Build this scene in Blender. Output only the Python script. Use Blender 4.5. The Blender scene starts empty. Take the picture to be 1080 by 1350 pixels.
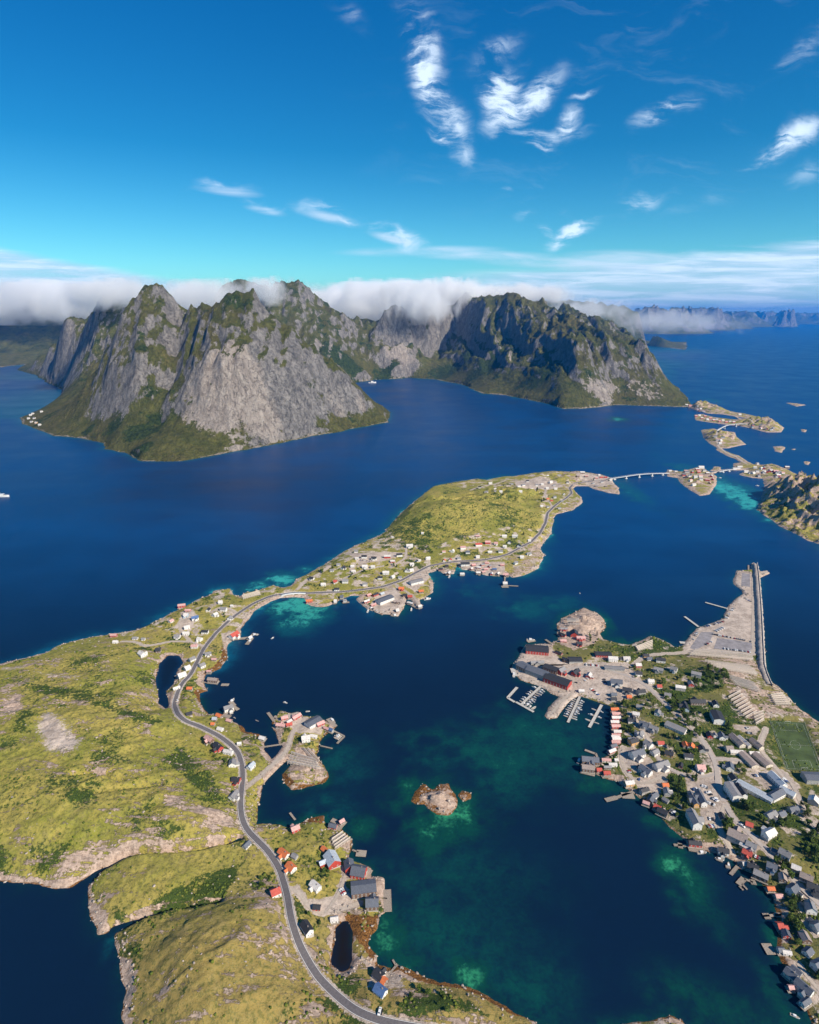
import bpy, math, random
import numpy as np
from mathutils import Vector
random.seed(7)
rng = np.random.default_rng(11)
R = math.radians
# ---------------------------------------------------------------- camera
CAMZ, FPX = 500.0, 804.0
PITCH = math.atan((675.0 - 416.0) / FPX)
SP, CP = math.sin(PITCH), math.cos(PITCH)
scene = bpy.context.scene
COL = scene.collection
cd = bpy.data.cameras.new('camera'); cam = bpy.data.objects.new('camera', cd); COL.objects.link(cam)
cam.location = (0, 0, CAMZ); cam.rotation_euler = (R(90) - PITCH, 0, 0)
cd.sensor_fit = 'VERTICAL'; cd.sensor_height = 24.0; cd.lens = 24.0 * FPX / 1350.0
cd.clip_start = 1.0; cd.clip_end = 200000.0
scene.camera = cam
# ---------------------------------------------------------------- sun, exposure
SUN_EL = R(38); SUN_AZ = math.atan2(0.76, -0.65)          # azimuth from +Y towards +X
sun_dir = Vector((math.sin(SUN_AZ) * math.cos(SUN_EL), math.cos(SUN_AZ) * math.cos(SUN_EL), math.sin(SUN_EL)))
ld = bpy.data.lights.new('sun', 'SUN'); ld.energy = 4.9; ld.angle = R(0.53); ld.color = (1.0, 0.90, 0.76)
sun = bpy.data.objects.new('sun', ld); COL.objects.link(sun)
sun.rotation_euler = sun_dir.to_track_quat('Z', 'Y').to_euler(); sun.location = (500, -500, 2500)
vs = scene.view_settings
vs.view_transform = 'Standard'; vs.look = 'None'; vs.gamma = 1.0; vs.use_curve_mapping = False; vs.exposure = 0.50
scene.cycles.volume_bounces = 14; scene.cycles.max_bounces = 16; scene.cycles.diffuse_bounces = 2
scene.cycles.transparent_max_bounces = 16
scene.cycles.use_denoising = True

# ---------------------------------------------------------------- node helper
class NT:
    def __init__(s, tree): s.t = tree; s.n = tree.nodes; s.l = tree.links
    def node(s, typ, props=None, **inp):
        nd = s.n.new(typ)
        for k, v in (props or {}).items(): setattr(nd, k, v)
        for k, v in inp.items():
            key = int(k[1:]) if k[0] == 'i' and k[1:].isdigit() else k.replace('_', ' ')
            s.put(nd.inputs[key], v)
        return nd
    def put(s, sock, v):
        if isinstance(v, bpy.types.NodeSocket): s.l.new(v, sock)
        elif isinstance(v, bpy.types.Node): s.l.new(v.outputs[0], sock)
        else: sock.default_value = v
    def math(s, op, a, b=0.0, clamp=False, c=None):
        nd = s.n.new('ShaderNodeMath'); nd.operation = op; nd.use_clamp = clamp
        s.put(nd.inputs[0], a); s.put(nd.inputs[1], b)
        if c is not None: s.put(nd.inputs[2], c)
        return nd.outputs[0]
    def vmath(s, op, a, b=None, scale=None):
        nd = s.n.new('ShaderNodeVectorMath'); nd.operation = op
        s.put(nd.inputs[0], a)
        if b is not None: s.put(nd.inputs[1], b)
        if scale is not None: s.put(nd.inputs['Scale'], scale)
        return nd
    def mix(s, f, a, b, blend='MIX'):
        nd = s.n.new('ShaderNodeMix'); nd.data_type = 'RGBA'; nd.blend_type = blend
        s.put(nd.inputs[0], f); s.put(nd.inputs[6], a); s.put(nd.inputs[7], b)
        return nd.outputs[2]
    def noise(s, vec, scale, detail=4, rough=0.55, dist=0.0):
        nd = s.n.new('ShaderNodeTexNoise'); s.put(nd.inputs['Vector'], vec)
        nd.inputs['Scale'].default_value = scale; nd.inputs['Detail'].default_value = detail
        nd.inputs['Roughness'].default_value = rough; nd.inputs['Distortion'].default_value = dist
        return nd.outputs['Fac']
    def rng(s, v, a, b, c=0.0, d=1.0, smooth=True):
        nd = s.n.new('ShaderNodeMapRange'); nd.interpolation_type = 'SMOOTHSTEP' if smooth else 'LINEAR'
        s.put(nd.inputs['Value'], v); s.put(nd.inputs['From Min'], a); s.put(nd.inputs['From Max'], b)
        s.put(nd.inputs['To Min'], c); s.put(nd.inputs['To Max'], d)
        return nd.outputs[0]
def c4(r, g, b): return (r, g, b, 1.0)
def new_mat(name):
    m = bpy.data.materials.new(name); m.use_nodes = True
    nt = NT(m.node_tree); nt.n.clear()
    out = nt.n.new('ShaderNodeOutputMaterial')
    return m, nt, out
# ---------------------------------------------------------------- pixel <-> world
def ray(px, py):
    u = (px - 540.0) / FPX; v = (675.0 - py) / FPX
    return u, CP + v * SP, -SP + v * CP
def gp(px, py, z=0.0):
    dx, dy, dz = ray(px, py); t = (z - CAMZ) / dz
    return dx * t, dy * t
def yp(px, py, Y):
    dx, dy, dz = ray(px, py); t = Y / dy
    return dx * t, Y, CAMZ + dz * t
def dirv(px, py):
    v = Vector(ray(px, py)); v.normalize(); return v
# ---------------------------------------------------------------- world
wd = bpy.data.worlds.new('World'); scene.world = wd; wd.use_nodes = True
w = NT(wd.node_tree); w.n.clear()
wout = w.n.new('ShaderNodeOutputWorld')
sky = w.n.new('ShaderNodeTexSky'); sky.sky_type = 'NISHITA'; sky.sun_disc = False
sky.sun_elevation = SUN_EL; sky.sun_rotation = SUN_AZ; sky.altitude = 500; sky.air_density = 1.0; sky.dust_density = 0.25; sky.ozone_density = 3.0
hs = w.node('ShaderNodeHueSaturation', None, Saturation=1.32, Value=1.0, Color=sky.outputs[0])
geo = w.n.new('ShaderNodeNewGeometry')
dirn = w.vmath('SCALE', geo.outputs['Incoming'], scale=-1.0).outputs[0]
sep = w.node('ShaderNodeSeparateXYZ', None, Vector=dirn)
zc = w.math('MAXIMUM', sep.outputs[2], 0.012)
yc = w.math('MAXIMUM', sep.outputs[1], 0.05)
# cirrus laid out on the tangent plane ahead (x/y, z/y)
tx = w.math('DIVIDE', sep.outputs[0], yc); tz = w.math('DIVIDE', sep.outputs[2], yc)
tv = w.node('ShaderNodeCombineXYZ', None, X=tx, Y=tz, Z=0.0).outputs[0]
warp = w.node('ShaderNodeTexNoise', None, Vector=tv, Scale=9.0, Detail=6.0)
wsub = w.vmath('SUBTRACT', warp.outputs['Color'], (0.5, 0.5, 0.5)).outputs[0]
wv = w.vmath('ADD', tv, w.vmath('SCALE', wsub, scale=0.07).outputs[0]).outputs[0]
def tang(px, py):
    d = dirv(px, py); return d.x / d.y, d.z / d.y
cir = None
# centre px,py, half length px, half width px, angle deg, strength
for (px, py, hl, hw, an, st) in [
        (563, 92, 62, 22, -72, .95), (560, 45, 35, 14, -50, .55), (590, 150, 45, 18, -55, .75), (608, 200, 22, 14, -20, .55), (580, 178, 20, 8, -30, .8),
        (655, 65, 40, 13, 22, .6), (662, 118, 30, 28, -80, 1.0), (690, 132, 48, 15, 30, 1.1), (705, 172, 55, 8, -2, .8), (745, 160, 16, 12, 60, .9), (712, 182, 22, 7, -14, .8),
        (768, 126, 16, 4, 8, .6), (873, 155, 38, 13, 25, .7), (1042, 178, 48, 14, 28, .85), (1060, 70, 45, 16, 35, .42), (1068, 225, 28, 16, 30, .4),
        (750, 308, 32, 10, 22, .95), (722, 305, 14, 6, -30, .6), (845, 270, 38, 14, 14, .55), (690, 285, 18, 6, 20, .35), (460, 15, 26, 12, -30, .35),
        (300, 252, 42, 7, -6, .5), (350, 278, 24, 5, -8, .5), (432, 286, 42, 9, -10, .65), (455, 296, 24, 5, -8, .6), (520, 315, 42, 9, -16, .75),
        (664, 251, 10, 3, 0, .5), (940, 262, 30, 12, 10, .25)]:
    cx, cz = tang(px, py); ax, az = tang(px + 10, py); bx, bz = tang(px, py - 10)
    sx = (ax - cx) / 10; sz = (bz - cz) / 10
    mp = w.node('ShaderNodeMapping', {'vector_type': 'TEXTURE'}, Vector=wv)
    mp.inputs['Location'].default_value = (cx, cz, 0); mp.inputs['Rotation'].default_value = (0, 0, R(an))
    mp.inputs['Scale'].default_value = (hl * 2.0 * sx, hw * 2.4 * sz, 1)
    ln = w.vmath('LENGTH', mp.outputs[0]).outputs['Value']
    f = w.rng(ln, 1.0, 0.0, 0.0, st)
    cir = f if cir is None else w.math('MAXIMUM', cir, f)
# fibres
mpf = w.node('ShaderNodeMapping', None, Vector=wv); mpf.inputs['Rotation'].default_value = (0, 0, R(-22)); mpf.inputs['Scale'].default_value = (9, 34, 1)
fib = w.noise(mpf.outputs[0], 1.6, 6, 0.55, 0.5)
puf = w.noise(wv, 15, 6, 0.55, 0.3)
mpg = w.node('ShaderNodeMapping', None, Vector=wv); mpg.inputs['Rotation'].default_value = (0, 0, R(-28)); mpg.inputs['Scale'].default_value = (30, 150, 1)
fin = w.noise(mpg.outputs[0], 1.0, 6, 0.65, 0.5)
tex = w.math('ADD', w.math('MULTIPLY', fib, 0.50), w.math('ADD', w.math('MULTIPLY', puf, 0.42), w.math('MULTIPLY', fin, 0.22)))
cirm = w.math('POWER', w.rng(w.math('MULTIPLY', cir, w.rng(tex, 0.40, 0.69, 0.0, 1.3)), 0.0, 1.05, 0.0, 0.88), 1.6)
lofty = w.math('MULTIPLY', w.rng(w.noise(mpf.outputs[0], 0.5, 6, .6, 1.2), .52, .75, 0, .10), w.math('MULTIPLY', w.rng(tx, -.15, .25), w.rng(tz, .05, .2)))
cirm = w.math('MAXIMUM', cirm, w.math('MULTIPLY', lofty, w.rng(tex, .45, .7)))
def flat_band(items):
    o = None
    for (px, py, hl, hw, an, st_) in items:
        cx, cz = tang(px, py); ax, az = tang(px + 10, py); bx_, bz = tang(px, py - 10)
        m_ = w.node('ShaderNodeMapping', {'vector_type': 'TEXTURE'}, Vector=tv); m_.inputs['Location'].default_value = (cx, cz, 0); m_.inputs['Rotation'].default_value = (0, 0, R(an)); m_.inputs['Scale'].default_value = (hl * (ax - cx) / 10, hw * (bz - cz) / 10, 1)
        f_ = w.rng(w.vmath('LENGTH', m_.outputs[0]).outputs['Value'], 1.0, 0.1, 0.0, st_); o = f_ if o is None else w.math('MAXIMUM', o, f_)
    return o
fb = flat_band([(520, 316, 42, 9, -14, .8), (555, 331, 130, 9, 1, .85), (640, 337, 150, 10, -2, .8), (760, 347, 170, 12, -2, .8), (435, 287, 55, 10, -12, .7), (300, 252, 55, 9, -6, .6), (350, 278, 34, 7, -10, .5), (820, 340, 110, 14, 0, .7)])
mpb = w.node('ShaderNodeMapping', None, Vector=tv); mpb.inputs['Scale'].default_value = (7, 60, 1)
fb = w.math('MULTIPLY', fb, w.rng(w.noise(mpb.outputs[0], 1.0, 7, .6, .6), .30, .62, .25, 1.0))
# stratus sheets by the horizon, right and left
mps = w.node('ShaderNodeMapping', None, Vector=tv); mps.inputs['Scale'].default_value = (1.3, 22, 1)
strn = w.noise(mps.outputs[0], 2.2, 7, 0.58, 0.7)
# upper edge heights: right
xr = w.rng(tx, -0.05, 0.62, 0.055, 0.112, False)
edge_r = w.math('SUBTRACT', w.math('ADD', xr, w.math('MULTIPLY', w.math('SUBTRACT', strn, 0.5), 0.055)), tz)
mr = w.math('MULTIPLY', w.rng(edge_r, -0.004, 0.022), w.rng(tx, -0.10, 0.22))
xl = w.rng(tx, -0.72, -0.22, 0.118, 0.030, False)
edge_l = w.math('SUBTRACT', w.math('ADD', xl, w.math('MULTIPLY', w.math('SUBTRACT', strn, 0.5), 0.010)), tz)
ml = w.math('MULTIPLY', w.rng(edge_l, -0.002, 0.014), w.rng(tx, -0.12, -0.26))
mpt = w.node('ShaderNodeMapping', None, Vector=tv); mpt.inputs['Scale'].default_value = (2.2, 30, 1)
stt = w.noise(mpt.outputs[0], 3.0, 8, 0.6, 0.5)
strat = w.math('MULTIPLY', w.math('MAXIMUM', mr, ml), w.rng(stt, 0.25, 0.62, 0.62, 1.0))
# band sweeping from the centre to the right sheet
skyc = w.mix(w.math('MULTIPLY', w.rng(sep.outputs[2], 0.35, -0.02), 0.45), hs.outputs[0], w.mix(1.0, hs.outputs[0], c4(0.62, 1.10, 1.18), 'MULTIPLY'))
tr = w.n.new('ShaderNodeValToRGB'); w.put(tr.inputs[0], w.rng(sep.outputs[2], 0.0, 0.5, 0, 1, False))
el = tr.color_ramp.elements; el[0].position = 0.0; el[0].color = c4(.66, .92, .85); el[1].position = 1.0; el[1].color = c4(.09, .60, .74)
for p_, c_ in ((.14, (.52, .88, .82)), (.44, (.15, .65, .72)), (.74, (.085, .62, .76))): e_ = el.new(p_); e_.color = c4(*c_)
skyt = w.mix(1.0, skyc, tr.outputs[0], 'MULTIPLY')
c1 = w.mix(w.math('MULTIPLY', strat, 0.82), skyt, w.mix(w.rng(stt, 0.35, 0.7), c4(4.3, 5.6, 7.2), c4(7.6, 8.4, 9.4)))
c2 = w.mix(w.math('MULTIPLY', fb, .85), w.mix(cirm, c1, c4(7.2, 8.4, 9.6)), c4(6.0, 7.0, 8.2))
bg = w.node('ShaderNodeBackground', None, Color=c2, Strength=0.105)
w.l.new(bg.outputs[0], wout.inputs[0])

# ---------------------------------------------------------------- numpy noise
def _h(ix, iy, seed):
    n = (ix * 374761393 + iy * 668265263 + seed * 1442695041) & 0xffffffff
    n = ((n ^ (n >> 13)) * 1274126177) & 0xffffffff
    n = n ^ (n >> 16)
    return (n & 0xffff) / 65535.0
def vnoise(x, y, seed=0):
    x0 = np.floor(x).astype(np.int64); y0 = np.floor(y).astype(np.int64)
    fx = x - x0; fy = y - y0; fx = fx * fx * fx * (fx * (fx * 6 - 15) + 10); fy = fy * fy * fy * (fy * (fy * 6 - 15) + 10)
    a = _h(x0, y0, seed); b = _h(x0 + 1, y0, seed); c = _h(x0, y0 + 1, seed); d = _h(x0 + 1, y0 + 1, seed)
    return (a + (b - a) * fx) * (1 - fy) + (c + (d - c) * fx) * fy
def fbm(x, y, oct=5, seed=0, gain=0.5):
    s = np.zeros_like(x, dtype=float); a = 1.0; t = 0.0
    for o in range(oct):
        s += a * (vnoise(x, y, seed + o * 17) * 2 - 1); t += a; a *= gain
        x, y = x * 1.63 - y * 1.18 + 3.1, x * 1.18 + y * 1.63 - 7.7
    return s / t
def ridged(x, y, oct=5, seed=0, gain=0.52):
    s = np.zeros_like(x, dtype=float); a = 1.0; t = 0.0
    for o in range(oct):
        v = 1 - np.abs(vnoise(x, y, seed + o * 13) * 2 - 1); s += a * v * v; t += a; a *= gain
        x, y = x * 1.63 - y * 1.18 + 1.1, x * 1.18 + y * 1.63 - 2.7
    return s / t
def sstep(x, a, b):
    t = np.clip((x - a) / (b - a), 0, 1); return t * t * (3 - 2 * t)
def sdf(poly, X, Y):
    """signed distance, positive inside"""
    P = np.asarray(poly, float); n = len(P)
    d2 = np.full(X.shape, 1e18); ins = np.zeros(X.shape, bool)
    for i in range(n):
        ax, ay = P[i]; bx, by = P[(i + 1) % n]
        ex, ey = bx - ax, by - ay; L = ex * ex + ey * ey + 1e-9
        wx = X - ax; wy = Y - ay
        t = np.clip((wx * ex + wy * ey) / L, 0, 1)
        dx = wx - ex * t; dy = wy - ey * t
        np.minimum(d2, dx * dx + dy * dy, out=d2)
        if ay != by:
            c = ((ay > Y) != (by > Y)) & (X < ex * (Y - ay) / (ey if ey else 1e-9) + ax)
            ins ^= c
    d = np.sqrt(d2)
    return np.where(ins, d, -d)
def pdist(pts, X, Y):
    """distance to an open polyline and parameter (arc length)"""
    P = np.asarray(pts, float); d2 = np.full(X.shape, 1e18); s = np.zeros(X.shape); acc = 0.0
    for i in range(len(P) - 1):
        ax, ay = P[i][:2]; bx, by = P[i + 1][:2]; ex, ey = bx - ax, by - ay; L = ex * ex + ey * ey + 1e-9
        t = np.clip(((X - ax) * ex + (Y - ay) * ey) / L, 0, 1)
        q = (X - ax - ex * t) ** 2 + (Y - ay - ey * t) ** 2
        m = q < d2; d2 = np.where(m, q, d2); s = np.where(m, acc + t * math.sqrt(L), s); acc += math.sqrt(L)
    return np.sqrt(d2), s
# crops of the photograph used to note down positions: origin and scale
CR = {'A': (880, 720, 5.4), 'B': (660, 780, 5.4), 'C': (860, 860, 4.909), 'D': (740, 940, 5.4), 'E': (880, 1040, 5.4), 'F': (940, 1190, 7.714),
      'P1': (370, 690, 5.4), 'P2': (540, 640, 5.4), 'P3': (640, 600, 5.4), 'L4': (140, 760, 4.909), 'L5': (200, 880, 6.75), 'L6': (320, 900, 6.75),
      'L7': (320, 1050, 4.909), 'L8': (340, 1190, 5.4), 'R': (880, 500, 5.4), 'G': (0, 820, 3.2727), 'H': (90, 1060, 2.769), 'K': (440, 1180, 3.6),
      'Z1': (0, 340, 3.97), 'Z4': (810, 340, 3.97), 'full': (0, 0, 1)}
def cr(k, x, y):
    a, b, s = CR[k]; return a + x / s, b + y / s
def W(pts): return [gp(*p) for p in pts]
# ---------------------------------------------------------------- coastlines (noted in the photo, put on the sea plane)
coast_west = W([(-130, 900), (0, 875), (30, 868), (60, 860), (85, 848), (110, 842), (140, 837), (152, 835), (181, 830), (191, 826), (217, 813), (234, 804), (248, 797), (262, 790), (278, 783), (281, 779), (303, 776), (306, 784), (317, 787), (322, 782), (344, 777), (360, 771), (375, 775), (382, 773), (390, 764), (403, 758), (427, 744), (453, 727), (481, 714), (500, 706), (507, 701), (516, 690), (530, 675), (545, 662), (560, 650), (572, 641), (590, 637), (630, 631), (641, 633), (664, 628), (677, 628), (701, 624), (729, 621), (751, 622), (762, 621), (781, 624), (794, 626), (805, 630), (809, 637), (816, 643), (817, 652), (803, 650), (781, 644), (775, 641), (760, 641), (755, 644), (766, 655), (768, 663), (755, 673), (734, 678), (731, 681), (729, 690), (727, 704), (718, 715), (712, 722), (718, 732), (710, 749), (692, 758), (677, 762), (668, 758), (660, 760), (647, 760), (629, 755), (621, 751), (610, 751), (603, 747), (598, 757), (585, 756), (577, 751), (564, 757), (570, 765), (572, 780), (558, 790), (548, 792), (536, 788), (533, 801), (524, 811), (516, 808), (503, 811), (487, 803), (481, 797), (474, 792), (480, 786), (463, 785), (451, 789), (433, 799), (416, 801), (405, 795), (402, 788), (385, 787), (370, 788), (360, 792), (344, 800), (334, 807), (327, 819), (317, 829), (318, 837), (300, 849), (299, 868), (289, 882), (270, 890), (267, 899), (274, 911), (262, 914), (265, 927), (274, 942), (289, 940), (306, 949), (326, 965), (340, 967), (350, 976), (348, 988), (358, 1002), (362, 999), (376, 983), (369, 980), (366, 971), (360, 959), (358, 952), (363, 944), (370, 938), (382, 940), (394, 938), (397, 944), (406, 947), (415, 943), (427, 950), (443, 956), (433, 967), (422, 976), (422, 989), (416, 995), (427, 1010), (434, 1023), (430, 1032), (415, 1035), (401, 1039), (385, 1041), (375, 1030), (373, 1021), (379, 1016), (388, 1005), (384, 1001), (376, 1002), (364, 1013), (351, 1027), (344, 1041), (344, 1057), (342, 1062), (338, 1086), (346, 1085), (369, 1087), (383, 1091), (391, 1087), (406, 1079), (428, 1075), (430, 1085), (434, 1091), (450, 1091), (463, 1105), (465, 1117), (461, 1133), (489, 1146), (487, 1158), (501, 1160), (504, 1201), (495, 1206), (499, 1212), (494, 1227), (486, 1244), (494, 1257), (497, 1270), (516, 1279), (523, 1272), (551, 1285), (573, 1294), (607, 1299), (629, 1305), (657, 1322), (690, 1338), (712, 1349), (760, 1362), (840, 1349), (872, 1342), (900, 1344), (930, 1400), (930, 1500), (165, 1500), (162, 1350), (164, 1306), (159, 1277), (151, 1240), (148, 1231), (132, 1230), (122, 1208), (114, 1180), (117, 1160), (108, 1163), (90, 1170), (75, 1173), (50, 1169), (0, 1162), (-130, 1158)])
pond_a = W([(207, 892), (210, 874), (221, 864), (236, 865), (242, 874), (234, 886), (230, 901), (219, 911), (221, 923), (228, 927), (227, 933), (218, 934), (209, 927), (207, 907)])
pond_b = W([(444, 1223), (440, 1251), (437, 1271), (449, 1282), (462, 1277), (467, 1264), (464, 1245), (466, 1231), (459, 1214), (451, 1212)])
coast_reine = W([(734, 834), (734, 826), (741, 815), (756, 808), (769, 801), (788, 808), (797, 817), (799, 826), (792, 835), (795, 843), (817, 848), (830, 849), (845, 845), (860, 839), (880, 846), (891, 853), (902, 851), (911, 840), (919, 829), (954, 818), (956, 809), (961, 800), (969, 790), (982, 783), (980, 776), (967, 770), (971, 752), (989, 753), (991, 742), (995, 741), (1000, 751), (1001, 783), (1006, 824), (1008, 874), (1017, 898), (1035, 914), (1055, 935), (1080, 952), (1160, 1010), (1260, 1130), (1320, 1480), (1090, 1480), (1068, 1348), (1061, 1327), (1055, 1314), (1050, 1300), (1042, 1290), (1040, 1281), (1030, 1268), (1026, 1251), (1026, 1234), (1028, 1216), (1021, 1198), (1018, 1181), (1006, 1169), (997, 1159), (989, 1151), (974, 1144), (969, 1134), (960, 1127), (947, 1125), (930, 1121), (908, 1112), (898, 1104), (884, 1090), (873, 1077), (856, 1062), (846, 1052), (820, 1038), (814, 1029), (801, 1026), (786, 1021), (778, 1010), (792, 1001), (806, 994), (809, 985), (810, 958), (808, 935), (804, 931), (788, 926), (764, 917), (751, 919), (740, 932), (734, 946), (723, 948), (717, 943), (725, 932), (738, 919), (706, 902), (686, 897), (678, 884), (675, 880), (686, 863), (695, 849), (725, 849), (734, 845)])
islets = [W(p) for p in [
    [(542, 1056), (547, 1043), (560, 1034), (571, 1040), (578, 1034), (591, 1033), (599, 1046), (602, 1066), (591, 1075), (576, 1075), (563, 1066), (560, 1060), (547, 1061)],
    [(605, 1048), (610, 1043), (621, 1046), (621, 1053), (612, 1055)],
    [(880, 619), (898, 622), (915, 617), (924, 614), (932, 620), (945, 628), (945, 637), (936, 652), (923, 654), (913, 648), (897, 637), (893, 630), (880, 628)],
    [(936, 621), (942, 615), (950, 616), (951, 621)],
    [(967, 611), (987, 609), (995, 613), (1008, 613), (1017, 611), (1034, 617), (1052, 626), (1071, 635), (1080, 638), (1190, 650), (1230, 700), (1150, 740), (1080, 717), (1065, 713), (1050, 704), (1028, 694), (1022, 689), (1010, 681), (998, 672), (1002, 659), (1008, 644), (1006, 631), (991, 630), (974, 626), (984, 620), (967, 618)],
    [(989, 611), (975, 601), (965, 598), (955, 594), (947, 588), (944, 593), (958, 601), (972, 606), (984, 614)],
    [(924, 567), (941, 565), (950, 568), (969, 570), (971, 576), (984, 586), (973, 588), (960, 591), (947, 591), (936, 585), (928, 578)],
    [(915, 547), (926, 546), (941, 550), (973, 554), (976, 552), (998, 552), (1011, 552), (1034, 564), (1030, 570), (1010, 570), (991, 565), (973, 561), (958, 560), (936, 557), (917, 554)],
    [(905, 537), (918, 531), (934, 533), (951, 539), (965, 543), (985, 546), (1001, 550), (998, 553), (975, 550), (950, 546), (932, 545), (912, 539)],
    [(925, 524), (935, 523), (954, 530), (945, 531), (932, 528)], [(1036, 531), (1050, 532), (1063, 534), (1050, 536)],
    [(1056, 566), (1064, 567), (1062, 570), (1057, 569)], [(1019, 589), (1030, 588), (1036, 590), (1030, 597), (1022, 595)], [(1043, 592), (1049, 592), (1046, 594)],
    [(1060, 608), (1068, 609), (1066, 613), (1061, 612)], [(862, 471), (876, 480), (886, 485), (898, 496), (884, 501), (870, 497), (860, 480)]]]
# breakwater line, pads and roads
def CP_(k, pts): return [gp(*cr(k, x, y)) for x, y in pts]
roads_px = [
    ('main', 7.2, 0, [(1180, 1425), (640, 1362), (560, 1357), (505, 1347), (470, 1334), (440, 1310), (418, 1286), (400, 1256), (392, 1238), (383, 1208), (379, 1180), (369, 1145), (354, 1122), (338, 1106), (324, 1092), (318, 1075), (317, 1055), (320, 1030), (320, 1012), (315, 993), (305, 982), (290, 971), (275, 963), (258, 957), (243, 950), (234, 941), (230, 930), (233, 915), (241, 900), (251, 890), (258, 876), (270, 853), (284, 835), (300, 820), (315, 808), (335, 795), (358, 785), (380, 782), (404, 782), (425, 781), (447, 780), (480, 777), (507, 773), (530, 765), (548, 755), (566, 746), (600, 740), (640, 738), (670, 731), (700, 715), (712, 703), (719, 690), (722, 676), (731, 667), (746, 657), (754, 650), (751, 643), (757, 636), (775, 635), (795, 634), (805, 631.5)]),
    ('isle', 5, 1, [(324, 1038), (345, 1022), (362, 1005), (377, 992), (383, 976), (386, 963), (396, 955), (403, 948)]),
    ('vill_a', 4, 1, [(270, 853), (252, 846), (225, 845), (205, 850), (190, 852), (180, 846), (160, 846)]),
    ('vill_b', 4, 1, [(252, 846), (240, 834), (235, 820), (245, 813)]),
    ('vill_c', 4, 1, [(313, 808), (305, 803), (292, 800), (280, 806)]),
    ('fore_a', 5, 1, [(381, 1172), (393, 1172), (401, 1184), (405, 1196), (425, 1205), (450, 1200), (475, 1190)]),
    ('fore_b', 3.5, 1, [(428, 1204), (448, 1178), (455, 1150), (462, 1143)]),
    ('p1', 5, 1, [(392, 777), (404, 764), (420, 757), (435, 747)]), ('p1b', 4, 1, [(520, 770), (545, 786), (552, 798)]), ('p1c', 4, 1, [(515, 748), (535, 736), (536, 722)]), ('p1d', 4, 1, [(455, 762), (475, 752), (505, 746)]),
    ('p3', 4, 1, [(728, 668), (718, 652), (720, 645), (735, 640), (757, 637)]), ('p3b', 4, 1, [(720, 645), (700, 634), (670, 632), (650, 639), (620, 646)]),
    ('r_quay', 7, 1, [(1010, 745 + 10), (993, 760), (994, 800), (993, 838), (992, 862)]),
    ('r_a', 6, 1, [(988, 862), (950, 857), (915, 857), (895, 861), (870, 862), (850, 865), (836, 876)]),
    ('r_b', 6.5, 1, [(742, 884), (760, 880), (780, 878), (805, 884), (825, 890), (850, 902), (865, 915), (880, 930), (900, 948), (921, 968), (930, 982), (941, 1000), (946, 1018), (946, 1035), (955, 1060), (970, 1083), (990, 1100), (1010, 1120), (1030, 1142), (1050, 1165), (1072, 1184), (1090, 1200), (1150, 1260)]),
    ('r_c', 5, 1, [(941, 1000), (965, 1001), (985, 1004)]), ('r_d', 5, 1, [(946, 1020), (925, 1025), (900, 1022), (880, 1013), (870, 1005), (862, 985), (850, 970)]),
    ('r_e', 5, 1, [(880, 1017), (865, 1028), (845, 1035), (825, 1020), (818, 1000), (822, 985)]), ('r_f', 5, 1, [(742, 884), (760, 900), (755, 915), (745, 920), (728, 940)]),
    ('r_g', 4.5, 1, [(1035, 1020), (1048, 1040), (1058, 1065), (1070, 1085), (1085, 1100)]), ('r_h', 4, 1, [(1058, 1178), (1053, 1190), (1060, 1215), (1075, 1232)]),
    ('r_i', 4.5, 1, [(955, 1062), (945, 1085), (955, 1105), (965, 1125)]), ('r_j', 4, 1, [(1052, 1270), (1063, 1290), (1085, 1310)]),
    ('r_k', 4.5, 1, [(830, 940), (850, 965), (863, 990)]), ('r_l', 5, 1, [(1010, 960), (1000, 985), (1020, 1010), (1040, 1032)]),
    ('far_a', 6, 1, [(880, 623), (915, 626), (955, 620), (985, 617), (1008, 621), (1030, 625)]), ('far_b', 6, 1, [(985, 612), (972, 603), (958, 597), (948, 590), (944, 575), (949, 567)]),
    ('far_c', 6, 1, [(995, 560), (985, 555), (968, 548), (945, 543), (925, 540), (900, 535)])]
roads = []
def resample(pts, step):
    P = np.asarray(pts, float); seg = np.hypot(*(P[1:] - P[:-1]).T); s = np.concatenate([[0], np.cumsum(seg)])
    n = max(3, int(s[-1] / step)); t = np.linspace(0, s[-1], n)
    x = np.interp(t, s, P[:, 0]); y = np.interp(t, s, P[:, 1])
    for _ in range(3):
        x[1:-1] = (x[:-2] + 2 * x[1:-1] + x[2:]) / 4; y[1:-1] = (y[:-2] + 2 * y[1:-1] + y[2:]) / 4
    return x, y
# hills: px, py, height, rx, ry (m)
hills = [(60, 980, 24, 190, 120), (170, 1060, 9, 120, 60), (60, 1090, 10, 110, 60), (240, 1100, 9, 60, 30), (160, 880, 8, 90, 60), (270, 1010, -3, 50, 60),
         (270, 1280, 17, 80, 50), (190, 1175, 9, 60, 32), (330, 1230, 6, 40, 30), (300, 1330, 8, 70, 40), (430, 1120, 4, 35, 25), (600, 1335, 10, 60, 20),
         (615, 688, 42, 150, 150), (560, 690, 14, 90, 110), (680, 655, 14, 90, 90), (470, 745, 8, 80, 60), (740, 632, 10, 90, 60), (250, 815, 5, 60, 40),
         (885, 960, 4, 90, 60), (985, 905, 5, 60, 60), (1045, 1120, 8, 90, 70), (768, 825, 9, 32, 25), (925, 893, 5, 70, 30),
         (1062, 668, 50, 75, 120), (1110, 690, 38, 110, 150), (1040, 648, 22, 60, 90), (1020, 680, 8, 30, 50), (576, 1055, 7, 16, 13), (400, 1025, 4, 22, 18),
         (920, 635, 12, 45, 60), (945, 577, 22, 90, 110), (1010, 561, 25, 90, 120), (930, 538, 25, 120, 120), (1010, 620, 8, 90, 90)]
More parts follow.
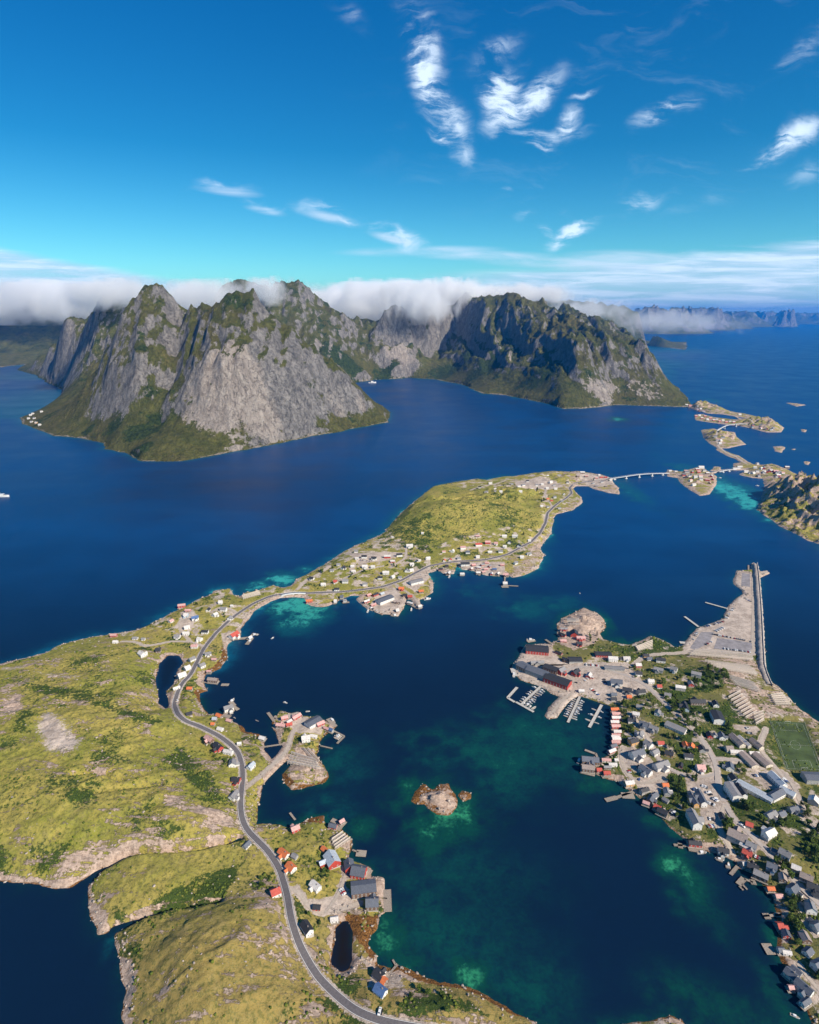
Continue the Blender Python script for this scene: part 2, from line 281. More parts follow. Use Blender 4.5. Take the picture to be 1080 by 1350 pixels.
hills_w = [(gp(a, b, 0)[0], gp(a, b, 0)[1], c, d, e) for a, b, c, d, e in hills]
crags = [(*gp(768, 825), 13, 38, 32), (*gp(576, 1055), 11, 22, 18), (*gp(405, 1022), 5, 26, 20), (*gp(1070, 668), 60, 110, 170), (*gp(1110, 700), 50, 110, 150), (*gp(455, 1265), 5, 30, 25)]
ditches = [(W([(112, 1164), (135, 1148), (170, 1135), (215, 1133), (262, 1125), (300, 1115), (325, 1103)]), 12, 4.0), (W([(150, 1226), (175, 1217), (205, 1208), (240, 1200), (290, 1198)]), 9, 4.0),
           (W([(100, 1045), (130, 1042), (165, 1050)]), 6, 3), (W([(130, 1070), (180, 1058), (215, 1050)]), 4, 3.5), (W([(255, 960), (268, 985), (280, 1008)]), 4, 4)]
FLAT = [W([(895, 862), (919, 830), (955, 817), (962, 800), (982, 783), (970, 770), (973, 754), (992, 752), (993, 862)]), W([(680, 878), (695, 852), (727, 852), (760, 885), (800, 900), (806, 928), (764, 915), (738, 916), (706, 900)]),
        W([(1011, 951), (1060, 951), (1085, 1020), (1036, 1017)]), W([(470, 790), (500, 772), (535, 785), (524, 812), (486, 803)]), W([(480, 1160), (503, 1160), (504, 1200), (470, 1200)])]
polyall = [coast_west, coast_reine] + islets
def coastd(X, Y):
    d = np.full(X.shape, -1e9)
    for P in polyall:
        A = np.asarray(P); m = 60
        sel = (X > A[:, 0].min() - m) & (X < A[:, 0].max() + m) & (Y > A[:, 1].min() - m) & (Y < A[:, 1].max() + m)
        if not sel.any(): continue
        q = np.full(X.shape, -60.0); q[sel] = sdf(P, X[sel], Y[sel]); d = np.maximum(d, q)
    d = np.maximum(d, -60.0)
    for P in (pond_a, pond_b):
        A = np.asarray(P); sel = (X > A[:, 0].min() - 60) & (X < A[:, 0].max() + 60) & (Y > A[:, 1].min() - 60) & (Y < A[:, 1].max() + 60)
        if sel.any():
            q = np.full(X.shape, -60.0); q[sel] = sdf(P, X[sel], Y[sel]); d = np.minimum(d, -q)
    return d
def near_h0(X, Y, d=None):
    if d is None: d = coastd(X, Y)
    dn = d + fbm(X / 14, Y / 14, 4, 5) * 3.2
    urban = sstep(X, 60, 120) * sstep(-Y, -1000, -900)
    lat = 1 - 0.72 * sstep(X, 120, 220) * (Y < 1100)
    h = np.where(dn > 0, 2.2 * (1 - np.exp(-np.maximum(dn, 0) / 5)) + 3.0 * (1 - np.exp(-np.maximum(dn, 0) / 50)), dn * 0.45)
    hh = np.zeros_like(h)
    for cx, cy, a, rx, ry in hills_w: hh += a * np.exp(-(((X - cx) / rx) ** 2 + ((Y - cy) / ry) ** 2))
    k = sstep(dn, 0, 45)
    h += hh * (0.25 * sstep(dn, 0, 12) + 0.75 * k)
    rough = fbm(X / 70, Y / 50, 5, 9) * 5 + (ridged((X * .8 + Y * .6) / 48, (Y * .8 - X * .6) / 20, 5, 21) - .5) * 3.2 * (1 + sstep(Y, 1500, 1650)) + (ridged(X / 9, Y / 6, 3, 31) - .5) * .7
    wild = np.clip(hh / 12, 0.15, 1.3) * lat
    big = sstep(Y, 1500, 1650); rough = rough * (1 + 1.6 * big)
    h += rough * k * wild
    h += (ridged(X / 7, Y / 6, 3, 41) - .45) * 1.5 * sstep(dn, 0, 4) * (0.4 + 0.6 * lat)
    for cx, cy, a, rx, ry in crags: h += a * (ridged(X / (rx * .42), Y / (rx * .36), 4, 51, .55) - .42) * np.exp(-(((X - cx) / rx) ** 2 + ((Y - cy) / ry) ** 2)) * sstep(dn, 0, 6)
    for P, dep, wd_ in ditches:
        q, _ = pdist(P, X, Y); h -= dep * np.exp(-(q / wd_) ** 2) * sstep(d, -2, 10)
    for P in FLAT:
        A = np.asarray(P); sel = (X > A[:, 0].min() - 20) & (X < A[:, 0].max() + 20) & (Y > A[:, 1].min() - 20) & (Y < A[:, 1].max() + 20)
        if sel.any():
            q = sdf(P, X[sel], Y[sel]); f = sstep(q, -6, 2); h[sel] = h[sel] * (1 - f) + 2.6 * f
    return h
def on_land(pts):
    P = np.array(pts, float); z = np.zeros(len(P))
    for _ in range(6):
        g = np.array([gp(a, b, c) for (a, b), c in zip(P, z)]); z = .5 * z + .5 * np.maximum(near_h0(g[:, 0].copy(), g[:, 1].copy()), 0)
    return [gp(a, b, c) for (a, b), c in zip(P, z)]
roads = [(n, wdt, k, on_land(p)) for n, wdt, k, p in roads_px]
road_prof = []
for n_, wd_, k_, P in roads:
    x, y = resample(P, 5.0); z = np.maximum(near_h0(x.copy(), y.copy()), 2.4)
    for _ in range(12): z[1:-1] = (z[:-2] + z[1:-1] * 2 + z[2:]) / 4
    if n_ == 'main': z[-4:] = np.linspace(z[-5], 4.5, 4)
    road_prof.append((n_, wd_, k_, x, y, z))
def near_h(X, Y, d=None, want=False):
    if d is None: d = coastd(X, Y)
    h = near_h0(X, Y, d)
    rd = np.full(X.shape, 1e9)
    for n_, wd_, k_, x, y, z in road_prof:
        m = 16; sel = (X > x.min() - m) & (X < x.max() + m) & (Y > y.min() - m) & (Y < y.max() + m)
        if not sel.any(): continue
        xs, ys = X[sel], Y[sel]; bd = np.full(xs.shape, 1e9); bz = np.zeros(xs.shape)
        for c in range(0, len(x) - 1, 24):
            x2, y2, z2 = x[c:c + 25], y[c:c + 25], z[c:c + 25]
            s2 = (xs > x2.min() - m) & (xs < x2.max() + m) & (ys > y2.min() - m) & (ys < y2.max() + m)
            if not s2.any() or len(x2) < 2: continue
            q, s = pdist(np.c_[x2, y2], xs[s2], ys[s2])
            ss = np.concatenate([[0], np.cumsum(np.hypot(np.diff(x2), np.diff(y2)))])
            zz = np.interp(s, ss, z2); b = bd[s2]; mm = q < b
            b2 = np.where(mm, q, b); zz2 = np.where(mm, zz, bz[s2]); bd[s2] = b2; bz[s2] = zz2
        hw = wd_ / 2
        f = 1 - sstep(bd, hw + 1.5, hw + 8)
        h[sel] = h[sel] * (1 - f) + (bz - 0.25) * f
        rd[sel] = np.minimum(rd[sel], bd - hw)
    return (h, rd) if want else h
def H1(x, y): return float(near_h(np.array([x], float), np.array([y], float))[0])
def at(px, py, zoff=0.0):
    """point where the line of sight meets the land (or the water)"""
    z = 0.0
    for _ in range(6):
        x, y = gp(px, py, z); z = 0.5 * z + 0.5 * max(0.0, H1(x, y))
    x, y = gp(px, py, z); return x, y, max(0.0, H1(x, y))
# ---------------------------------------------------------------- mountains: a land mass given by its shore and by surveyed heights
shore_m = W([(0, 485), (18, 482), (33, 480), (23, 488), (48, 494), (65, 505), (83, 515), (78, 526), (50, 541), (25, 551), (28, 559), (50, 567), (70, 575), (106, 578), (138, 584), (137, 592), (166, 597), (186, 608), (242, 608), (269, 603), (303, 597), (340, 590), (371, 584), (411, 575), (451, 569), (485, 562), (512, 557), (514, 551)])
shore_m += [(-100, 3300), (-190, 3600), (-300, 4000)]
shore_m += W([(460, 507), (466, 505), (492, 501), (515, 500), (540, 498), (570, 500), (610, 507), (636, 519), (666, 521), (701, 528), (729, 534), (741, 539), (767, 539), (790, 537), (810, 534), (883, 536), (905, 537), (912, 534)])
shore_m += W([(900, 524), (884, 508), (872, 490), (864, 476), (856, 462), (850, 455)]) + [(4200, 9500), (5500, 12500), (1500, 16000), (-6000, 15000), (-9500, 9000)]
shore_m = shore_m + W([(-120, 470), (-60, 478)])
ctrl = []
def cp(px, py, Y): ctrl.append(yp(px, py, Y))
def cw(x, y, z): ctrl.append((x, y, z))
for i in range(len(shore_m)):
    (ax, ay), (bx, by) = shore_m[i], shore_m[(i + 1) % len(shore_m)]
    n = max(1, int(math.hypot(bx - ax, by - ay) / 200)) if min(ay, by) < 7000 else 2
    for k in range(n): cw(ax + (bx - ax) * k / n, ay + (by - ay) * k / n, 0)
# near mountain: two summits, cleft between them, pale slab, long right shoulder
for p in [(205, 376, 3020), (196, 379, 3010), (214, 378, 3020), (184, 388, 3010), (176, 394, 2990), (224, 389, 3040), (236, 399, 3060), (168, 410, 2960), (161, 424, 2930), (150, 452, 2960),
          (244, 408, 3030), (236, 440, 2960), (231, 480, 2800), (224, 520, 2600), (212, 560, 2400), (243, 420, 3010),
          (252, 402, 2980), (270, 403, 2960), (285, 406, 2930), (298, 391, 2880), (310, 384, 2850), (320, 383, 2850), (338, 389, 2850), (346, 405, 2840), (358, 432, 2810), (372, 437, 2790), (396, 453, 2800), (421, 471, 2840), (446, 489, 2880), (466, 508, 2920), (489, 527, 2960), (505, 541, 2990),
          (205, 410, 2860), (190, 430, 2780), (185, 470, 2640), (175, 500, 2560), (160, 520, 2530), (150, 545, 2480), (120, 555, 2560), (90, 550, 2680), (60, 551, 2820), (165, 560, 2330), (190, 585, 2130),
          (125, 500, 3000), (110, 520, 2950), (140, 480, 3040), (95, 530, 3000),
          (262, 430, 2760), (258, 470, 2560), (252, 510, 2440), (245, 545, 2350), (240, 580, 2180),
          (300, 425, 2680), (320, 430, 2640), (300, 470, 2470), (320, 470, 2480), (285, 500, 2410), (310, 510, 2400), (300, 540, 2350), (330, 540, 2390), (270, 560, 2300), (310, 570, 2290), (340, 560, 2370),
          (345, 460, 2600), (370, 480, 2580), (360, 520, 2490), (390, 510, 2590), (385, 545, 2520), (420, 520, 2690), (415, 548, 2620), (450, 530, 2820), (445, 552, 2760), (480, 545, 2900)]: cp(p[0], p[1], p[2] + (140 if p[0] < 170 else 100))
for p in [(-1350, 3600, 250), (-1000, 3600, 200), (-600, 3500, 120), (-350, 3600, 70), (-200, 3400, 50), (-1150, 3400, 330), (-1300, 3400, 380), (-800, 3250, 260), (-1000, 3300, 300), (-1300, 3900, 200), (-900, 4000, 120), (-550, 4000, 90), (-600, 4600, 230), (-400, 3700, 50), (-1500, 4900, 180), (-1900, 5100, 180), (-1700, 5600, 200), (-2100, 6000, 250)]: cw(*p)
# ridge on the left behind it
for p in [(135, 386, 4300), (128, 398, 4400), (116, 428, 4500), (145, 395, 4250), (150, 400, 4200), (88, 422, 4850), (80, 436, 4950), (66, 454, 5350), (50, 467, 5720), (38, 478, 6150), (110, 470, 4150), (90, 490, 4550), (62, 490, 5150), (130, 450, 4000)]: cp(*p)
# high wall behind the near mountain
for p in [(275, 402, 5900), (288, 381, 5900), (305, 374, 5900), (318, 370, 5900), (330, 376, 5900), (342, 386, 5800), (358, 380, 5600), (368, 372, 5500), (377, 370, 5500), (393, 374, 5500), (408, 384, 5500), (412, 400, 5500), (421, 402, 5500), (441, 409, 5500), (452, 411, 5500), (461, 432, 5450), (467, 441, 5450), (487, 448, 5900),
          (255, 425, 5700), (380, 420, 5150), (410, 440, 5100), (430, 440, 5120), (425, 465, 4950), (445, 480, 4850), (470, 470, 5200), (480, 485, 5000), (505, 488, 5250), (520, 478, 5500), (500, 465, 5800)]: cp(*p)
# far left dark wall
for p in [(-60, 425, 9000), (0, 425, 8800), (12, 423, 8800), (45, 426, 8600), (80, 427, 8500), (10, 460, 7600), (-100, 400, 9500)]: cp(*p)
# tower left of the right massif
for p in [(502, 421, 5600), (512, 408, 5600), (522, 402, 5650), (535, 404, 5700), (550, 408, 5800), (498, 450, 5450), (510, 455, 5350), (530, 450, 5400), (525, 480, 5180), (545, 470, 5350), (565, 402, 6000), (580, 405, 6100)]: cp(*p)
_front = [(515, 500), (540, 498), (570, 500), (610, 507), (636, 519), (666, 521), (701, 528), (729, 534), (741, 539), (767, 539), (790, 537), (810, 534), (883, 536), (905, 537)]
def yfront(px): return float(np.interp(px, [q[0] for q in _front], [gp(*q)[1] for q in _front]))
# right massif: pixel and distance behind its own shore
for px, py, dd in [(588, 415, 1350), (595, 411, 1450), (604, 398, 1450), (613, 390, 1450), (623, 394, 1450), (636, 392, 1500), (651, 396, 1500), (661, 394, 1450), (676, 391, 1450), (691, 393, 1500), (706, 400, 1650), (721, 407, 1800), (741, 415, 1900), (759, 425, 1550), (782, 439, 1150), (794, 451, 900), (812, 455, 700),
          (684, 403, 1250), (701, 423, 1000), (726, 438, 850), (754, 441, 650), (740, 428, 1050), (720, 417, 1350),
          (588, 445, 1000), (600, 440, 1080), (612, 420, 1250), (625, 425, 1200), (650, 430, 1180), (640, 410, 1380), (670, 440, 1080), (660, 415, 1300), (690, 445, 900), (578, 465, 800), (620, 455, 880), (645, 462, 800), (665, 468, 680), (700, 465, 640), (725, 462, 600), (735, 465, 550),
          (560, 478, 520), (600, 480, 520), (630, 478, 560), (660, 485, 430), (590, 493, 240), (620, 497, 220), (650, 503, 260), (690, 490, 380), (680, 508, 190), (720, 500, 280), (720, 520, 120), (740, 500, 300), (740, 520, 120),
          (760, 455, 480), (770, 480, 330), (775, 505, 190), (790, 490, 270), (785, 522, 90), (800, 500, 220), (780, 447, 620), (800, 470, 420), (812, 500, 240), (812, 520, 110),
          (828, 449, 480), (838, 450, 460), (848, 461, 420), (860, 477, 370), (868, 489, 330), (878, 506, 250), (893, 522, 130), (830, 480, 320), (826, 505, 200), (845, 500, 220), (850, 520, 110), (835, 525, 80),
          (741, 401, 3300), (754, 407, 3300), (774, 418, 3100), (792, 428, 2800), (810, 432, 2500), (822, 437, 2200), (835, 444, 1900), (845, 455, 1600)]: cp(px, py, yfront(px) + dd)
for p in [(1600, 4500, 140), (1500, 4900, 160), (1400, 5400, 200), (500, 7000, 300), (900, 6400, 280), (1900, 4100, 60), (2000, 4700, 60)]: cw(*p)
# far ridges
for p in [(470, 428, 9500), (484, 430, 9500), (440, 420, 10000), (520, 415, 9000), (300, 410, 11000), (650, 412, 9000), (760, 398, 10500), (790, 399, 11000), (820, 404, 11000), (845, 410, 11000), (100, 420, 11000)]: cp(*p)
cw(-2000, 13500, 300); cw(1500, 13500, 300); cw(-6000, 12500, 300); cw(600, 7500, 200); cw(-1500, 7500, 150); cw(2800, 8500, -60); cw(3200, 9500, -60); cw(4200, 11500, -40)
CT = np.array(ctrl, float)
# drop near duplicates
keep = []
for i in range(len(CT)):
    if all((CT[i, 0] - CT[j, 0]) ** 2 + (CT[i, 1] - CT[j, 1]) ** 2 > 15 ** 2 for j in keep): keep.append(i)
CT = CT[keep]
_d = np.hypot(CT[:, None, 0] - CT[None, :, 0], CT[:, None, 1] - CT[None, :, 1]) / 1000.0
_n = len(CT); A_ = np.zeros((_n + 3, _n + 3)); A_[:_n, :_n] = _d - np.eye(_n) * 0.006
A_[:_n, _n] = 1; A_[:_n, _n + 1:_n + 3] = CT[:, :2] / 1000; A_[_n:, :_n] = A_[:_n, _n:].T
_w = np.linalg.solve(A_, np.concatenate([CT[:, 2], [0, 0, 0]]))
def rbf(X, Y):
    o = _w[_n] + _w[_n + 1] * X / 1000 + _w[_n + 2] * Y / 1000
    for i in range(_n): o = o + _w[i] * np.sqrt((X - CT[i, 0]) ** 2 + (Y - CT[i, 1]) ** 2) / 1000.0
    return o
def mtn_h(X, Y):
    d = sdf(shore_m, X, Y)
    wx = fbm(X / 260, Y / 260, 3, 71) * 32; wy = fbm(X / 260, Y / 260, 3, 77) * 32
    base = rbf(X + wx * sstep(d, 60, 500) * .5, Y + wy * sstep(d, 60, 500) * .5)
    k = sstep(d, 10, 260); hi = sstep(base, 40, 320)
    xs, ys = X + wx, Y + wy
    r1 = ridged(xs / 210, ys / 420, 5, 81, .5) - 0.42           # spurs and gullies running down to the fjord
    r2 = ridged(xs / 62, ys / 190, 4, 91, .55) - 0.42
    r3 = ridged(xs / 24, ys / 75, 4, 97, .55) - 0.42
    farf = 1 + sstep(Y, 3200, 5000) * .9
    # ribs and gullies that run straight down the faces
    u = X + Y * .12 + fbm(X / 330, Y / 330, 4, 111) * 120
    tri = lambda q: 1 - np.abs(2 * (q - np.floor(q)) - 1)
    m2 = sstep(X, 0, 150) * sstep(Y, 3200, 3500)
    ribs = (tri(u / 235) - .5) * 78 * m2 * (.5 + .8 * vnoise(X / 300, Y / 200, 5)) + (tri(u / 92 + .3) - .5) * 24 * (1 + m2 * .5) + (tri(u / 37 + fbm(X / 90, Y / 90, 2, 9)) - .5) * 8
    farf = farf - .45 * m2 * sstep(Y, 3400, 4400)
    h = base + k * (r1 * 50 * farf * (0.35 + .65 * hi) + r2 * 27 * farf * (0.3 + 0.7 * hi) + r3 * 9 + ribs * (.15 + .85 * sstep(base, 60, 260)) * (1 - .6 * sstep(base, 520, 640)))
    h = np.minimum(h, 3 + np.maximum(d + fbm(X / 60, Y / 60, 4, 57) * 26, 0) * 3.2)
    dn = d + fbm(X / 40, Y / 40, 3, 55) * 12 * (1 - k)
    h = np.where(dn < 12, np.minimum(h, dn * 0.35), np.maximum(h, 2.0 + 0.02 * dn))
    return h, d

# ---------------------------------------------------------------- mesh helpers
def tag(o, label=None, cat=None, group=None, kind=None):
    if label: o['label'] = label
    if cat: o['category'] = cat
    if group: o['group'] = group
    if kind: o['kind'] = kind
    return o
def link(name, me, mats, parent=None):
    o = bpy.data.objects.new(name, me); COL.objects.link(o)
    for m in (mats if isinstance(mats, (list, tuple)) else [mats]):
        if m is not None and len(me.materials) < (len(mats) if isinstance(mats, (list, tuple)) else 1): me.materials.append(m)
    if parent: o.parent = parent
    return o
def empty(name, loc, rz=0.0):
    o = bpy.data.objects.new(name, None); COL.objects.link(o); o.location = loc; o.rotation_euler = (0, 0, rz); o.empty_display_size = 1; return o
def mesh_np(name, V, F, smooth=False):
    me = bpy.data.meshes.new(name); V = np.asarray(V, np.float32); F = np.asarray(F, np.int32)
    me.vertices.add(len(V)); me.vertices.foreach_set('co', V.ravel())
    k = F.shape[1]; me.loops.add(F.size); me.loops.foreach_set('vertex_index', F.ravel())
    me.polygons.add(len(F)); me.polygons.foreach_set('loop_start', np.arange(0, F.size, k, dtype=np.int32))
    me.update(calc_edges=True)
    if smooth: me.polygons.foreach_set('use_smooth', np.ones(len(F), bool))
    return me
def grid_mesh(name, xs, ys, H, keepf, cols=None, smooth=True):
    X, Y = np.meshgrid(xs, ys); ny, nx = X.shape
    V = np.stack([X.ravel(), Y.ravel(), H.ravel()], 1)
    idx = np.arange(nx * ny).reshape(ny, nx)
    F = np.stack([idx[:-1, :-1], idx[:-1, 1:], idx[1:, 1:], idx[1:, :-1]], -1).reshape(-1, 4)
    kf = keepf.ravel(); m = kf[F].any(1); F = F[m]
    used = np.zeros(len(V), bool); used[F.ravel()] = True; mp = np.cumsum(used) - 1
    me = mesh_np(name, V[used], mp[F], smooth)
    if cols is not None:
        a = me.color_attributes.new('paint', 'FLOAT_COLOR', 'POINT')
        a.data.foreach_set('color', cols.reshape(-1, 4)[used].astype(np.float32).ravel())
    return me
class MB:
    """collects boxes, prisms and tubes into one mesh"""
    def __init__(s): s.v = []; s.f = []; s.m = []
    def add(s, vs, fs, mi=0):
        n = len(s.v); s.v += [tuple(v) for v in vs]; s.f += [tuple(i + n for i in f) for f in fs]; s.m += [mi] * len(fs)
    def box(s, x0, x1, y0, y1, z0, z1, mi=0):
        s.add([(x0, y0, z0), (x1, y0, z0), (x1, y1, z0), (x0, y1, z0), (x0, y0, z1), (x1, y0, z1), (x1, y1, z1), (x0, y1, z1)],
              [(0, 3, 2, 1), (4, 5, 6, 7), (0, 1, 5, 4), (1, 2, 6, 5), (2, 3, 7, 6), (3, 0, 4, 7)], mi)
    def tube(s, a, b, r0, r1, n=6, mi=0):
        a = Vector(a); b = Vector(b); d = (b - a).normalized(); u = d.orthogonal().normalized(); v = d.cross(u)
        vs = [a + (u * math.cos(t) + v * math.sin(t)) * r0 for t in [2 * math.pi * i / n for i in range(n)]] + [b + (u * math.cos(t) + v * math.sin(t)) * r1 for t in [2 * math.pi * i / n for i in range(n)]]
        s.add(vs, [(i, (i + 1) % n, n + (i + 1) % n, n + i) for i in range(n)] + [tuple(range(n))[::-1], tuple(range(n, 2 * n))], mi)
    def mesh(s, name, mats):
        me = bpy.data.meshes.new(name); me.from_pydata(s.v, [], s.f); me.update()
        for m in (mats if isinstance(mats, (list, tuple)) else [mats]): me.materials.append(m)
        me.polygons.foreach_set('material_index', s.m)
        return me
    def obj(s, name, mats, parent=None, loc=None, rz=0):
        o = bpy.data.objects.new(name, s.mesh(name, mats)); COL.objects.link(o)
        if parent: o.parent = parent
        if loc: o.location = loc
        if rz: o.rotation_euler = (0, 0, rz)
        return o
# ---------------------------------------------------------------- materials
def princ(nt, out, color, rough=0.8, spec=0.3, metal=0.0, normal=None):
    b = nt.n.new('ShaderNodeBsdfPrincipled'); nt.put(b.inputs['Base Color'], color); nt.put(b.inputs['Roughness'], rough)
    nt.put(b.inputs['Specular IOR Level'], spec); nt.put(b.inputs['Metallic'], metal)
    if normal is not None: nt.put(b.inputs['Normal'], normal)
    nt.l.new(b.outputs[0], out.inputs[0]); return b
_mc = {}
def simple(name, rgb, rough=0.75, var=0.25, scale=1.5, spec=0.3, metal=0.0):
    if name in _mc: return _mc[name]
    m, nt, out = new_mat(name)
    tc = nt.n.new('ShaderNodeTexCoord')
    n = nt.noise(tc.outputs['Object'], scale, 5, 0.65)
    oi = nt.n.new('ShaderNodeObjectInfo')
    f = nt.math('ADD', nt.rng(n, 0.25, 0.75, 1 - var, 1 + var * .6), nt.math('MULTIPLY', nt.math('SUBTRACT', oi.outputs['Random'], 0.5), var * .7))
    col = nt.vmath('SCALE', rgb[:3], scale=f).outputs[0]
    bmp = nt.node('ShaderNodeBump', None, Strength=0.35, Distance=0.05, Height=n)
    princ(nt, out, col, rough, spec, metal, bmp.outputs[0])
    _mc[name] = m; return m
def terrain_mat():
    m, nt, out = new_mat('terrain_ground')
    g = nt.n.new('ShaderNodeNewGeometry'); P = g.outputs['Position']
    at_ = nt.n.new('ShaderNodeAttribute'); at_.attribute_name = 'paint'
    sc = nt.node('ShaderNodeSeparateColor', None, Color=at_.outputs['Color'])
    rock, bush, grav = sc.outputs[0], sc.outputs[1], sc.outputs[2]; kelp = at_.outputs['Alpha']
    n1 = nt.noise(P, 0.011, 6, 0.6); n2 = nt.noise(P, 0.05, 7, 0.65); n3 = nt.noise(P, 0.28, 6, 0.7); n4 = nt.noise(P, 0.9, 4, 0.6)
    mpn = nt.node('ShaderNodeMapping', None, Vector=P); mpn.inputs['Rotation'].default_value = (0, 0, R(35)); mpn.inputs['Scale'].default_value = (0.03, 0.11, 0.05)
    n5 = nt.noise(mpn.outputs[0], 1.0, 8, 0.72, 0.6)
    grass = nt.mix(nt.rng(nt.math('ADD', nt.math('MULTIPLY', n1, .6), nt.math('MULTIPLY', n2, .4)), 0.42, 0.58), c4(.375, .300, .070), c4(.220, .222, .032))
    olive = nt.rng(nt.node('ShaderNodeSeparateXYZ', None, Vector=P).outputs[1], 430.0, 350.0)
    grass = nt.mix(nt.math('MULTIPLY', olive, .75), grass, c4(.300, .205, .070))
    grass = nt.mix(nt.math('MULTIPLY', nt.rng(n2, 0.50, 0.70), .65), grass, c4(.34, .25, .10))
    grass = nt.mix(nt.math('MULTIPLY', nt.rng(nt.math('ADD', nt.math('MULTIPLY', n3, .6), nt.math('MULTIPLY', n4, .4)), 0.47, 0.58), .85), grass, c4(.080, .092, .020))
    grass = nt.mix(nt.math('MULTIPLY', nt.rng(n4, 0.45, 0.70), .45), grass, c4(.40, .32, .13))
    town = nt.math('MULTIPLY', nt.rng(nt.node('ShaderNodeSeparateXYZ', None, Vector=P).outputs[0], 90.0, 150.0), nt.rng(nt.node('ShaderNodeSeparateXYZ', None, Vector=P).outputs[1], 1150.0, 1000.0))
    grass = nt.mix(nt.math('MULTIPLY', town, nt.rng(n2, .62, .44)), grass, c4(.110, .125, .026))
    grass = nt.mix(nt.math('MULTIPLY', town, .35), grass, c4(.20, .150, .075))
    bm = nt.rng(nt.math('ADD', nt.math('MULTIPLY', n3, .6), nt.math('MULTIPLY', n2, .5)), nt.math('SUBTRACT', 0.78, nt.math('MULTIPLY', bush, 0.42)), nt.math('SUBTRACT', 0.86, nt.math('MULTIPLY', bush, 0.42)))
    c = nt.mix(bm, grass, nt.mix(nt.rng(n4, .3, .7), c4(.022, .040, .010), c4(.065, .095, .018)))
    sepn = nt.node('ShaderNodeSeparateXYZ', None, Vector=g.outputs['Normal'])
    steep = nt.rng(sepn.outputs[2], 0.82, 0.60)
    rk = nt.math('ADD', nt.math('ADD', rock, nt.math('MULTIPLY', steep, .35)), nt.math('ADD', nt.math('MULTIPLY', nt.math('SUBTRACT', n5, 0.5), 2.3), nt.math('MULTIPLY', nt.math('SUBTRACT', n3, 0.5), .9)))
    rkm = nt.rng(rk, 0.50, 0.64)
    rc = nt.mix(nt.rng(n3, .3, .7), c4(.29, .205, .155), c4(.60, .455, .355)); rc = nt.mix(nt.math('MULTIPLY', nt.rng(n4, .52, .72), .6), rc, c4(.14, .105, .080))
    rc = nt.mix(nt.math('MULTIPLY', nt.rng(n5, .52, .66), .5), rc, c4(.16, .13, .11))
    c = nt.mix(rkm, c, rc)
    gv = nt.mix(nt.rng(nt.math('ADD', nt.math('MULTIPLY', n2, .6), nt.math('MULTIPLY', n3, .5)), .42, .66), c4(.32, .255, .205), c4(.55, .455, .375))
    gm = nt.rng(nt.math('ADD', grav, nt.math('MULTIPLY', nt.math('SUBTRACT', n3, 0.5), 1.3)), 0.36, 0.58)
    c = nt.mix(gm, c, gv)
    km = nt.rng(nt.math('ADD', kelp, nt.math('MULTIPLY', nt.math('SUBTRACT', n3, 0.5), 1.1)), 0.40, 0.62)
    c = nt.mix(km, c, nt.mix(nt.rng(n4, .35, .65), c4(.075, .036, .012), c4(.27, .125, .035)))
    hgt = nt.math('ADD', nt.math('MULTIPLY', n3, .7), nt.math('ADD', nt.math('MULTIPLY', n4, .55), nt.math('MULTIPLY', nt.math('MULTIPLY', n5, 1.6), nt.math('ADD', .2, rkm))))
    bp = nt.node('ShaderNodeBump', None, Strength=0.75, Distance=1.6, Height=hgt)
    princ(nt, out, c, 0.92, 0.12, 0, bp.outputs[0]); return m
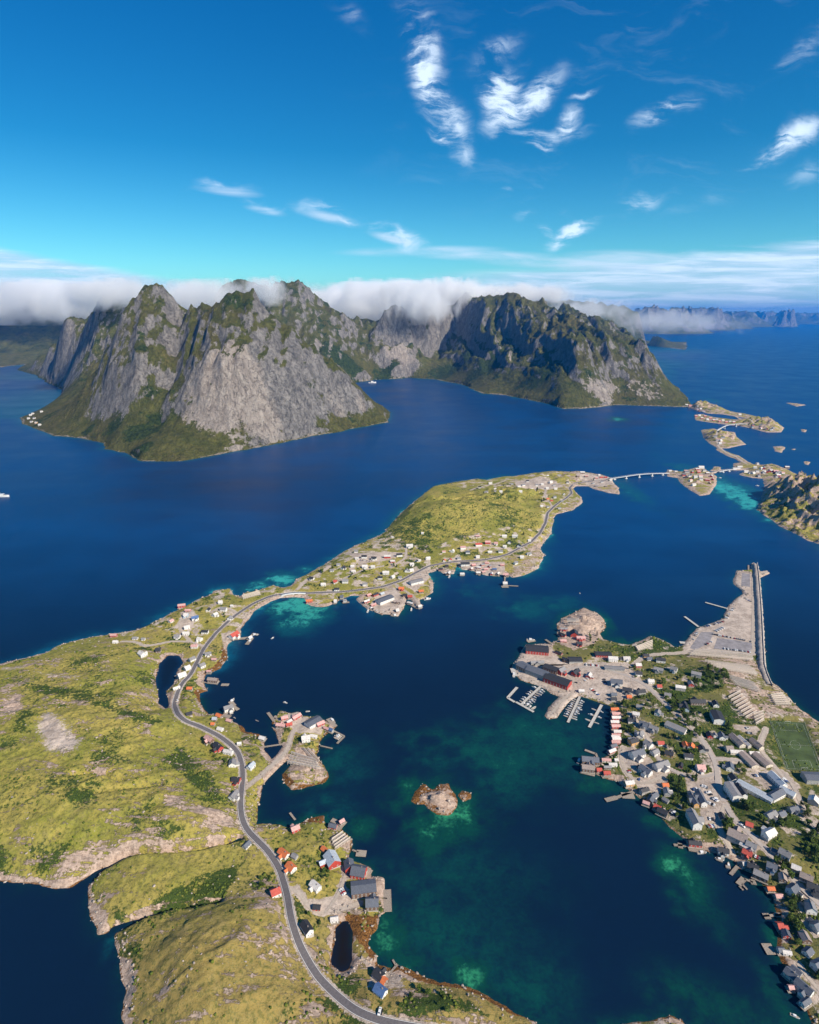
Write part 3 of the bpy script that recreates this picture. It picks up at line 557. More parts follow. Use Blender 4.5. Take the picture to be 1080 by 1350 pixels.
def mountain_mat():
    m, nt, out = new_mat('mountain_rock')
    g = nt.n.new('ShaderNodeNewGeometry'); P = g.outputs['Position']
    at_ = nt.n.new('ShaderNodeAttribute'); at_.attribute_name = 'paint'
    sc = nt.node('ShaderNodeSeparateColor', None, Color=at_.outputs['Color'])
    pale, wood, lush = sc.outputs[0], sc.outputs[1], sc.outputs[2]; shore = at_.outputs['Alpha']
    n1 = nt.noise(P, 0.004, 6, 0.6); n2 = nt.noise(P, 0.018, 7, 0.68); n3 = nt.noise(P, 0.07, 6, 0.7)
    mp = nt.node('ShaderNodeMapping', None, Vector=P); mp.inputs['Rotation'].default_value = (0, R(12), 0); mp.inputs['Scale'].default_value = (0.040, 0.024, 0.013)
    st = nt.noise(mp.outputs[0], 1.0, 8, 0.7, 0.5)
    mp2 = nt.node('ShaderNodeMapping', None, Vector=P); mp2.inputs['Rotation'].default_value = (0, R(-35), 0); mp2.inputs['Scale'].default_value = (0.022, 0.02, 0.012)
    cr_ = nt.noise(mp2.outputs[0], 1.0, 9, 0.68, 1.2)
    crack = nt.rng(nt.math('ABSOLUTE', nt.math('SUBTRACT', cr_, 0.5)), 0.0, 0.012, 1.0, 0.0)
    sepn = nt.node('ShaderNodeSeparateXYZ', None, Vector=g.outputs['Normal'])
    rock = nt.mix(nt.rng(st, .35, .65), c4(.155, .145, .138), c4(.32, .292, .265))
    rock = nt.mix(nt.math('MULTIPLY', nt.rng(n3, .45, .7), .55), rock, c4(.085, .080, .070))
    prock = nt.mix(nt.rng(st, .3, .7), c4(.28, .235, .20), c4(.47, .405, .345))
    prock = nt.mix(nt.math('MULTIPLY', nt.rng(n3, .5, .75), .35), prock, c4(.20, .18, .16))
    rock = nt.mix(nt.rng(nt.math('ADD', pale, nt.math('MULTIPLY', nt.math('SUBTRACT', n2, .5), 1.0)), .3, .65), rock, prock)
    rock = nt.mix(nt.math('MULTIPLY', crack, .5), rock, c4(.05, .046, .042))
    grass = nt.mix(nt.rng(n2, .35, .65), c4(.068, .082, .020), c4(.145, .140, .038))
    grass = nt.mix(nt.math('MULTIPLY', nt.rng(n1, .45, .65), .5), grass, c4(.125, .100, .042))
    grass = nt.mix(lush, grass, nt.mix(nt.rng(n3, .35, .65), c4(.075, .080, .020), c4(.18, .145, .055)))
    grass = nt.mix(nt.math('MULTIPLY', nt.rng(nt.math('ADD', wood, nt.math('MULTIPLY', nt.math('SUBTRACT', n2, .5), 1.2)), .4, .6), .92), grass, nt.mix(nt.rng(n3, .4, .6), c4(.022, .042, .012), c4(.055, .080, .020)))
    steep = nt.math('SUBTRACT', nt.rng(sepn.outputs[2], 0.86, 0.48, 0, 1, False), nt.math('MULTIPLY', lush, .55))
    steep = nt.math('SUBTRACT', nt.math('ADD', steep, nt.math('MULTIPLY', pale, .55)), nt.math('MULTIPLY', wood, .25))
    v = nt.math('ADD', steep, nt.math('ADD', nt.math('MULTIPLY', nt.math('SUBTRACT', n2, .5), .8), nt.math('ADD', nt.math('MULTIPLY', nt.math('SUBTRACT', n3, .5), 1.0), nt.math('MULTIPLY', nt.math('SUBTRACT', st, .5), 1.5))))
    c = nt.mix(nt.rng(v, .34, .52), grass, rock)
    c = nt.mix(nt.rng(nt.math('ADD', shore, nt.math('MULTIPLY', nt.math('SUBTRACT', n3, .5), .8)), .45, .7), c, c4(.36, .30, .24))
    hgt = nt.math('ADD', nt.math('MULTIPLY', n2, 1.4), nt.math('ADD', nt.math('MULTIPLY', n3, .7), nt.math('ADD', nt.math('MULTIPLY', st, 1.8), nt.math('MULTIPLY', crack, -.2))))
    bp = nt.node('ShaderNodeBump', None, Strength=1.0, Distance=16.0, Height=hgt)
    princ(nt, out, c, 0.95, 0.08, 0, bp.outputs[0]); return m
M_TER = terrain_mat(); M_MTN = mountain_mat()
# ---------------------------------------------------------------- near land patches
LUT = []
def bare_polys():
    out = []
    out.append((CP_('G', [(230, 450), (280, 500), (330, 560), (370, 590), (350, 640), (280, 650), (220, 640), (185, 580), (175, 520), (200, 480)]), .80, 16))
    for pts in [[(0, 205), (100, 200), (150, 215), (60, 230), (0, 225)], [(150, 235), (250, 260), (380, 270), (330, 290), (200, 270)], [(480, 755), (560, 760), (540, 775)]]: out.append((CP_('G', pts), .6, 12))
    for k, pts in [('B', [(60, 560), (140, 440), (360, 400), (430, 500), (600, 520), (900, 520), (1000, 640), (1050, 740), (870, 790), (770, 810), (560, 730), (430, 900), (320, 900), (420, 730), (140, 640)]),
                   ('A', [(100, 740), (230, 580), (400, 530), (480, 380), (550, 340), (480, 270), (490, 180), (600, 190), (615, 790), (130, 760)]),
                   ('C', [(500, 490), (670, 500), (700, 530), (640, 560), (520, 520)]), ('C', [(600, 800), (840, 780), (960, 900), (900, 980), (720, 900), (620, 830)]), ('C', [(200, 800), (440, 820), (440, 982), (230, 982)]),
                   ('D', [(400, 280), (500, 250), (640, 350), (700, 440), (620, 470), (520, 440), (440, 380)]), ('D', [(520, 480), (720, 430), (760, 500), (700, 600), (540, 560)]),
                   ('E', [(250, 0), (380, 60), (420, 160), (380, 240), (250, 300), (220, 200)]), ('E', [(440, 440), (600, 520), (720, 430), (640, 380), (560, 480)]),
                   ('P1', [(620, 610), (700, 500), (820, 470), (900, 560), (860, 620), (720, 655)]), ('P1', [(480, 240), (560, 330), (740, 300), (900, 230), (760, 220)]), ('P1', [(860, 440), (1000, 350), (1070, 300), (1060, 400), (960, 500)]),
                   ('P2', [(330, 560), (680, 560), (680, 650), (520, 640), (400, 620)]), ('P3', [(640, 130), (900, 160), (930, 210), (780, 240), (650, 180)]), ('P3', [(200, 200), (400, 170), (560, 230), (450, 260), (230, 260)]),
                   ('L4', [(480, 250), (560, 230), (600, 290), (540, 380), (490, 350)]), ('L4', [(740, 380), (830, 360), (900, 400), (820, 440), (750, 430)]),
                   ('L6', [(290, 340), (480, 250), (560, 330), (740, 360), (700, 480), (600, 470), (500, 480), (400, 400)]), ('L7', [(340, 600), (400, 720), (520, 790), (760, 700), (720, 660), (640, 560), (600, 600), (680, 640), (420, 700), (370, 600)]),
                   ('L7', [(620, 460), (700, 470), (760, 520), (700, 560), (640, 540)]), ('L8', [(680, 420), (760, 400), (820, 480), (780, 640), (860, 700), (950, 640), (1060, 640), (1000, 520), (900, 480), (860, 500)]),
                   ('F', [(840, 640), (900, 760), (1080, 860), (1080, 900), (900, 800), (860, 720)])]: out.append((CP_(k, pts), .75, 3))
    return out
BARE = bare_polys()
ROCKP = [CP_('G', p) for p in [[(0, 310), (100, 340), (130, 420), (60, 520), (60, 570), (0, 570)], [(290, 380), (400, 400), (440, 420), (400, 470), (300, 410)], [(590, 400), (670, 400), (660, 440), (600, 440)], [(380, 990), (560, 980), (640, 1030), (480, 1060), (330, 1140), (240, 1150), (180, 1120)],
        [(700, 790), (860, 830), (1010, 860), (1020, 920), (920, 980), (830, 960), (700, 880)], [(480, 830), (540, 840), (520, 870), (475, 850)], [(340, 690), (440, 690), (420, 710), (350, 710)], [(80, 940), (110, 940), (100, 1080), (140, 1100), (60, 1000)]]] + \
        [CP_('H', p) for p in [[(640, 420), (740, 370), (800, 400), (800, 460), (690, 470)], [(660, 560), (800, 510), (790, 560), (700, 620), (640, 700), (690, 620)], [(340, 720), (440, 520), (450, 600), (400, 700), (390, 803), (300, 803)], [(480, 580), (540, 510), (500, 600), (450, 700)], [(200, 370), (260, 370), (230, 410)], [(80, 360), (130, 370), (170, 470), (110, 470)]]] + \
        [CP_('K', p) for p in [[(90, 320), (160, 290), (200, 350), (180, 500), (150, 480), (160, 400), (90, 360)], [(260, 380), (340, 470), (300, 480), (250, 500), (220, 470)], [(390, 420), (560, 460), (680, 480), (780, 570), (900, 612), (830, 612), (700, 530), (560, 480), (480, 470), (380, 440)]]] + \
        [CP_('B', [(440, 200), (590, 110), (750, 240), (690, 320), (560, 290), (420, 350)]), CP_('A', [(640, 860), (700, 880), (860, 1080), (400, 1080), (300, 900), (120, 800), (150, 760), (600, 800)]), CP_('C', [(450, 250), (700, 180), (760, 170), (900, 330), (1080, 460), (1080, 640), (960, 440), (760, 430), (700, 480), (500, 340)]),
         CP_('P2', [(860, 440), (1000, 350), (1020, 220), (1080, 180), (1080, 230), (1040, 340), (960, 500), (900, 610), (760, 660), (690, 640), (780, 560)]), CP_('P3', [(440, 560), (480, 420), (640, 330), (640, 280), (600, 240), (690, 320), (620, 400), (500, 430), (470, 580), (330, 680)]), CP_('P3', [(750, 230), (950, 240), (950, 285), (800, 265)])]
KELPP = [CP_('K', p) for p in [[(40, 90), (200, 110), (200, 200), (190, 320), (260, 360), (330, 330), (560, 410), (760, 490), (960, 600), (830, 570), (600, 450), (400, 420), (320, 370), (220, 370), (130, 260), (90, 180)]]] + \
        [CP_('L5', [(490, 40), (620, 0), (500, 100)]), CP_('L5', [(340, 200), (520, 210), (500, 430), (430, 330)]), CP_('L5', [(760, 440), (860, 480), (860, 560), (1010, 550), (1020, 640), (860, 600), (790, 580)]), CP_('L4', [(740, 440), (790, 520), (700, 620), (620, 640), (740, 540)]),
         CP_('L7', [(340, 170), (430, 110), (530, 110), (520, 190)]), CP_('L6', [(340, 780), (360, 900), (550, 950), (760, 880), (780, 820), (680, 900), (500, 920)]), CP_('F', [(600, 0), (700, 100), (700, 500), (1040, 1234), (960, 1234), (680, 560), (640, 200)]), CP_('L7', [(600, 820), (860, 780), (870, 884), (620, 884)])]
BUSHP = [(CP_('P2', [(0, 400), (200, 250), (560, 230), (900, 250), (920, 340), (640, 380), (560, 380), (0, 500)]), .50), (CP_('P1', [(560, 200), (780, 60), (1080, 30), (1080, 230), (900, 200), (640, 200)]), .7), (CP_('G', [(780, 560), (900, 640), (1010, 840), (880, 800), (760, 700), (680, 660)]), .8),
         (CP_('G', [(0, 260), (380, 340), (500, 420), (740, 480), (640, 520), (400, 440), (120, 340)]), .75), (CP_('H', [(170, 450), (330, 370), (480, 280), (640, 230), (620, 300), (560, 400), (420, 400), (180, 490)]), .85), (CP_('H', [(660, 300), (760, 260), (740, 350), (660, 360)]), .9),
         (CP_('K', [(300, 540), (340, 460), (560, 480), (720, 560), (760, 612), (300, 612)]), .9), (CP_('H', [(380, 740), (500, 600), (520, 560), (520, 700), (420, 803)]), .55), (CP_('L8', [(560, 480), (700, 520), (700, 680), (560, 640)]), .85), (CP_('L7', [(380, 480), (600, 440), (600, 600), (420, 640)]), .6),
         (CP_('R', [(720, 700), (880, 740), (1040, 900), (900, 900), (800, 760), (700, 800)]), .6), (CP_('C', [(240, 170), (480, 160), (500, 230), (340, 290), (250, 260)]), .9), (CP_('E', [(900, 350), (1080, 350), (1080, 640), (940, 520)]), .8)]
def inpoly(P, X, Y, soft=4.0):
    A = np.asarray(P); o = np.zeros(X.shape); sel = (X > A[:, 0].min() - 15) & (X < A[:, 0].max() + 15) & (Y > A[:, 1].min() - 15) & (Y < A[:, 1].max() + 15)
    if sel.any(): o[sel] = sstep(sdf(P, X[sel], Y[sel]), -soft, soft)
    return o
def paint_near(X, Y, d, h, rd):
    n = fbm(X / 25, Y / 25, 4, 3); n2 = fbm(X / 60, Y / 40, 4, 13)
    rock = 0.31 + n * .38; bush = 0.40 + n2 * .6; grav = np.zeros_like(X); kelp = np.zeros_like(X)
    urban_r = (X > 100) & (Y < 1100)
    shore = 1 - sstep(d + n * 13, 0, 9); rock = np.maximum(rock, shore * .95)
    rock = np.where(urban_r, np.maximum(rock * .6, shore * .95), rock)
    vill = urban_r | ((Y > 880) & (X < 600))
    n3_ = fbm(X / 13, Y / 13, 3, 19) - .13 * urban_r; crown_ = 1 - inpoly(CP_('P2', [(-150, 330), (-60, 140), (60, 40), (200, -20), (440, 60), (860, 60), (930, 200), (930, 330), (640, 350), (560, 370), (200, 440), (0, 440)]), X, Y, 15); rock = np.where(vill & (X < 600), rock * (.35 + .65 * crown_), rock); grav = np.where(vill, np.clip(.24 + n3_ * .8, 0, .6) * crown_, grav)
    strip = (Y > 850) & (Y < 1700) & (X < 600)
    rock = np.where(strip, np.maximum(rock * .8, shore), rock)
    rock = np.where((Y > 1600) & (X > 500), rock + .26, np.where(X > 700, rock + .06, rock))
    kelp = np.where((Y < 900) & (np.abs(X - 30) < 90) & (Y > 480) & (Y < 600), .50 + n * .5, kelp)
    rock = np.where((Y < 900) & (np.abs(X - 30) < 90) & (Y > 480) & (Y < 600), 1.0, rock); bush = np.where((Y < 900) & (np.abs(X - 30) < 90) & (Y > 480) & (Y < 600), 0, bush)
    for P in ROCKP: q = inpoly(P, X, Y, 9); rock = np.maximum(rock, q * (.62 + n * .35)); bush = bush * (1 - .8 * q)
    for P, s in BUSHP: bush = np.maximum(bush, inpoly(P, X, Y, 8) * s)
    for P, s, so in BARE: q = inpoly(P, X, Y, so); grav = np.maximum(grav, q * s); bush *= (1 - q)
    grav = np.maximum(grav, (1 - sstep(rd, 0.3, 2.5)) * .8)
    bush = np.where(urban_r, bush + .22, bush)
    for P in (CP_('L6', [(440, 600), (640, 600), (740, 760), (740, 900), (400, 900), (380, 780), (480, 700)]), CP_('L7', [(540, 290), (640, 230), (720, 280), (700, 370), (590, 370)]), CP_('C', [(470, 280), (560, 240), (700, 400), (720, 470), (610, 450)])):
        q = inpoly(P, X, Y, 4); rock = np.maximum(rock * (1 - q), q * (.80 + n * .5)); kelp = np.maximum(kelp, q * (.36 + n * .5)); bush *= 1 - q
    q = inpoly(CP_('B', [(380, 260), (440, 180), (590, 100), (700, 140), (770, 250), (720, 330), (680, 380), (520, 440), (400, 370)]), X, Y, 4); rock = np.maximum(rock, q * .9); kelp = np.maximum(kelp, q * (.26 + n * .5)); grav *= 1 - q
    for P in KELPP: kelp = np.maximum(kelp, inpoly(P, X, Y, 3) * .95)
    kelp = np.maximum(kelp, (1 - sstep(np.abs(h - 0.1), 0.3, 1.0)) * .62 * (Y < 1000))
    kelp *= 1 - sstep(h, 1.8, 4.2)
    return np.stack([np.clip(rock, 0, 1), np.clip(bush, 0, 1), np.clip(grav, 0, 1), np.clip(kelp, 0, 1)], -1)
M_NEAR = []
for (x0, x1, y0, y1, st_) in [(-760, 760, 170, 800, 2.0), (-960, 1500, 796, 1650, 3.0), (-150, 2400, 1640, 3700, 5.0)]:
    xs = np.arange(x0, x1 + .1, st_); ys = np.arange(y0, y1 + .1, st_); X, Y = np.meshgrid(xs, ys)
    if st_ == 2.0: Xr, Yr = X.ravel(), Y.ravel()
    d = coastd(X, Y); h, rd = near_h(X, Y, d, True)
    me = grid_mesh('terrain', xs, ys, h, h > -3.0, paint_near(X, Y, d, h, rd))
    o = link('terrain', me, M_TER); tag(o, kind='structure')
    LUT.append((x0, y0, st_, h, d))
def HG(x, y, what=0):
    if x < -150 and y > 2000: return float(mtn_h(np.array([float(x)]), np.array([float(y)]))[0][0])
    for x0, y0, s, h, d in LUT:
        i = (x - x0) / s; j = (y - y0) / s
        if 0 <= i < h.shape[1] - 1 and 0 <= j < h.shape[0] - 1:
            a = h if what == 0 else d
            ii, jj = int(i), int(j); fx, fy = i - ii, j - jj
            return float((a[jj, ii] * (1 - fx) + a[jj, ii + 1] * fx) * (1 - fy) + (a[jj + 1, ii] * (1 - fx) + a[jj + 1, ii + 1] * fx) * fy)
    return -5.0
def at(px, py):
    z = 0.0
    for _ in range(14):
        x, y = gp(px, py, z); z = 0.5 * z + 0.5 * max(0.0, HG(x, y))
    x, y = gp(px, py, z); return x, y, max(0.0, HG(x, y))
# ---------------------------------------------------------------- mountain patches
def mtn_paint(X, Y, H, d):
    # pixel of every vertex is not used: regions are given on the ground
    def blob(px, py, Yd, r, s):
        if px < 515 and Yd < 3200: Yd += 140 if px < 170 else 100
        x, y, z = yp(px, py, Yd); return s * np.exp(-(((X - x) / r) ** 2 + ((Y - y) / (r * .8)) ** 2))
    n = fbm(X / 120, Y / 120, 4, 61)
    pale = np.zeros_like(X)
    for b in [(300, 500, 2440, 150, 1.3), (280, 545, 2330, 120, 1.3), (335, 530, 2400, 110, 1.1), (290, 470, 2500, 90, .7), (310, 580, 2250, 90, .7), (280, 585, 2230, 80, .6), (175, 505, 2560, 60, .5), (240, 580, 2170, 60, .5), (350, 575, 2320, 90, .45), (390, 500, 2600, 100, .3), (445, 530, 2780, 90, .45), (480, 545, 2900, 60, .6),
              (525, 460, 5350, 170, .75), (425, 455, 5000, 130, .5), (668, 500, 4560, 100, .6), (790, 505, 3640, 110, 1.0), (850, 500, 3680, 150, 1.1), (812, 490, 3740, 80, .9), (868, 505, 3650, 90, .9), (865, 520, 3560, 90, .5)]: pale = np.maximum(pale, blob(*b))
    wood = 0.25 + n * .5
    for b in [(190, 560, 2330, 110, .9), (180, 590, 2130, 90, .9), (150, 560, 2400, 80, .7), (205, 540, 2420, 60, .8), (120, 570, 2480, 60, .6), (450, 490, 4950, 250, .8), (520, 490, 5150, 260, .8), (600, 480, 5200, 350, .75), (650, 490, 4700, 300, .75), (720, 500, 4000, 200, .8), (830, 528, 3450, 90, .8), (440, 550, 2800, 60, .6), (360, 560, 2400, 50, .5)]: wood = np.maximum(wood, blob(*b))
    lush = 0.05 + 0.30 * (1 - sstep(H, 20, 140)) + n * .35
    for b in [(60, 550, 2850, 260, .9), (110, 540, 2750, 200, .8), (135, 500, 3000, 150, .5), (225, 470, 2700, 70, .7), (320, 560, 2330, 60, .8), (370, 570, 2400, 70, .8), (430, 560, 2700, 80, .9), (705, 412, 5450, 330, .95), (740, 428, 4600, 260, .95), (690, 400, 5500, 200, .8), (480, 480, 5100, 250, .5), (60, 500, 4500, 300, .4), (230, 600, 2060, 60, .6)]: lush = np.maximum(lush, blob(*b))
    shore = .75 * (1 - sstep(H + n * 5, 1.0, 5.0))
    shore *= (H > 0.2)
    return np.stack([np.clip(pale, 0, 1), np.clip(wood, 0, 1), np.clip(lush, 0, 1), np.clip(shore, 0, 1)], -1)
for (x0, x1, y0, y1, st_) in [(-2700, 60, 1960, 4560, 8.0), (-2700, 60, 4550, 6400, 13.0), (50, 2250, 3200, 5300, 8.0), (50, 3000, 5290, 7200, 12.0), (-10500, 60, 6380, 16200, 55.0), (50, 6000, 7180, 16200, 55.0), (-5500, -2690, 4000, 6400, 30.0)]:
    xs = np.arange(x0, x1 + .1, st_); ys = np.arange(y0, y1 + .1, st_); X, Y = np.meshgrid(xs, ys)
    h, d = mtn_h(X, Y)
    me = grid_mesh('mountain', xs, ys, h, h > -6, mtn_paint(X, Y, h, d))
    o = link('mountain', me, M_MTN); tag(o, kind='structure')
# islands and peaks far off on the horizon
for (px, wpx, hpx, Yd, sd) in [(900, 34, 15, 21000, 1), (930, 40, 13, 23000, 2), (965, 54, 12, 30000, 4), (1008, 44, 13, 36000, 5), (920, 70, 16, 26000, 21), (1050, 60, 10, 42000, 22), (880, 60, 17, 19000, 23), (850, 50, 15, 24000, 24), (1000, 90, 9, 45000, 25), (1036, 17, 14, 30000, 6), (1072, 50, 10, 40000, 7), (985, 50, 8, 40000, 8), (1150, 70, 12, 36000, 9), (855, 50, 12, 26000, 10)]:
    x, y, z = yp(px, 416, Yd); mpp = Yd / CP / FPX; rx = wpx * mpp; hz = (hpx + 4) * mpp + 500 * 0 + 0.0
    top = yp(px, 424 - hpx, Yd)[2]; top = max(top, 150)
    xs = np.linspace(-rx, rx, 150); ys = np.linspace(-rx * .7, rx * .7, 90); X, Y = np.meshgrid(xs, ys)
    r = np.sqrt((X / rx) ** 2 + (Y / (rx * .7)) ** 2)
    s = rx / 3.2
    hh = top * (.62 * ridged(X / s + sd * 9, Y / s, 3, 200 + sd, .34) + .42 * vnoise(X / s * .6 + sd, Y / s * .6, sd) + .08) * (1 - sstep(r, .35, 1.0)) * 1.25 - 20 * r
    me = grid_mesh('island', xs, ys, hh, hh > -30, np.stack([np.zeros_like(X), np.zeros_like(X), np.full_like(X, .1), np.zeros_like(X)], -1))
    o = link('island', me, M_MTN); o.location = (x, y, 0); tag(o, kind='structure')
# ---------------------------------------------------------------- sea
def water_mat():
    m, nt, out = new_mat('sea_water')
    g = nt.n.new('ShaderNodeNewGeometry'); P = g.outputs['Position']
    at_ = nt.n.new('ShaderNodeAttribute'); at_.attribute_name = 'paint'
    sc = nt.node('ShaderNodeSeparateColor', None, Color=at_.outputs['Color'])
    sh, dark, green = sc.outputs
    n1 = nt.noise(P, 0.0045, 5, 0.6); n2 = nt.noise(P, 0.06, 6, 0.7, 0.5); n3 = nt.noise(P, 0.28, 4, 0.6)
    deep = nt.mix(nt.rng(n1, .35, .65), c4(.0022, .0330, .1120), c4(.0028, .0450, .1450))
    mpk = nt.node('ShaderNodeMapping', None, Vector=P); mpk.inputs['Rotation'].default_value = (0, 0, R(12)); mpk.inputs['Scale'].default_value = (.0012, .009, 1)
    lane = nt.noise(mpk.outputs[0], 1.0, 7, .62, .8)
    deep = nt.mix(nt.math('MULTIPLY', nt.rng(lane, .50, .68), .30), deep, c4(.006, .060, .17))
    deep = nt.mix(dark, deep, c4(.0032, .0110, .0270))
    tex = nt.math('MULTIPLY', nt.math('SUBTRACT', nt.math('ADD', nt.math('MULTIPLY', n2, .6), nt.math('MULTIPLY', n3, .4)), .5), 1.7)
    s = nt.math('ADD', sh, nt.math('MULTIPLY', tex, nt.math('MULTIPLY', sh, 2.2)), True)
    teal = nt.mix(nt.rng(s, 0.0, 0.45), deep, nt.mix(green, c4(.004, .070, .125), c4(.0035, .048, .040)))
    teal = nt.mix(nt.rng(s, 0.42, 1.0), teal, nt.mix(green, c4(.035, .33, .33), c4(.030, .24, .12)))
    teal = nt.mix(at_.outputs['Alpha'], teal, c4(.010, .008, .007))
    w1 = nt.noise(P, 0.35, 3, 0.6); mpw = nt.node('ShaderNodeMapping', None, Vector=P); mpw.inputs['Rotation'].default_value = (0, 0, R(20)); mpw.inputs['Scale'].default_value = (.05, .16, 1)
    w2 = nt.noise(mpw.outputs[0], 1.0, 6, .65)
    bp = nt.node('ShaderNodeBump', None, Strength=0.20, Distance=0.8, Height=nt.math('ADD', nt.math('MULTIPLY', w1, .5), w2))
    b = princ(nt, out, teal, nt.rng(n1, .3, .7, .30, .40), 0.13, 0, bp.outputs[0]); b.inputs['IOR'].default_value = 1.333
    return m
M_SEA = water_mat()
shoals = [(400, 802, 50, 26, 1.0, .45), (388, 798, 34, 18, 1.0, .4), (340, 776, 50, 11, .8, .2), (375, 768, 42, 15, .85, .2), (405, 752, 20, 8, .6, .1), (980, 655, 38, 55, .95, .1), (960, 640, 24, 30, .7, .1), (990, 672, 16, 30, .6, .1), (1000, 650, 14, 30, .5, .1),
          (815, 553, 16, 4, .8, .3), (828, 645, 22, 30, .45, .1), (590, 1072, 50, 34, .62, 1), (610, 1072, 26, 26, .7, 1), (560, 1040, 40, 24, .45, 1), (650, 985, 90, 30, .34, .9), (690, 1000, 70, 40, .35, .9), (740, 985, 60, 50, .34, .9), (600, 1170, 120, 60, .22, .9), (600, 1240, 90, 60, .32, .9), (620, 1285, 24, 22, .75, 1), (560, 1200, 40, 30, .3, .9), (505, 1250, 34, 40, .6, 1), (520, 1285, 40, 20, .5, 1), (700, 1300, 60, 50, .3, .9),
          (906, 1165, 26, 32, .62, 1), (925, 1185, 30, 40, .25, 1), (480, 1085, 18, 16, .4, 1), (440, 1060, 40, 18, .28, .8), (455, 1000, 40, 24, .25, .8), (695, 805, 50, 22, .42, .5), (740, 795, 40, 14, .35, .5), (640, 780, 60, 22, .22, .4), (690, 962, 50, 20, .35, .9), (1000, 1330, 80, 20, .25, 1), (925, 1330, 60, 30, .3, 1), (1020, 1310, 18, 40, .35, 1), (535, 1170, 60, 20, .12, 1), (150, 1240, 12, 20, .45, .6), (1020, 1235, 10, 14, .4, 1), (900, 1095, 24, 12, .4, 1), (860, 1075, 20, 12, .4, 1), (790, 1035, 30, 10, .45, 1), (560, 1310, 40, 12, .4, 1)]
sh_w = [(*gp(a, b, 0), c * .9, d_, s, g_) for a, b, c, d_, s, g_ in shoals]
def sea_paint(X, Y):
    d = coastd(X, Y)
    dm = np.full(X.shape, -400.0); sel = Y > 1700
    if sel.any(): dm[sel] = np.maximum(sdf(shore_m, X[sel], Y[sel]), -400)
    n = fbm(X / 18, Y / 18, 4, 301); n2 = fbm(X / 90, Y / 90, 4, 307)
    outer = sstep(Y, 700, 1000) * (X < 350)
    sh = np.exp(np.minimum(d, 0) / (9 + 9 * outer)) * (.34 + .22 * outer) * (0.8 + .8 * n2)
    sh = np.maximum(sh, np.exp(np.minimum(dm, 0) / 16) * .42)
    green = 1 - sstep(Y, 820, 1250) * .9
    green = np.where(X < -60, green * (Y < 720), green)
    for x, y, a, b, s, g_ in sh_w:
        sc = 1.2 if y < 800 else .78
        mx = a * sc / (FPX / (y * CP + CAMZ * SP)); my = b * sc / (FPX / (y * CP + CAMZ * SP)) / max(.15, CAMZ / math.hypot(y, CAMZ))
        q = np.exp(-((((X - x) + n * mx * .8) / mx) ** 2 + (((Y - y) + n2 * my * .8) / my) ** 2) * 1.0) * s
        green = np.where(q > sh, g_, green); sh = np.maximum(sh, q)
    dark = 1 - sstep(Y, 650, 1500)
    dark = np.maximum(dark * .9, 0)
    for x, y, a, b in [(*gp(300, 640), 500, 260), (*gp(100, 1300), 200, 120)]: dark = np.maximum(dark, .35 * np.exp(-((X - x) / a) ** 2 - ((Y - y) / b) ** 2))
    brown = np.zeros_like(X)
    for P in (pond_a, pond_b):
        q = inpoly(P, X, Y, 10); sh = sh * (1 - q); dark = np.maximum(dark, q)
        if P is pond_b: brown = q
    lk = (X < gp(162, 1300)[0] + 60) & (Y < 560); sh = np.where(lk, sh * .5, sh)
    sh = np.clip(sh * (1 + .5 * n), 0, 1)
    return np.stack([sh, np.clip(dark, 0, 1), np.clip(green, 0, 1), brown], -1)
def axis(segs):
    o = []
    for a, b, s in segs: o += list(np.arange(a, b, s))
    return np.array(o + [segs[-1][1]], float)
xs = axis([(-70000, -10000, 10000), (-10000, -2000, 1000), (-2000, -700, 50), (-700, 800, 4), (800, 2600, 20), (2600, 10000, 800), (10000, 70000, 10000)])
ys = axis([(-3000, 150, 450), (150, 900, 4), (900, 1500, 6), (1500, 3800, 20), (3800, 8000, 200), (8000, 70000, 3000)])
X, Y = np.meshgrid(xs, ys)
me = grid_mesh('water', xs, ys, np.zeros_like(X), np.ones_like(X, bool), sea_paint(X, Y), True)
tag(link('water', me, M_SEA), kind='structure')
# seabed under everything, so that the land does not float
mb = MB(); mb.box(-69000, 69000, -2900, 69000, -60, -40); tag(mb.obj('ground', simple('seabed', (.02, .03, .03))), kind='structure')
# ---------------------------------------------------------------- roads
M_ASPH = simple('asphalt', (.150, .135, .135), .85, .22, .6); M_GRAVEL = simple('gravel_road', (.44, .37, .30), .95, .2, .5)
M_LINE = simple('road_paint', (.75, .73, .68), .6, .1, 2); M_CONC = simple('concrete', (.46, .42, .37), .85, .2, .5); M_CONCB = simple('bridge_concrete', (.62, .62, .60), .8, .12, .3)
def ribbon(x, y, z, w, name, mat, off=0.0, kind='structure', parent=None):
    dx = np.gradient(x); dy = np.gradient(y); l = np.hypot(dx, dy) + 1e-9; nx, ny = -dy / l, dx / l
    a = np.stack([x + nx * (off + w / 2), y + ny * (off + w / 2), z], 1); b = np.stack([x + nx * (off - w / 2), y + ny * (off - w / 2), z], 1)
    n = len(x); V = np.concatenate([a, b]); i = np.arange(n - 1)
    me = mesh_np(name, V, np.stack([i, i + n, i + n + 1, i + 1], 1))
    return tag(link(name, me, mat, parent), kind=kind if not parent else None)
for n_, wd_, k_, x, y, z in road_prof:
    if k_ == 0:
        ribbon(x, y, z, wd_ - .6, 'road', M_ASPH)
        for o_ in (-2.9, 2.9): ribbon(x, y, z + .012, .28, 'road_marking', M_LINE, o_)
    else: ribbon(x, y, z - .02, wd_ * .8, 'road' if n_ in ('r_b', 'r_c', 'r_d', 'r_i', 'far_a') else 'path', simple('village_asphalt', (.40, .345, .30), .9, .15, .5) if n_ in ('r_b', 'r_c', 'r_d') else M_GRAVEL)
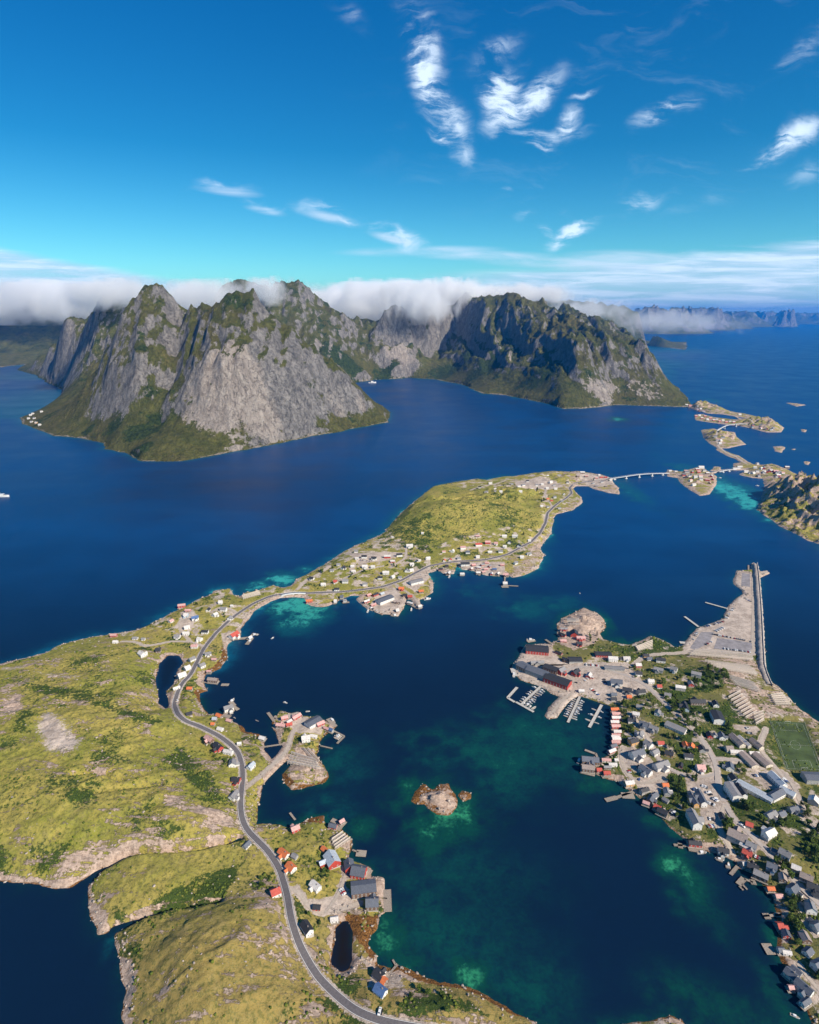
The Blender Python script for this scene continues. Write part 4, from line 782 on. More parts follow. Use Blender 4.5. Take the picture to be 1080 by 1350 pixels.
# ---------------------------------------------------------------- houses
WALL = {'w': ('white', (.74, .71, .66)), 'r': ('red', (.42, .055, .040)), 'o': ('ochre', (.60, .34, .13)), 'b': ('pale blue', (.36, .47, .55)), 'g': ('grey', (.34, .33, .31)), 'n': ('brown', (.17, .105, .075)), 'c': ('cream', (.66, .58, .46))}
ROOF = {'d': ('dark', (.035, .036, .042)), 'g': ('grey', (.235, .225, .225)), 'w': ('pale', (.60, .56, .52)), 'r': ('red', (.46, .085, .06)), 'o': ('orange', (.62, .17, .06)), 'b': ('slate', (.115, .125, .150)), 'B': ('bright blue', (.07, .13, .27)), 't': ('tan', (.30, .24, .21)), 'p': ('pink', (.55, .32, .29)), 'G': ('silver', (.42, .46, .50))}
M_GLASS = simple('window_glass', (.03, .04, .055), .12, .1, 1, .8); M_TRIM = simple('white_trim', (.78, .76, .72), .6, .08); M_BRICK = simple('chimney_stone', (.30, .24, .21)); M_WOODG = simple('weathered_wood', (.30, .25, .20), .9, .35, .8); M_DOOR = simple('door_paint', (.10, .07, .06))
def MW(c): return simple('wall_paint_' + WALL[c][0].replace(' ', '_'), WALL[c][1], .8, .16, .8)
def MR(c): return simple('roofing_' + ROOF[c][0].replace(' ', '_'), ROOF[c][1], .6 if c in 'dbgG' else .75, .28, .9)
_mesh = {}
def cached(key, fn):
    if key not in _mesh: _mesh[key] = fn()
    return _mesh[key]
def wall_me(L, Wd, h, rise, c):
    def f():
        m = MB(); l, w_ = L / 2, Wd / 2; z0 = -4.0
        v = [(-l, -w_, z0), (l, -w_, z0), (l, w_, z0), (-l, w_, z0), (-l, -w_, h), (l, -w_, h), (l, w_, h), (-l, w_, h), (-l, 0, h + rise), (l, 0, h + rise)]
        m.add(v, [(0, 1, 5, 4), (2, 3, 7, 6), (1, 2, 6, 9, 5), (3, 0, 4, 8, 7), (4, 5, 9, 8), (6, 7, 8, 9), (0, 3, 2, 1)])
        m.box(-l - .06, l + .06, -w_ - .06, w_ + .06, -4, .45, 1)
        return m.mesh('wall', [MW(c), M_CONC])
    return cached(('w', L, Wd, h, rise, c), f)
def roof_me(L, Wd, h, rise, c):
    def f():
        m = MB(); l, w_ = L / 2 + .45, Wd / 2 + .45; r0 = h + .05 - rise / (Wd / 2) * .45; r1 = h + rise + .05; t = .22
        for s in (1, -1):
            v = [(-l, s * w_, r0), (l, s * w_, r0), (l, 0, r1), (-l, 0, r1), (-l, s * w_, r0 + t), (l, s * w_, r0 + t), (l, 0, r1 + t), (-l, 0, r1 + t)]
            m.add(v, [(0, 1, 2, 3), (4, 5, 6, 7), (0, 1, 5, 4), (0, 3, 7, 4), (1, 2, 6, 5)])
        m.box(-l, l, -.12, .12, r1 + t - .1, r1 + t + .06)
        return m.mesh('roof', MR(c))
    return cached(('r', L, Wd, h, rise, c), f)
def window_me():
    m = MB(); m.box(-.6, .6, -.05, .03, -.65, .65, 1); m.box(-.46, .46, -.08, -.04, -.5, .5, 0); m.box(-.04, .04, -.11, -.06, -.5, .5, 1)
    return m.mesh('window', [M_GLASS, M_TRIM])
def door_me():
    m = MB(); m.box(-.6, .6, -.05, .03, -1.1, 1.1, 1); m.box(-.45, .45, -.09, -.04, -1.05, .98, 0); return m.mesh('door', [M_DOOR, M_TRIM])
WIN = window_me(); DOORM = door_me()
def chim_me():
    m = MB(); m.box(-.4, .4, -.35, .35, -1.2, .9); m.box(-.5, .5, -.45, .45, .9, 1.08); return m.mesh('chimney', M_BRICK)
CHIM = chim_me()
def child(name, me, parent, loc=(0, 0, 0), rz=0):
    o = bpy.data.objects.new(name, me); COL.objects.link(o); o.parent = parent; o.location = loc; o.rotation_euler = (0, 0, rz); return o
HS = []
def house(k, x, y, L, Wd, ang, wc, rc, area, h=None, kind='house'):
    L = round(L * (.9 if L * Wd < 150 else 1), 1); Wd = round(Wd * (.88 if L * Wd < 150 else 1), 1)
    px, py = cr(k, x, y); gx, gy, gz = at(px, py); gx, gy = gp(px, py, gz + 3.2)
    small = L * Wd < 48; big = L * Wd > 190
    if h is None: h = 2.6 if small else (6.0 if big else (4.6 if L * Wd > 70 else 3.6))
    rise = round(Wd / 2 * (.30 if big else .72), 2)
    a = R(ang); zs = []
    for u in (-.5, 0, .5):
        for v in (-.5, 0, .5): zs.append(HG(gx + u * L * math.cos(a) - v * Wd * math.sin(a), gy + u * L * math.sin(a) + v * Wd * math.cos(a)))
    wet = min(zs) < .6; z = max(sum(zs) / 9, 2.0 if wet else .8)
    z = max(z, max(zs) - 2.0)
    nm = {'house': 'house', 'cabin': 'fishing_cabin', 'shed': 'shed', 'hall': 'warehouse', 'school': 'school_building', 'church': 'church'}[kind]
    o = empty(nm, (gx, gy, z), a)
    wl = child('wall', wall_me(L, Wd, h, rise, wc), o); rf = child('roof', roof_me(L, Wd, h, rise, rc), o)
    scale = FPX / (gy * CP + CAMZ * SP)
    if scale > .55 and not small and not big: child('chimney', CHIM, rf, (L * .22, .0, h + rise + .1))
    if scale > .62:
        n = max(2, int(L / 3.2)); floors = 2 if h > 4.2 else 1
        # windows on the two sides turned towards the open view
        sides = []
        for s in (-1, 1):
            nrm = Vector((math.sin(a) * -s * -1 if False else -s * math.sin(a) * 1.0, s * math.cos(a), 0))
            if nrm.y < .25 or nrm.x * gx < 0: sides.append(s)
        for s in sides[:2]:
            for i in range(min(n, 8)):
                xx = -L / 2 + (i + .5) * L / min(n, 8)
                for fl in range(floors):
                    if fl == 0 and i == n // 2: child('door', DOORM, o, (xx, s * Wd / 2 + s * .04, 1.35), 0 if s < 0 else math.pi)
                    else: child('window', WIN, o, (xx, s * Wd / 2 + s * .04, 1.7 + fl * 2.3 if h > 3 else 1.5), 0 if s < 0 else math.pi)
        if scale > .8:
            for s in (-1, 1):
                for yy in (-Wd * .22, Wd * .22): child('window', WIN, o, (s * (L / 2 + .04), yy, 1.7), R(90) * s)
    if kind == 'house' and not small and not big and random.random() < .6 and scale > .5:
        s = random.choice((-1, 1)); al, aw = round(Wd * .55, 1), round(L * .38, 1); ah = round(h * .75, 1); ar = round(aw / 2 * .72, 2)
        an_ = child('annex', wall_me(al, aw, ah, ar, wc), o, (random.uniform(-.15, .15) * L, s * (Wd / 2 + al / 2 - .6), 0), R(90) * s); child('roof', roof_me(al, aw, ah, ar, rc), an_)
    if wet:
        m = MB()
        for u in (-.45, -.15, .15, .45):
            for v in (-.45, 0, .45): m.tube((u * L, v * Wd, -7), (u * L, v * Wd, -.2), .22, .22, 5)
        m.box(-L / 2 - 1.2, L / 2 + 1.2, -Wd / 2 - 1.2, Wd / 2 + 1.2, -.35, -.02)
        m.obj('deck', M_WOODG, o)
    mr = next(r for r in road_prof if r[0] == 'main')
    HS.append(dict(o=o, px=px, py=py, w=wc, r=rc, kind=kind, area=area, wet=wet, big=big, small=small, L=L))
    return o
def hs(k, area, rows, kind='house'):
    for r in rows:
        x, y, L, Wd, ang, wc, rc = r[:7]; h = r[7] if len(r) > 7 else None
        kd = r[8] if len(r) > 8 else kind
        if kd == 'house' and L * Wd > 240: kd = 'hall'
        if kd == 'house' and L * Wd < 40: kd = 'shed'
        house(k, x, y, L, Wd, ang, wc, rc, area, h, kd)
hs('B', 'on the factory point', [(260, 415, 34, 20, -10, 'r', 'd', 6), (165, 535, 17, 15, -48, 'n', 'b', 6), (262, 580, 32, 15, -38, 'g', 'b', 7), (405, 640, 36, 17, -36, 'r', 'd', 7), (360, 552, 22, 11, -36, 'n', 'd', 6), (432, 568, 13, 10, 40, 'r', 'g', 6), (262, 500, 22, 6, 5, 'g', 'g', 3),
    (525, 300, 13, 12, 80, 'r', 'd'), (572, 330, 15, 7, -5, 'r', 'p'), (560, 368, 9, 8, 0, 'r', 'd'), (450, 265, 13, 5, 0, 'r', 'g'), (440, 302, 14, 5, -50, 'r', 'd'), (447, 345, 10, 6, -5, 'r', 'p'), (530, 480, 20, 13, 0, 'g', 'd', 3.5), (415, 430, 12, 5, -45, 'r', 'd'), (465, 482, 12, 6, -40, 'n', 'd'),
    (730, 445, 24, 11, -3, 'r', 'd', 4), (800, 478, 15, 9, -5, 'w', 'w'), (896, 475, 11, 8, 0, 'w', 'w'), (862, 472, 6, 7, 0, 'g', 'd'), (810, 542, 28, 8, -8, 'g', 'g', 3.5), (535, 575, 15, 9, 45, 'r', 'd'), (630, 595, 11, 8, 60, 'r', 'w'), (825, 645, 15, 10, -10, 'w', 'b'), (806, 725, 8, 7, 0, 'g', 'b'), (806, 757, 8, 6, 0, 'g', 'd'),
    (980, 522, 9, 8, 0, 'r', 'w'), (982, 582, 10, 8, -5, 'w', 'd'), (1035, 455, 9, 7, 0, 'o', 'd'), (1060, 475, 8, 7, 0, 'w', 'b'), (900, 703, 13, 9, -20, 'g', 'd'), (915, 742, 7, 6, 0, 'r', 'o'), (1000, 715, 12, 8, 10, 'g', 'd'), (990, 815, 8, 7, -30, 'w', 'g'), (965, 868, 9, 7, -20, 'w', 'w'), (935, 912, 10, 8, -10, 'w', 'd'), (1020, 945, 12, 8, -30, 'g', 'b'), (990, 1008, 10, 8, 20, 'w', 'g'), (935, 1050, 10, 7, 0, 'g', 'b'), (1070, 635, 9, 7, 0, 'w', 'w'), (575, 700, 8, 5, 0, 'g', 'w')])
hs('B', 'in the waterside cabin row', [(812, 838, 11, 5.4, 4, 'r', 'o'), (822, 868, 11, 5.4, 0, 'r', 'p'), (822, 900, 12, 5.4, 0, 'r', 'w'), (812, 930, 11, 5.4, 0, 'r', 'w'), (820, 962, 12, 5.4, 2, 'r', 'p'), (832, 992, 10, 5.4, 0, 'r', 'w'), (822, 1022, 11, 5.4, -3, 'r', 'p'), (825, 1048, 11, 5.4, 0, 'r', 'w'), (820, 1073, 11, 5.4, 0, 'r', 'p')], 'cabin')
hs('D', 'in the waterside cabin row', [(385, 175, 10, 5.4, -8, 'r', 'w'), (390, 205, 10, 5.4, 0, 'r', 'p'), (372, 238, 9, 5.4, 20, 'r', 'b'), (360, 272, 11, 5.4, 28, 'r', 'w')], 'cabin')
hs('C', 'near the football pitch', [(55, 52, 14, 8, -15, 'w', 'd'), (140, 110, 10, 9, -35, 'w', 'g'), (40, 112, 14, 7, -25, 'g', 'g'), (285, 140, 14, 8, -25, 'g', 'g'), (250, 200, 9, 8, 80, 'r', 'g'), (45, 215, 7, 7, 0, 'w', 'r'), (182, 228, 14, 7, -15, 'g', 'w'), (100, 275, 9, 7, -20, 'w', 'g'),
    (213, 350, 18, 8, 78, 'b', 'd', 3.5), (292, 318, 20, 8, 0, 'n', 'd', 3.5), (410, 332, 10, 8, 80, 'w', 'd'), (420, 425, 19, 13, 80, 'w', 'd', 7, 'church'), (36, 390, 9, 8, 60, 'w', 'g'), (152, 485, 24, 10, -42, 'w', 'g', 4), (10, 492, 12, 8, -35, 'g', 'g'),
    (372, 535, 9, 7, 80, 'r', 'd'), (450, 540, 10, 8, 80, 'w', 'b'), (406, 532, 5, 7, 80, 'w', 'g'), (55, 580, 8, 7, 0, 'w', 'r'), (215, 592, 8, 7, 80, 'n', 'o'), (252, 606, 8, 8, 60, 'w', 'o'), (17, 645, 10, 8, 30, 'w', 'g'), (110, 652, 10, 8, -30, 'o', 'd'), (235, 668, 10, 8, -10, 'w', 'd'), (322, 622, 9, 8, 80, 'g', 'd'),
    (58, 730, 18, 9, 22, 'w', 'g'), (186, 725, 7, 5, 60, 'r', 'd'), (312, 748, 10, 9, 0, 'w', 'p'), (502, 742, 10, 9, 70, 'w', 'b'), (525, 818, 10, 9, 90, 'w', 'd'), (520, 912, 20, 10, 90, 'w', 'g', 8), (570, 915, 18, 7, 90, 'w', 'd', 8), (85, 852, 7, 6, 0, 'o', 'o'), (95, 900, 9, 7, 80, 'g', 'g'), (1040, 815, 20, 13, -3, 'g', 'b', 6), (12, 925, 9, 7, 30, 'w', 'b')])
hs('C', 'beside the school yard', [(550, 568, 20, 8, -80, 'c', 't', 3.6), (597, 575, 20, 5, -78, 'c', 'w', 3.4), (497, 622, 9, 9, 0, 'c', 't', 4), (545, 640, 16, 6, -4, 'c', 'w', 3.2), (622, 690, 24, 9, -80, 'c', 't', 3.6), (676, 590, 18, 8, -75, 'c', 't', 3.6), (712, 690, 22, 9, -75, 'c', 't', 3.6), (660, 650, 12, 5, -4, 'c', 'w', 3.2)], 'school')
hs('C', 'below the football pitch', [(665, 900, 36, 9, -50, 'w', 'G', 4.5, 'hall'), (808, 830, 20, 9, -80, 'w', 'G', 5, 'hall'), (875, 905, 16, 9, -52, 'w', 'G', 4.5, 'hall'), (800, 925, 20, 9, 28, 'w', 'b', 5, 'hall')])
hs('D', 'in the right village', [(510, 42, 10, 8, 70, 'w', 'd'), (560, 155, 9, 8, 70, 'w', 'g'), (625, 98, 16, 7, -25, 'w', 'b'), (585, 85, 5, 7, -25, 'w', 'B'), (515, 203, 12, 8, 20, 'o', 'd'), (620, 222, 10, 9, -60, 'w', 'g'), (540, 295, 17, 10, 20, 'w', 'b', 5.5), (600, 408, 15, 9, -55, 'w', 'b', 5), (565, 385, 7, 6, -55, 'g', 'd'),
    (485, 492, 11, 7, 10, 'o', 'w'), (322, 330, 11, 5, -5, 'w', 'p'), (368, 360, 10, 5, 0, 'w', 'w'), (392, 328, 4, 4, 0, 'w', 'w'), (205, 345, 19, 9, -8, 'n', 'b', 4.5), (190, 402, 15, 9, -10, 'n', 't'), (270, 398, 6, 6, 0, 'r', 'r'), (325, 418, 8, 6, 0, 'r', 'r'), (330, 378, 9, 4, 0, 'n', 'g'),
    (592, 545, 11, 6, 20, 'g', 'd'), (640, 610, 11, 7, 50, 'n', 'b'), (685, 668, 7, 7, -40, 'r', 'r'), (722, 705, 11, 8, -40, 'n', 'd'), (745, 612, 7, 5, -50, 'g', 'g'), (770, 555, 6, 5, 0, 'g', 'w'), (605, 645, 7, 5, -30, 'n', 'p')])
hs('E', 'along the right shore road', [(183, 78, 19, 6, 90, 'o', 'b', 5), (238, 72, 20, 7, 88, 'w', 'b', 6), (188, 222, 19, 9, 88, 'w', 'g', 7), (390, 192, 9, 6, 80, 'w', 'd'), (585, 245, 7, 7, -30, 'g', 'r'), (500, 335, 17, 11, -38, 'g', 't', 4), (552, 398, 9, 5, -50, 'o', 'w'), (600, 392, 10, 8, -40, 'w', 'g'), (570, 452, 9, 7, -40, 'n', 'r'),
    (725, 315, 14, 9, 25, 'w', 'w'), (735, 190, 14, 8, 25, 'w', 'g'), (812, 178, 9, 7, 20, 'g', 'b'), (895, 145, 11, 7, 15, 'g', 'b'), (838, 458, 11, 9, -45, 'w', 'g'), (768, 430, 7, 5, -40, 'g', 'b'), (920, 548, 8, 7, -35, 'o', 'w'), (990, 620, 11, 8, -35, 'n', 't'), (745, 540, 9, 8, -30, 'b', 'b'), (665, 612, 13, 8, -35, 'n', 'g'), (610, 545, 10, 7, -30, 'n', 'd'), (825, 620, 8, 7, 70, 'n', 't'),
    (895, 710, 10, 9, 30, 'w', 'b'), (1042, 688, 11, 8, -30, 'g', 'd'), (1018, 842, 10, 9, 75, 'w', 'g'), (1065, 975, 9, 9, 20, 'w', 'b'), (398, 438, 10, 7, -15, 'w', 'd'), (195, 392, 13, 6, -8, 'r', 'd'), (735, 705, 7, 5, 0, 'n', 'o'), (795, 755, 7, 5, 0, 'g', 'p'), (560, 520, 7, 5, 0, 'n', 'w'), (1040, 88, 9, 11, 50, 'g', 'w'), (1075, 745, 8, 7, -30, 'g', 'd')])
hs('F', 'at lower right', [(680, 235, 5, 7, 0, 'n', 'r'), (748, 310, 6, 7, 80, 'r', 'b'), (740, 240, 4, 4, 0, 'r', 'r'), (935, 350, 9, 8, 85, 'n', 't'), (970, 490, 8, 7, 30, 'w', 'b'), (1075, 640, 10, 9, 20, 'w', 'b'), (790, 742, 9, 8, -58, 'c', 'b'), (850, 688, 8, 7, -60, 'g', 'b'), (925, 868, 13, 8, -60, 'w', 'b'), (940, 1012, 9, 5, 25, 'w', 'b'), (690, 480, 5, 5, 0, 'w', 'b'), (755, 492, 7, 4, -10, 'w', 'w'), (790, 870, 4, 3.5, 0, 'r', 'p')])
hs('P1', 'on the near village strip', [(538, 200, 9, 8, 0, 'w', 'g'), (595, 238, 12, 8, 0, 'w', 'd'), (665, 250, 12, 8, -5, 'w', 'd'), (543, 245, 8, 6, 0, 'w', 'w'), (760, 238, 15, 8, 0, 'r', 'w'), (798, 266, 10, 7, 0, 'r', 'w'), (845, 225, 14, 8, 15, 'w', 'd'), (918, 158, 16, 9, 10, 'w', 'w'), (412, 290, 8, 7, 0, 'w', 'g'), (445, 312, 10, 8, 60, 'w', 'd'), (365, 330, 8, 7, 0, 'w', 'g'), (512, 298, 8, 7, 0, 'w', 'w'), (520, 335, 9, 6, 0, 'w', 'w'), (600, 303, 12, 8, 0, 'w', 'w'), (657, 305, 9, 7, 0, 'w', 'w'), (390, 412, 8, 8, 0, 'w', 'r'), (460, 412, 12, 9, 0, 'w', 'g'), (305, 432, 10, 7, 0, 'w', 'w'), (222, 390, 10, 7, -20, 'w', 'd'), (400, 466, 10, 7, 0, 'w', 'd'), (600, 430, 10, 7, 10, 'w', 'g'), (750, 350, 14, 8, 0, 'w', 'w'), (708, 383, 10, 7, 0, 'w', 'd'), (898, 335, 8, 8, 80, 'w', 'g'), (933, 325, 8, 7, 40, 'w', 'g'), (850, 380, 8, 7, 0, 'w', 'g'), (798, 378, 9, 7, 50, 'w', 'w'), (935, 287, 9, 6, 20, 'w', 'w'), (985, 260, 8, 6, 20, 'w', 'w'), (1050, 245, 10, 7, 20, 'w', 'w'), (1010, 55, 6, 5, 0, 'w', 'w'), (797, 95, 5, 4, 0, 'w', 'w'),
    (205, 552, 12, 7, 10, 'r', 'o'), (435, 520, 6, 9, 0, 'g', 'b'), (390, 553, 5, 9, 0, 'w', 'w'), (458, 552, 6, 8, 0, 'w', 'g'), (742, 545, 33, 15, 42, 'w', 'b', 6), (675, 505, 13, 6, 42, 'r', 'd'), (628, 505, 10, 6, 42, 'r', 'p'), (722, 497, 9, 6, 42, 'g', 'G'), (612, 552, 13, 5, 42, 'r', 'w'), (965, 415, 28, 12, 30, 'w', 'g', 5), (860, 462, 11, 8, 0, 'r', 'o'), (922, 520, 9, 8, 0, 'n', 'r'), (885, 508, 9, 7, 0, 'n', 'd'), (1000, 482, 10, 7, 10, 'n', 'o'), (828, 555, 13, 6, 0, 'n', 't'), (830, 615, 6, 10, 20, 'n', 'w'), (925, 570, 12, 5, -30, 'n', 'w'), (990, 588, 8, 6, 30, 'g', 'w'), (660, 575, 12, 5, 42, 'r', 'p')])
hs('P2', 'below the green hill', [(500, 14, 9, 7, 0, 'w', 'd'), (542, 40, 9, 6, 0, 'w', 'g'), (610, 38, 8, 7, 0, 'w', 'g'), (675, 355, 12, 7, 0, 'w', 'w'), (750, 360, 13, 7, -10, 'w', 'w'), (710, 400, 8, 8, 80, 'w', 'd'), (678, 432, 9, 7, 0, 'w', 'w'), (778, 426, 9, 8, 70, 'w', 'd'), (648, 465, 10, 8, 0, 'w', 'g'), (853, 387, 7, 7, 0, 'w', 'w'), (615, 405, 9, 8, 0, 'w', 'p'), (557, 402, 13, 8, 0, 'r', 'p'), (493, 420, 16, 8, 5, 'w', 'r'), (485, 352, 10, 4, 0, 'n', 'p'), (380, 440, 13, 8, 10, 'w', 'p'), (307, 463, 9, 8, 70, 'w', 'w'), (415, 472, 10, 8, 0, 'w', 'b'), (245, 467, 8, 5, 0, 'w', 'p'), (573, 467, 10, 6, 0, 'w', 'w'), (485, 503, 9, 7, 10, 'w', 'w'), (352, 512, 8, 7, 0, 'w', 'g'), (290, 523, 7, 7, 80, 'w', 'r'), (248, 527, 7, 6, 80, 'w', 'o'), (130, 517, 10, 6, 10, 'w', 'w'), (60, 530, 8, 6, 30, 'w', 'd'), (15, 558, 9, 7, 20, 'w', 'w'), (13, 600, 9, 7, 20, 'w', 'w'),
    (395, 558, 18, 9, 5, 'w', 'd', 5), (375, 632, 9, 6, 0, 'w', 'w'), (278, 628, 12, 7, 70, 'n', 'w'), (222, 592, 9, 6, 0, 'r', 'd'), (265, 570, 7, 7, 0, 'n', 'd'), (755, 550, 9, 8, 30, 'w', 'g'), (800, 505, 9, 7, 0, 'w', 'w'), (850, 482, 11, 7, 15, 'w', 'g'), (685, 640, 11, 8, -10, 'n', 'p'), (680, 702, 9, 8, 0, 'g', 'w')])
hs('P2', 'in the rocky cabin cluster', [(455, 558, 9, 5.4, 20, 'r', 'p'), (495, 578, 9, 5.4, -20, 'r', 'w'), (520, 560, 9, 5.4, 30, 'r', 'g'), (545, 590, 9, 5.4, 0, 'r', 'p'), (570, 570, 9, 5.4, 60, 'r', 'g'), (585, 622, 9, 5.4, 80, 'r', 'w'), (605, 592, 9, 5.4, 0, 'n', 'B'), (630, 620, 9, 5.4, 60, 'n', 'w'), (490, 622, 9, 5.4, 0, 'n', 'w'), (550, 545, 9, 5.4, 0, 'r', 'p'), (660, 560, 9, 5.4, 0, 'r', 'p'), (440, 590, 8, 5.4, 60, 'r', 'w'), (525, 610, 8, 5.4, 30, 'n', 'p')], 'cabin')
hs('P3', 'at the far village', [(35, 200, 12, 7, 10, 'w', 'w'), (70, 250, 9, 7, 0, 'w', 'w'), (110, 262, 9, 7, 0, 'w', 'w'), (10, 252, 9, 7, 0, 'w', 'g'), (190, 202, 8, 6, 0, 'w', 'g'), (238, 222, 12, 7, 25, 'w', 'w'), (270, 212, 12, 7, 25, 'w', 'g'), (300, 185, 9, 7, 0, 'w', 'd'), (330, 240, 10, 7, 20, 'w', 'w'), (250, 260, 10, 7, 0, 'w', 'w'), (365, 215, 9, 7, 0, 'w', 'g'), (405, 205, 9, 7, 0, 'w', 'w'), (465, 190, 12, 8, 30, 'w', 'w'), (440, 235, 9, 7, 0, 'w', 'w'), (500, 240, 10, 7, 0, 'w', 'w'), (525, 138, 12, 7, 0, 'w', 'g'), (445, 140, 7, 7, 0, 'w', 'w'), (490, 212, 8, 7, 0, 'w', 'g'), (585, 187, 9, 7, 0, 'w', 'd'), (560, 275, 8, 7, 80, 'w', 'w'), (495, 295, 9, 8, 0, 'w', 'g'), (445, 307, 8, 7, 0, 'o', 'o'), (472, 322, 8, 6, 0, 'o', 'r'), (545, 325, 8, 6, 0, 'g', 'g'), (400, 360, 7, 8, 0, 'w', 'w'), (445, 365, 7, 7, 0, 'w', 'g'), (528, 372, 9, 6, 0, 'w', 'g'), (690, 132, 16, 8, 0, 'n', 'w'), (660, 150, 10, 7, 0, 'n', 't'), (720, 150, 12, 6, 0, 'n', 'p'), (810, 140, 7, 7, 0, 'w', 'w'), (825, 157, 12, 5, 0, 'r', 'r'), (857, 155, 10, 5, 0, 'r', 'r'), (790, 162, 8, 5, 0, 'r', 'p'), (830, 190, 9, 6, 0, 'w', 'g'), (860, 220, 7, 6, 0, 'n', 't'), (790, 215, 8, 6, 0, 'n', 'g'), (770, 195, 8, 6, 0, 'w', 'g'), (890, 175, 9, 5, 0, 'w', 'w')])
hs('L4', 'by the dark pond', [(740, 166, 7, 9, 0, 'w', 'w'), (813, 186, 5, 5, 0, 'w', 'w'), (660, 210, 8, 7, 80, 'w', 'd'), (760, 213, 12, 8, -10, 'w', 'g'), (705, 245, 9, 8, 60, 'w', 'w'), (800, 267, 9, 7, 80, 'w', 'g'), (575, 268, 12, 8, 30, 'w', 'B'), (517, 248, 8, 9, 0, 'b', 'w'), (490, 196, 14, 7, 15, 'r', 'p'), (530, 218, 11, 5, 0, 'r', 'p'), (420, 285, 8, 7, 60, 'w', 'p'), (522, 325, 10, 7, 30, 'w', 'w'), (517, 365, 11, 6, 0, 'w', 'w'), (460, 385, 10, 8, 0, 'w', 'g'), (640, 355, 12, 7, -5, 'w', 'd'), (605, 405, 8, 9, -20, 'w', 'w'), (572, 448, 11, 7, 0, 'w', 'p'), (337, 475, 8, 10, 10, 'n', 'd'), (230, 500, 12, 9, -40, 'w', 'w'), (188, 397, 9, 6, 0, 'w', 'g'), (50, 382, 11, 6, 0, 'r', 'p'), (60, 420, 8, 6, 0, 'w', 'w'), (240, 400, 6, 5, 0, 'w', 'g'), (828, 380, 15, 10, 60, 'w', 'r', 5), (660, 498, 10, 7, 20, 'w', 'g'), (698, 530, 8, 5, 0, 'n', 'p'), (620, 570, 9, 8, 50, 'w', 'g'), (556, 535, 10, 8, 50, 'w', 'g'), (525, 590, 9, 8, 50, 'w', 'w'), (490, 640, 12, 9, 40, 'w', 'w'), (455, 715, 10, 4, 35, 'w', 'w'), (540, 718, 8, 6, 0, 'n', 'o'), (692, 678, 16, 7, -10, 'n', 't'), (665, 610, 7, 4, 0, 'n', 'p'), (930, 400, 7, 7, 60, 'g', 'w')])
hs('L5', 'on the left shore road', [(332, 410, 8, 7, 30, 'n', 'd'), (685, 372, 13, 9, 30, 'w', 'g'), (600, 428, 9, 6, -30, 'n', 'o'), (560, 452, 6, 6, 0, 'n', 'G'), (545, 500, 5, 5, 0, 'n', 'o'), (610, 545, 8, 6, -20, 'w', 'w'), (512, 638, 14, 7, -38, 'n', 'p'), (590, 705, 14, 8, -42, 'r', 'd'), (682, 750, 12, 6, -15, 'w', 'w'), (720, 848, 9, 9, -80, 'w', 'g'), (780, 667, 5, 4, 10, 'w', 'w'), (883, 870, 10, 7, 65, 'w', 'G'), (752, 1000, 10, 8, -10, 'r', 'd'), (730, 1138, 11, 8, 70, 'w', 'g'), (985, 632, 8, 6, -20, 'g', 'w'), (690, 472, 8, 5, -20, 'n', 'p')])
hs('L6', 'on the drying rack islet', [(478, 305, 14, 6, 50, 'r', 'p'), (412, 338, 8, 5, 50, 'r', 'w'), (340, 372, 13, 6, -10, 'n', 'p'), (372, 308, 9, 6, 20, 'r', 'p'), (412, 362, 8, 5, 20, 'r', 'r'), (630, 350, 20, 12, 45, 'w', 'b', 5), (692, 362, 11, 6, 35, 'r', 'p'), (562, 495, 11, 9, 15, 'w', 'w'), (632, 465, 9, 5, -15, 'w', 'w'), (785, 422, 7, 5, -30, 'g', 'B'), (745, 400, 8, 4, -30, 'r', 'p')])
hs('L7', 'at the foreground quay hamlet', [(265, 367, 12, 7, -38, 'w', 'o'), (312, 457, 10, 8, -42, 'w', 'o'), (336, 380, 6, 5, -30, 'g', 'g'), (212, 622, 9, 9, 30, 'w', 'r'), (470, 580, 11, 7, -40, 'w', 'w'), (340, 207, 9, 7, 30, 'r', 'p'), (585, 195, 9, 6, -15, 'r', 'b'), (578, 412, 14, 12, -60, 'r', 'G', 5), (527, 336, 6, 5, -40, 'n', 'o'), (690, 452, 11, 10, -75, 'r', 'b', 5), (752, 488, 13, 12, -12, 'r', 'b', 5), (783, 600, 22, 13, 8, 'n', 'b', 6), (838, 690, 12, 11, 3, 'n', 'b', 5), (480, 710, 7, 5, -5, 'r', 'd'), (592, 782, 7, 5, 10, 'w', 'w'), (415, 858, 12, 8, -52, 'w', 'd'), (25, 307, 8, 6, 60, 'w', 'b'), (640, 165, 6, 5, 40, 'n', 'p')])
hs('L8', 'at the cove in the foreground', [(860, 515, 9, 8, -38, 'w', 'd'), (895, 550, 5, 6, -38, 'n', 'o'), (872, 628, 10, 8, -35, 'w', 'B')])
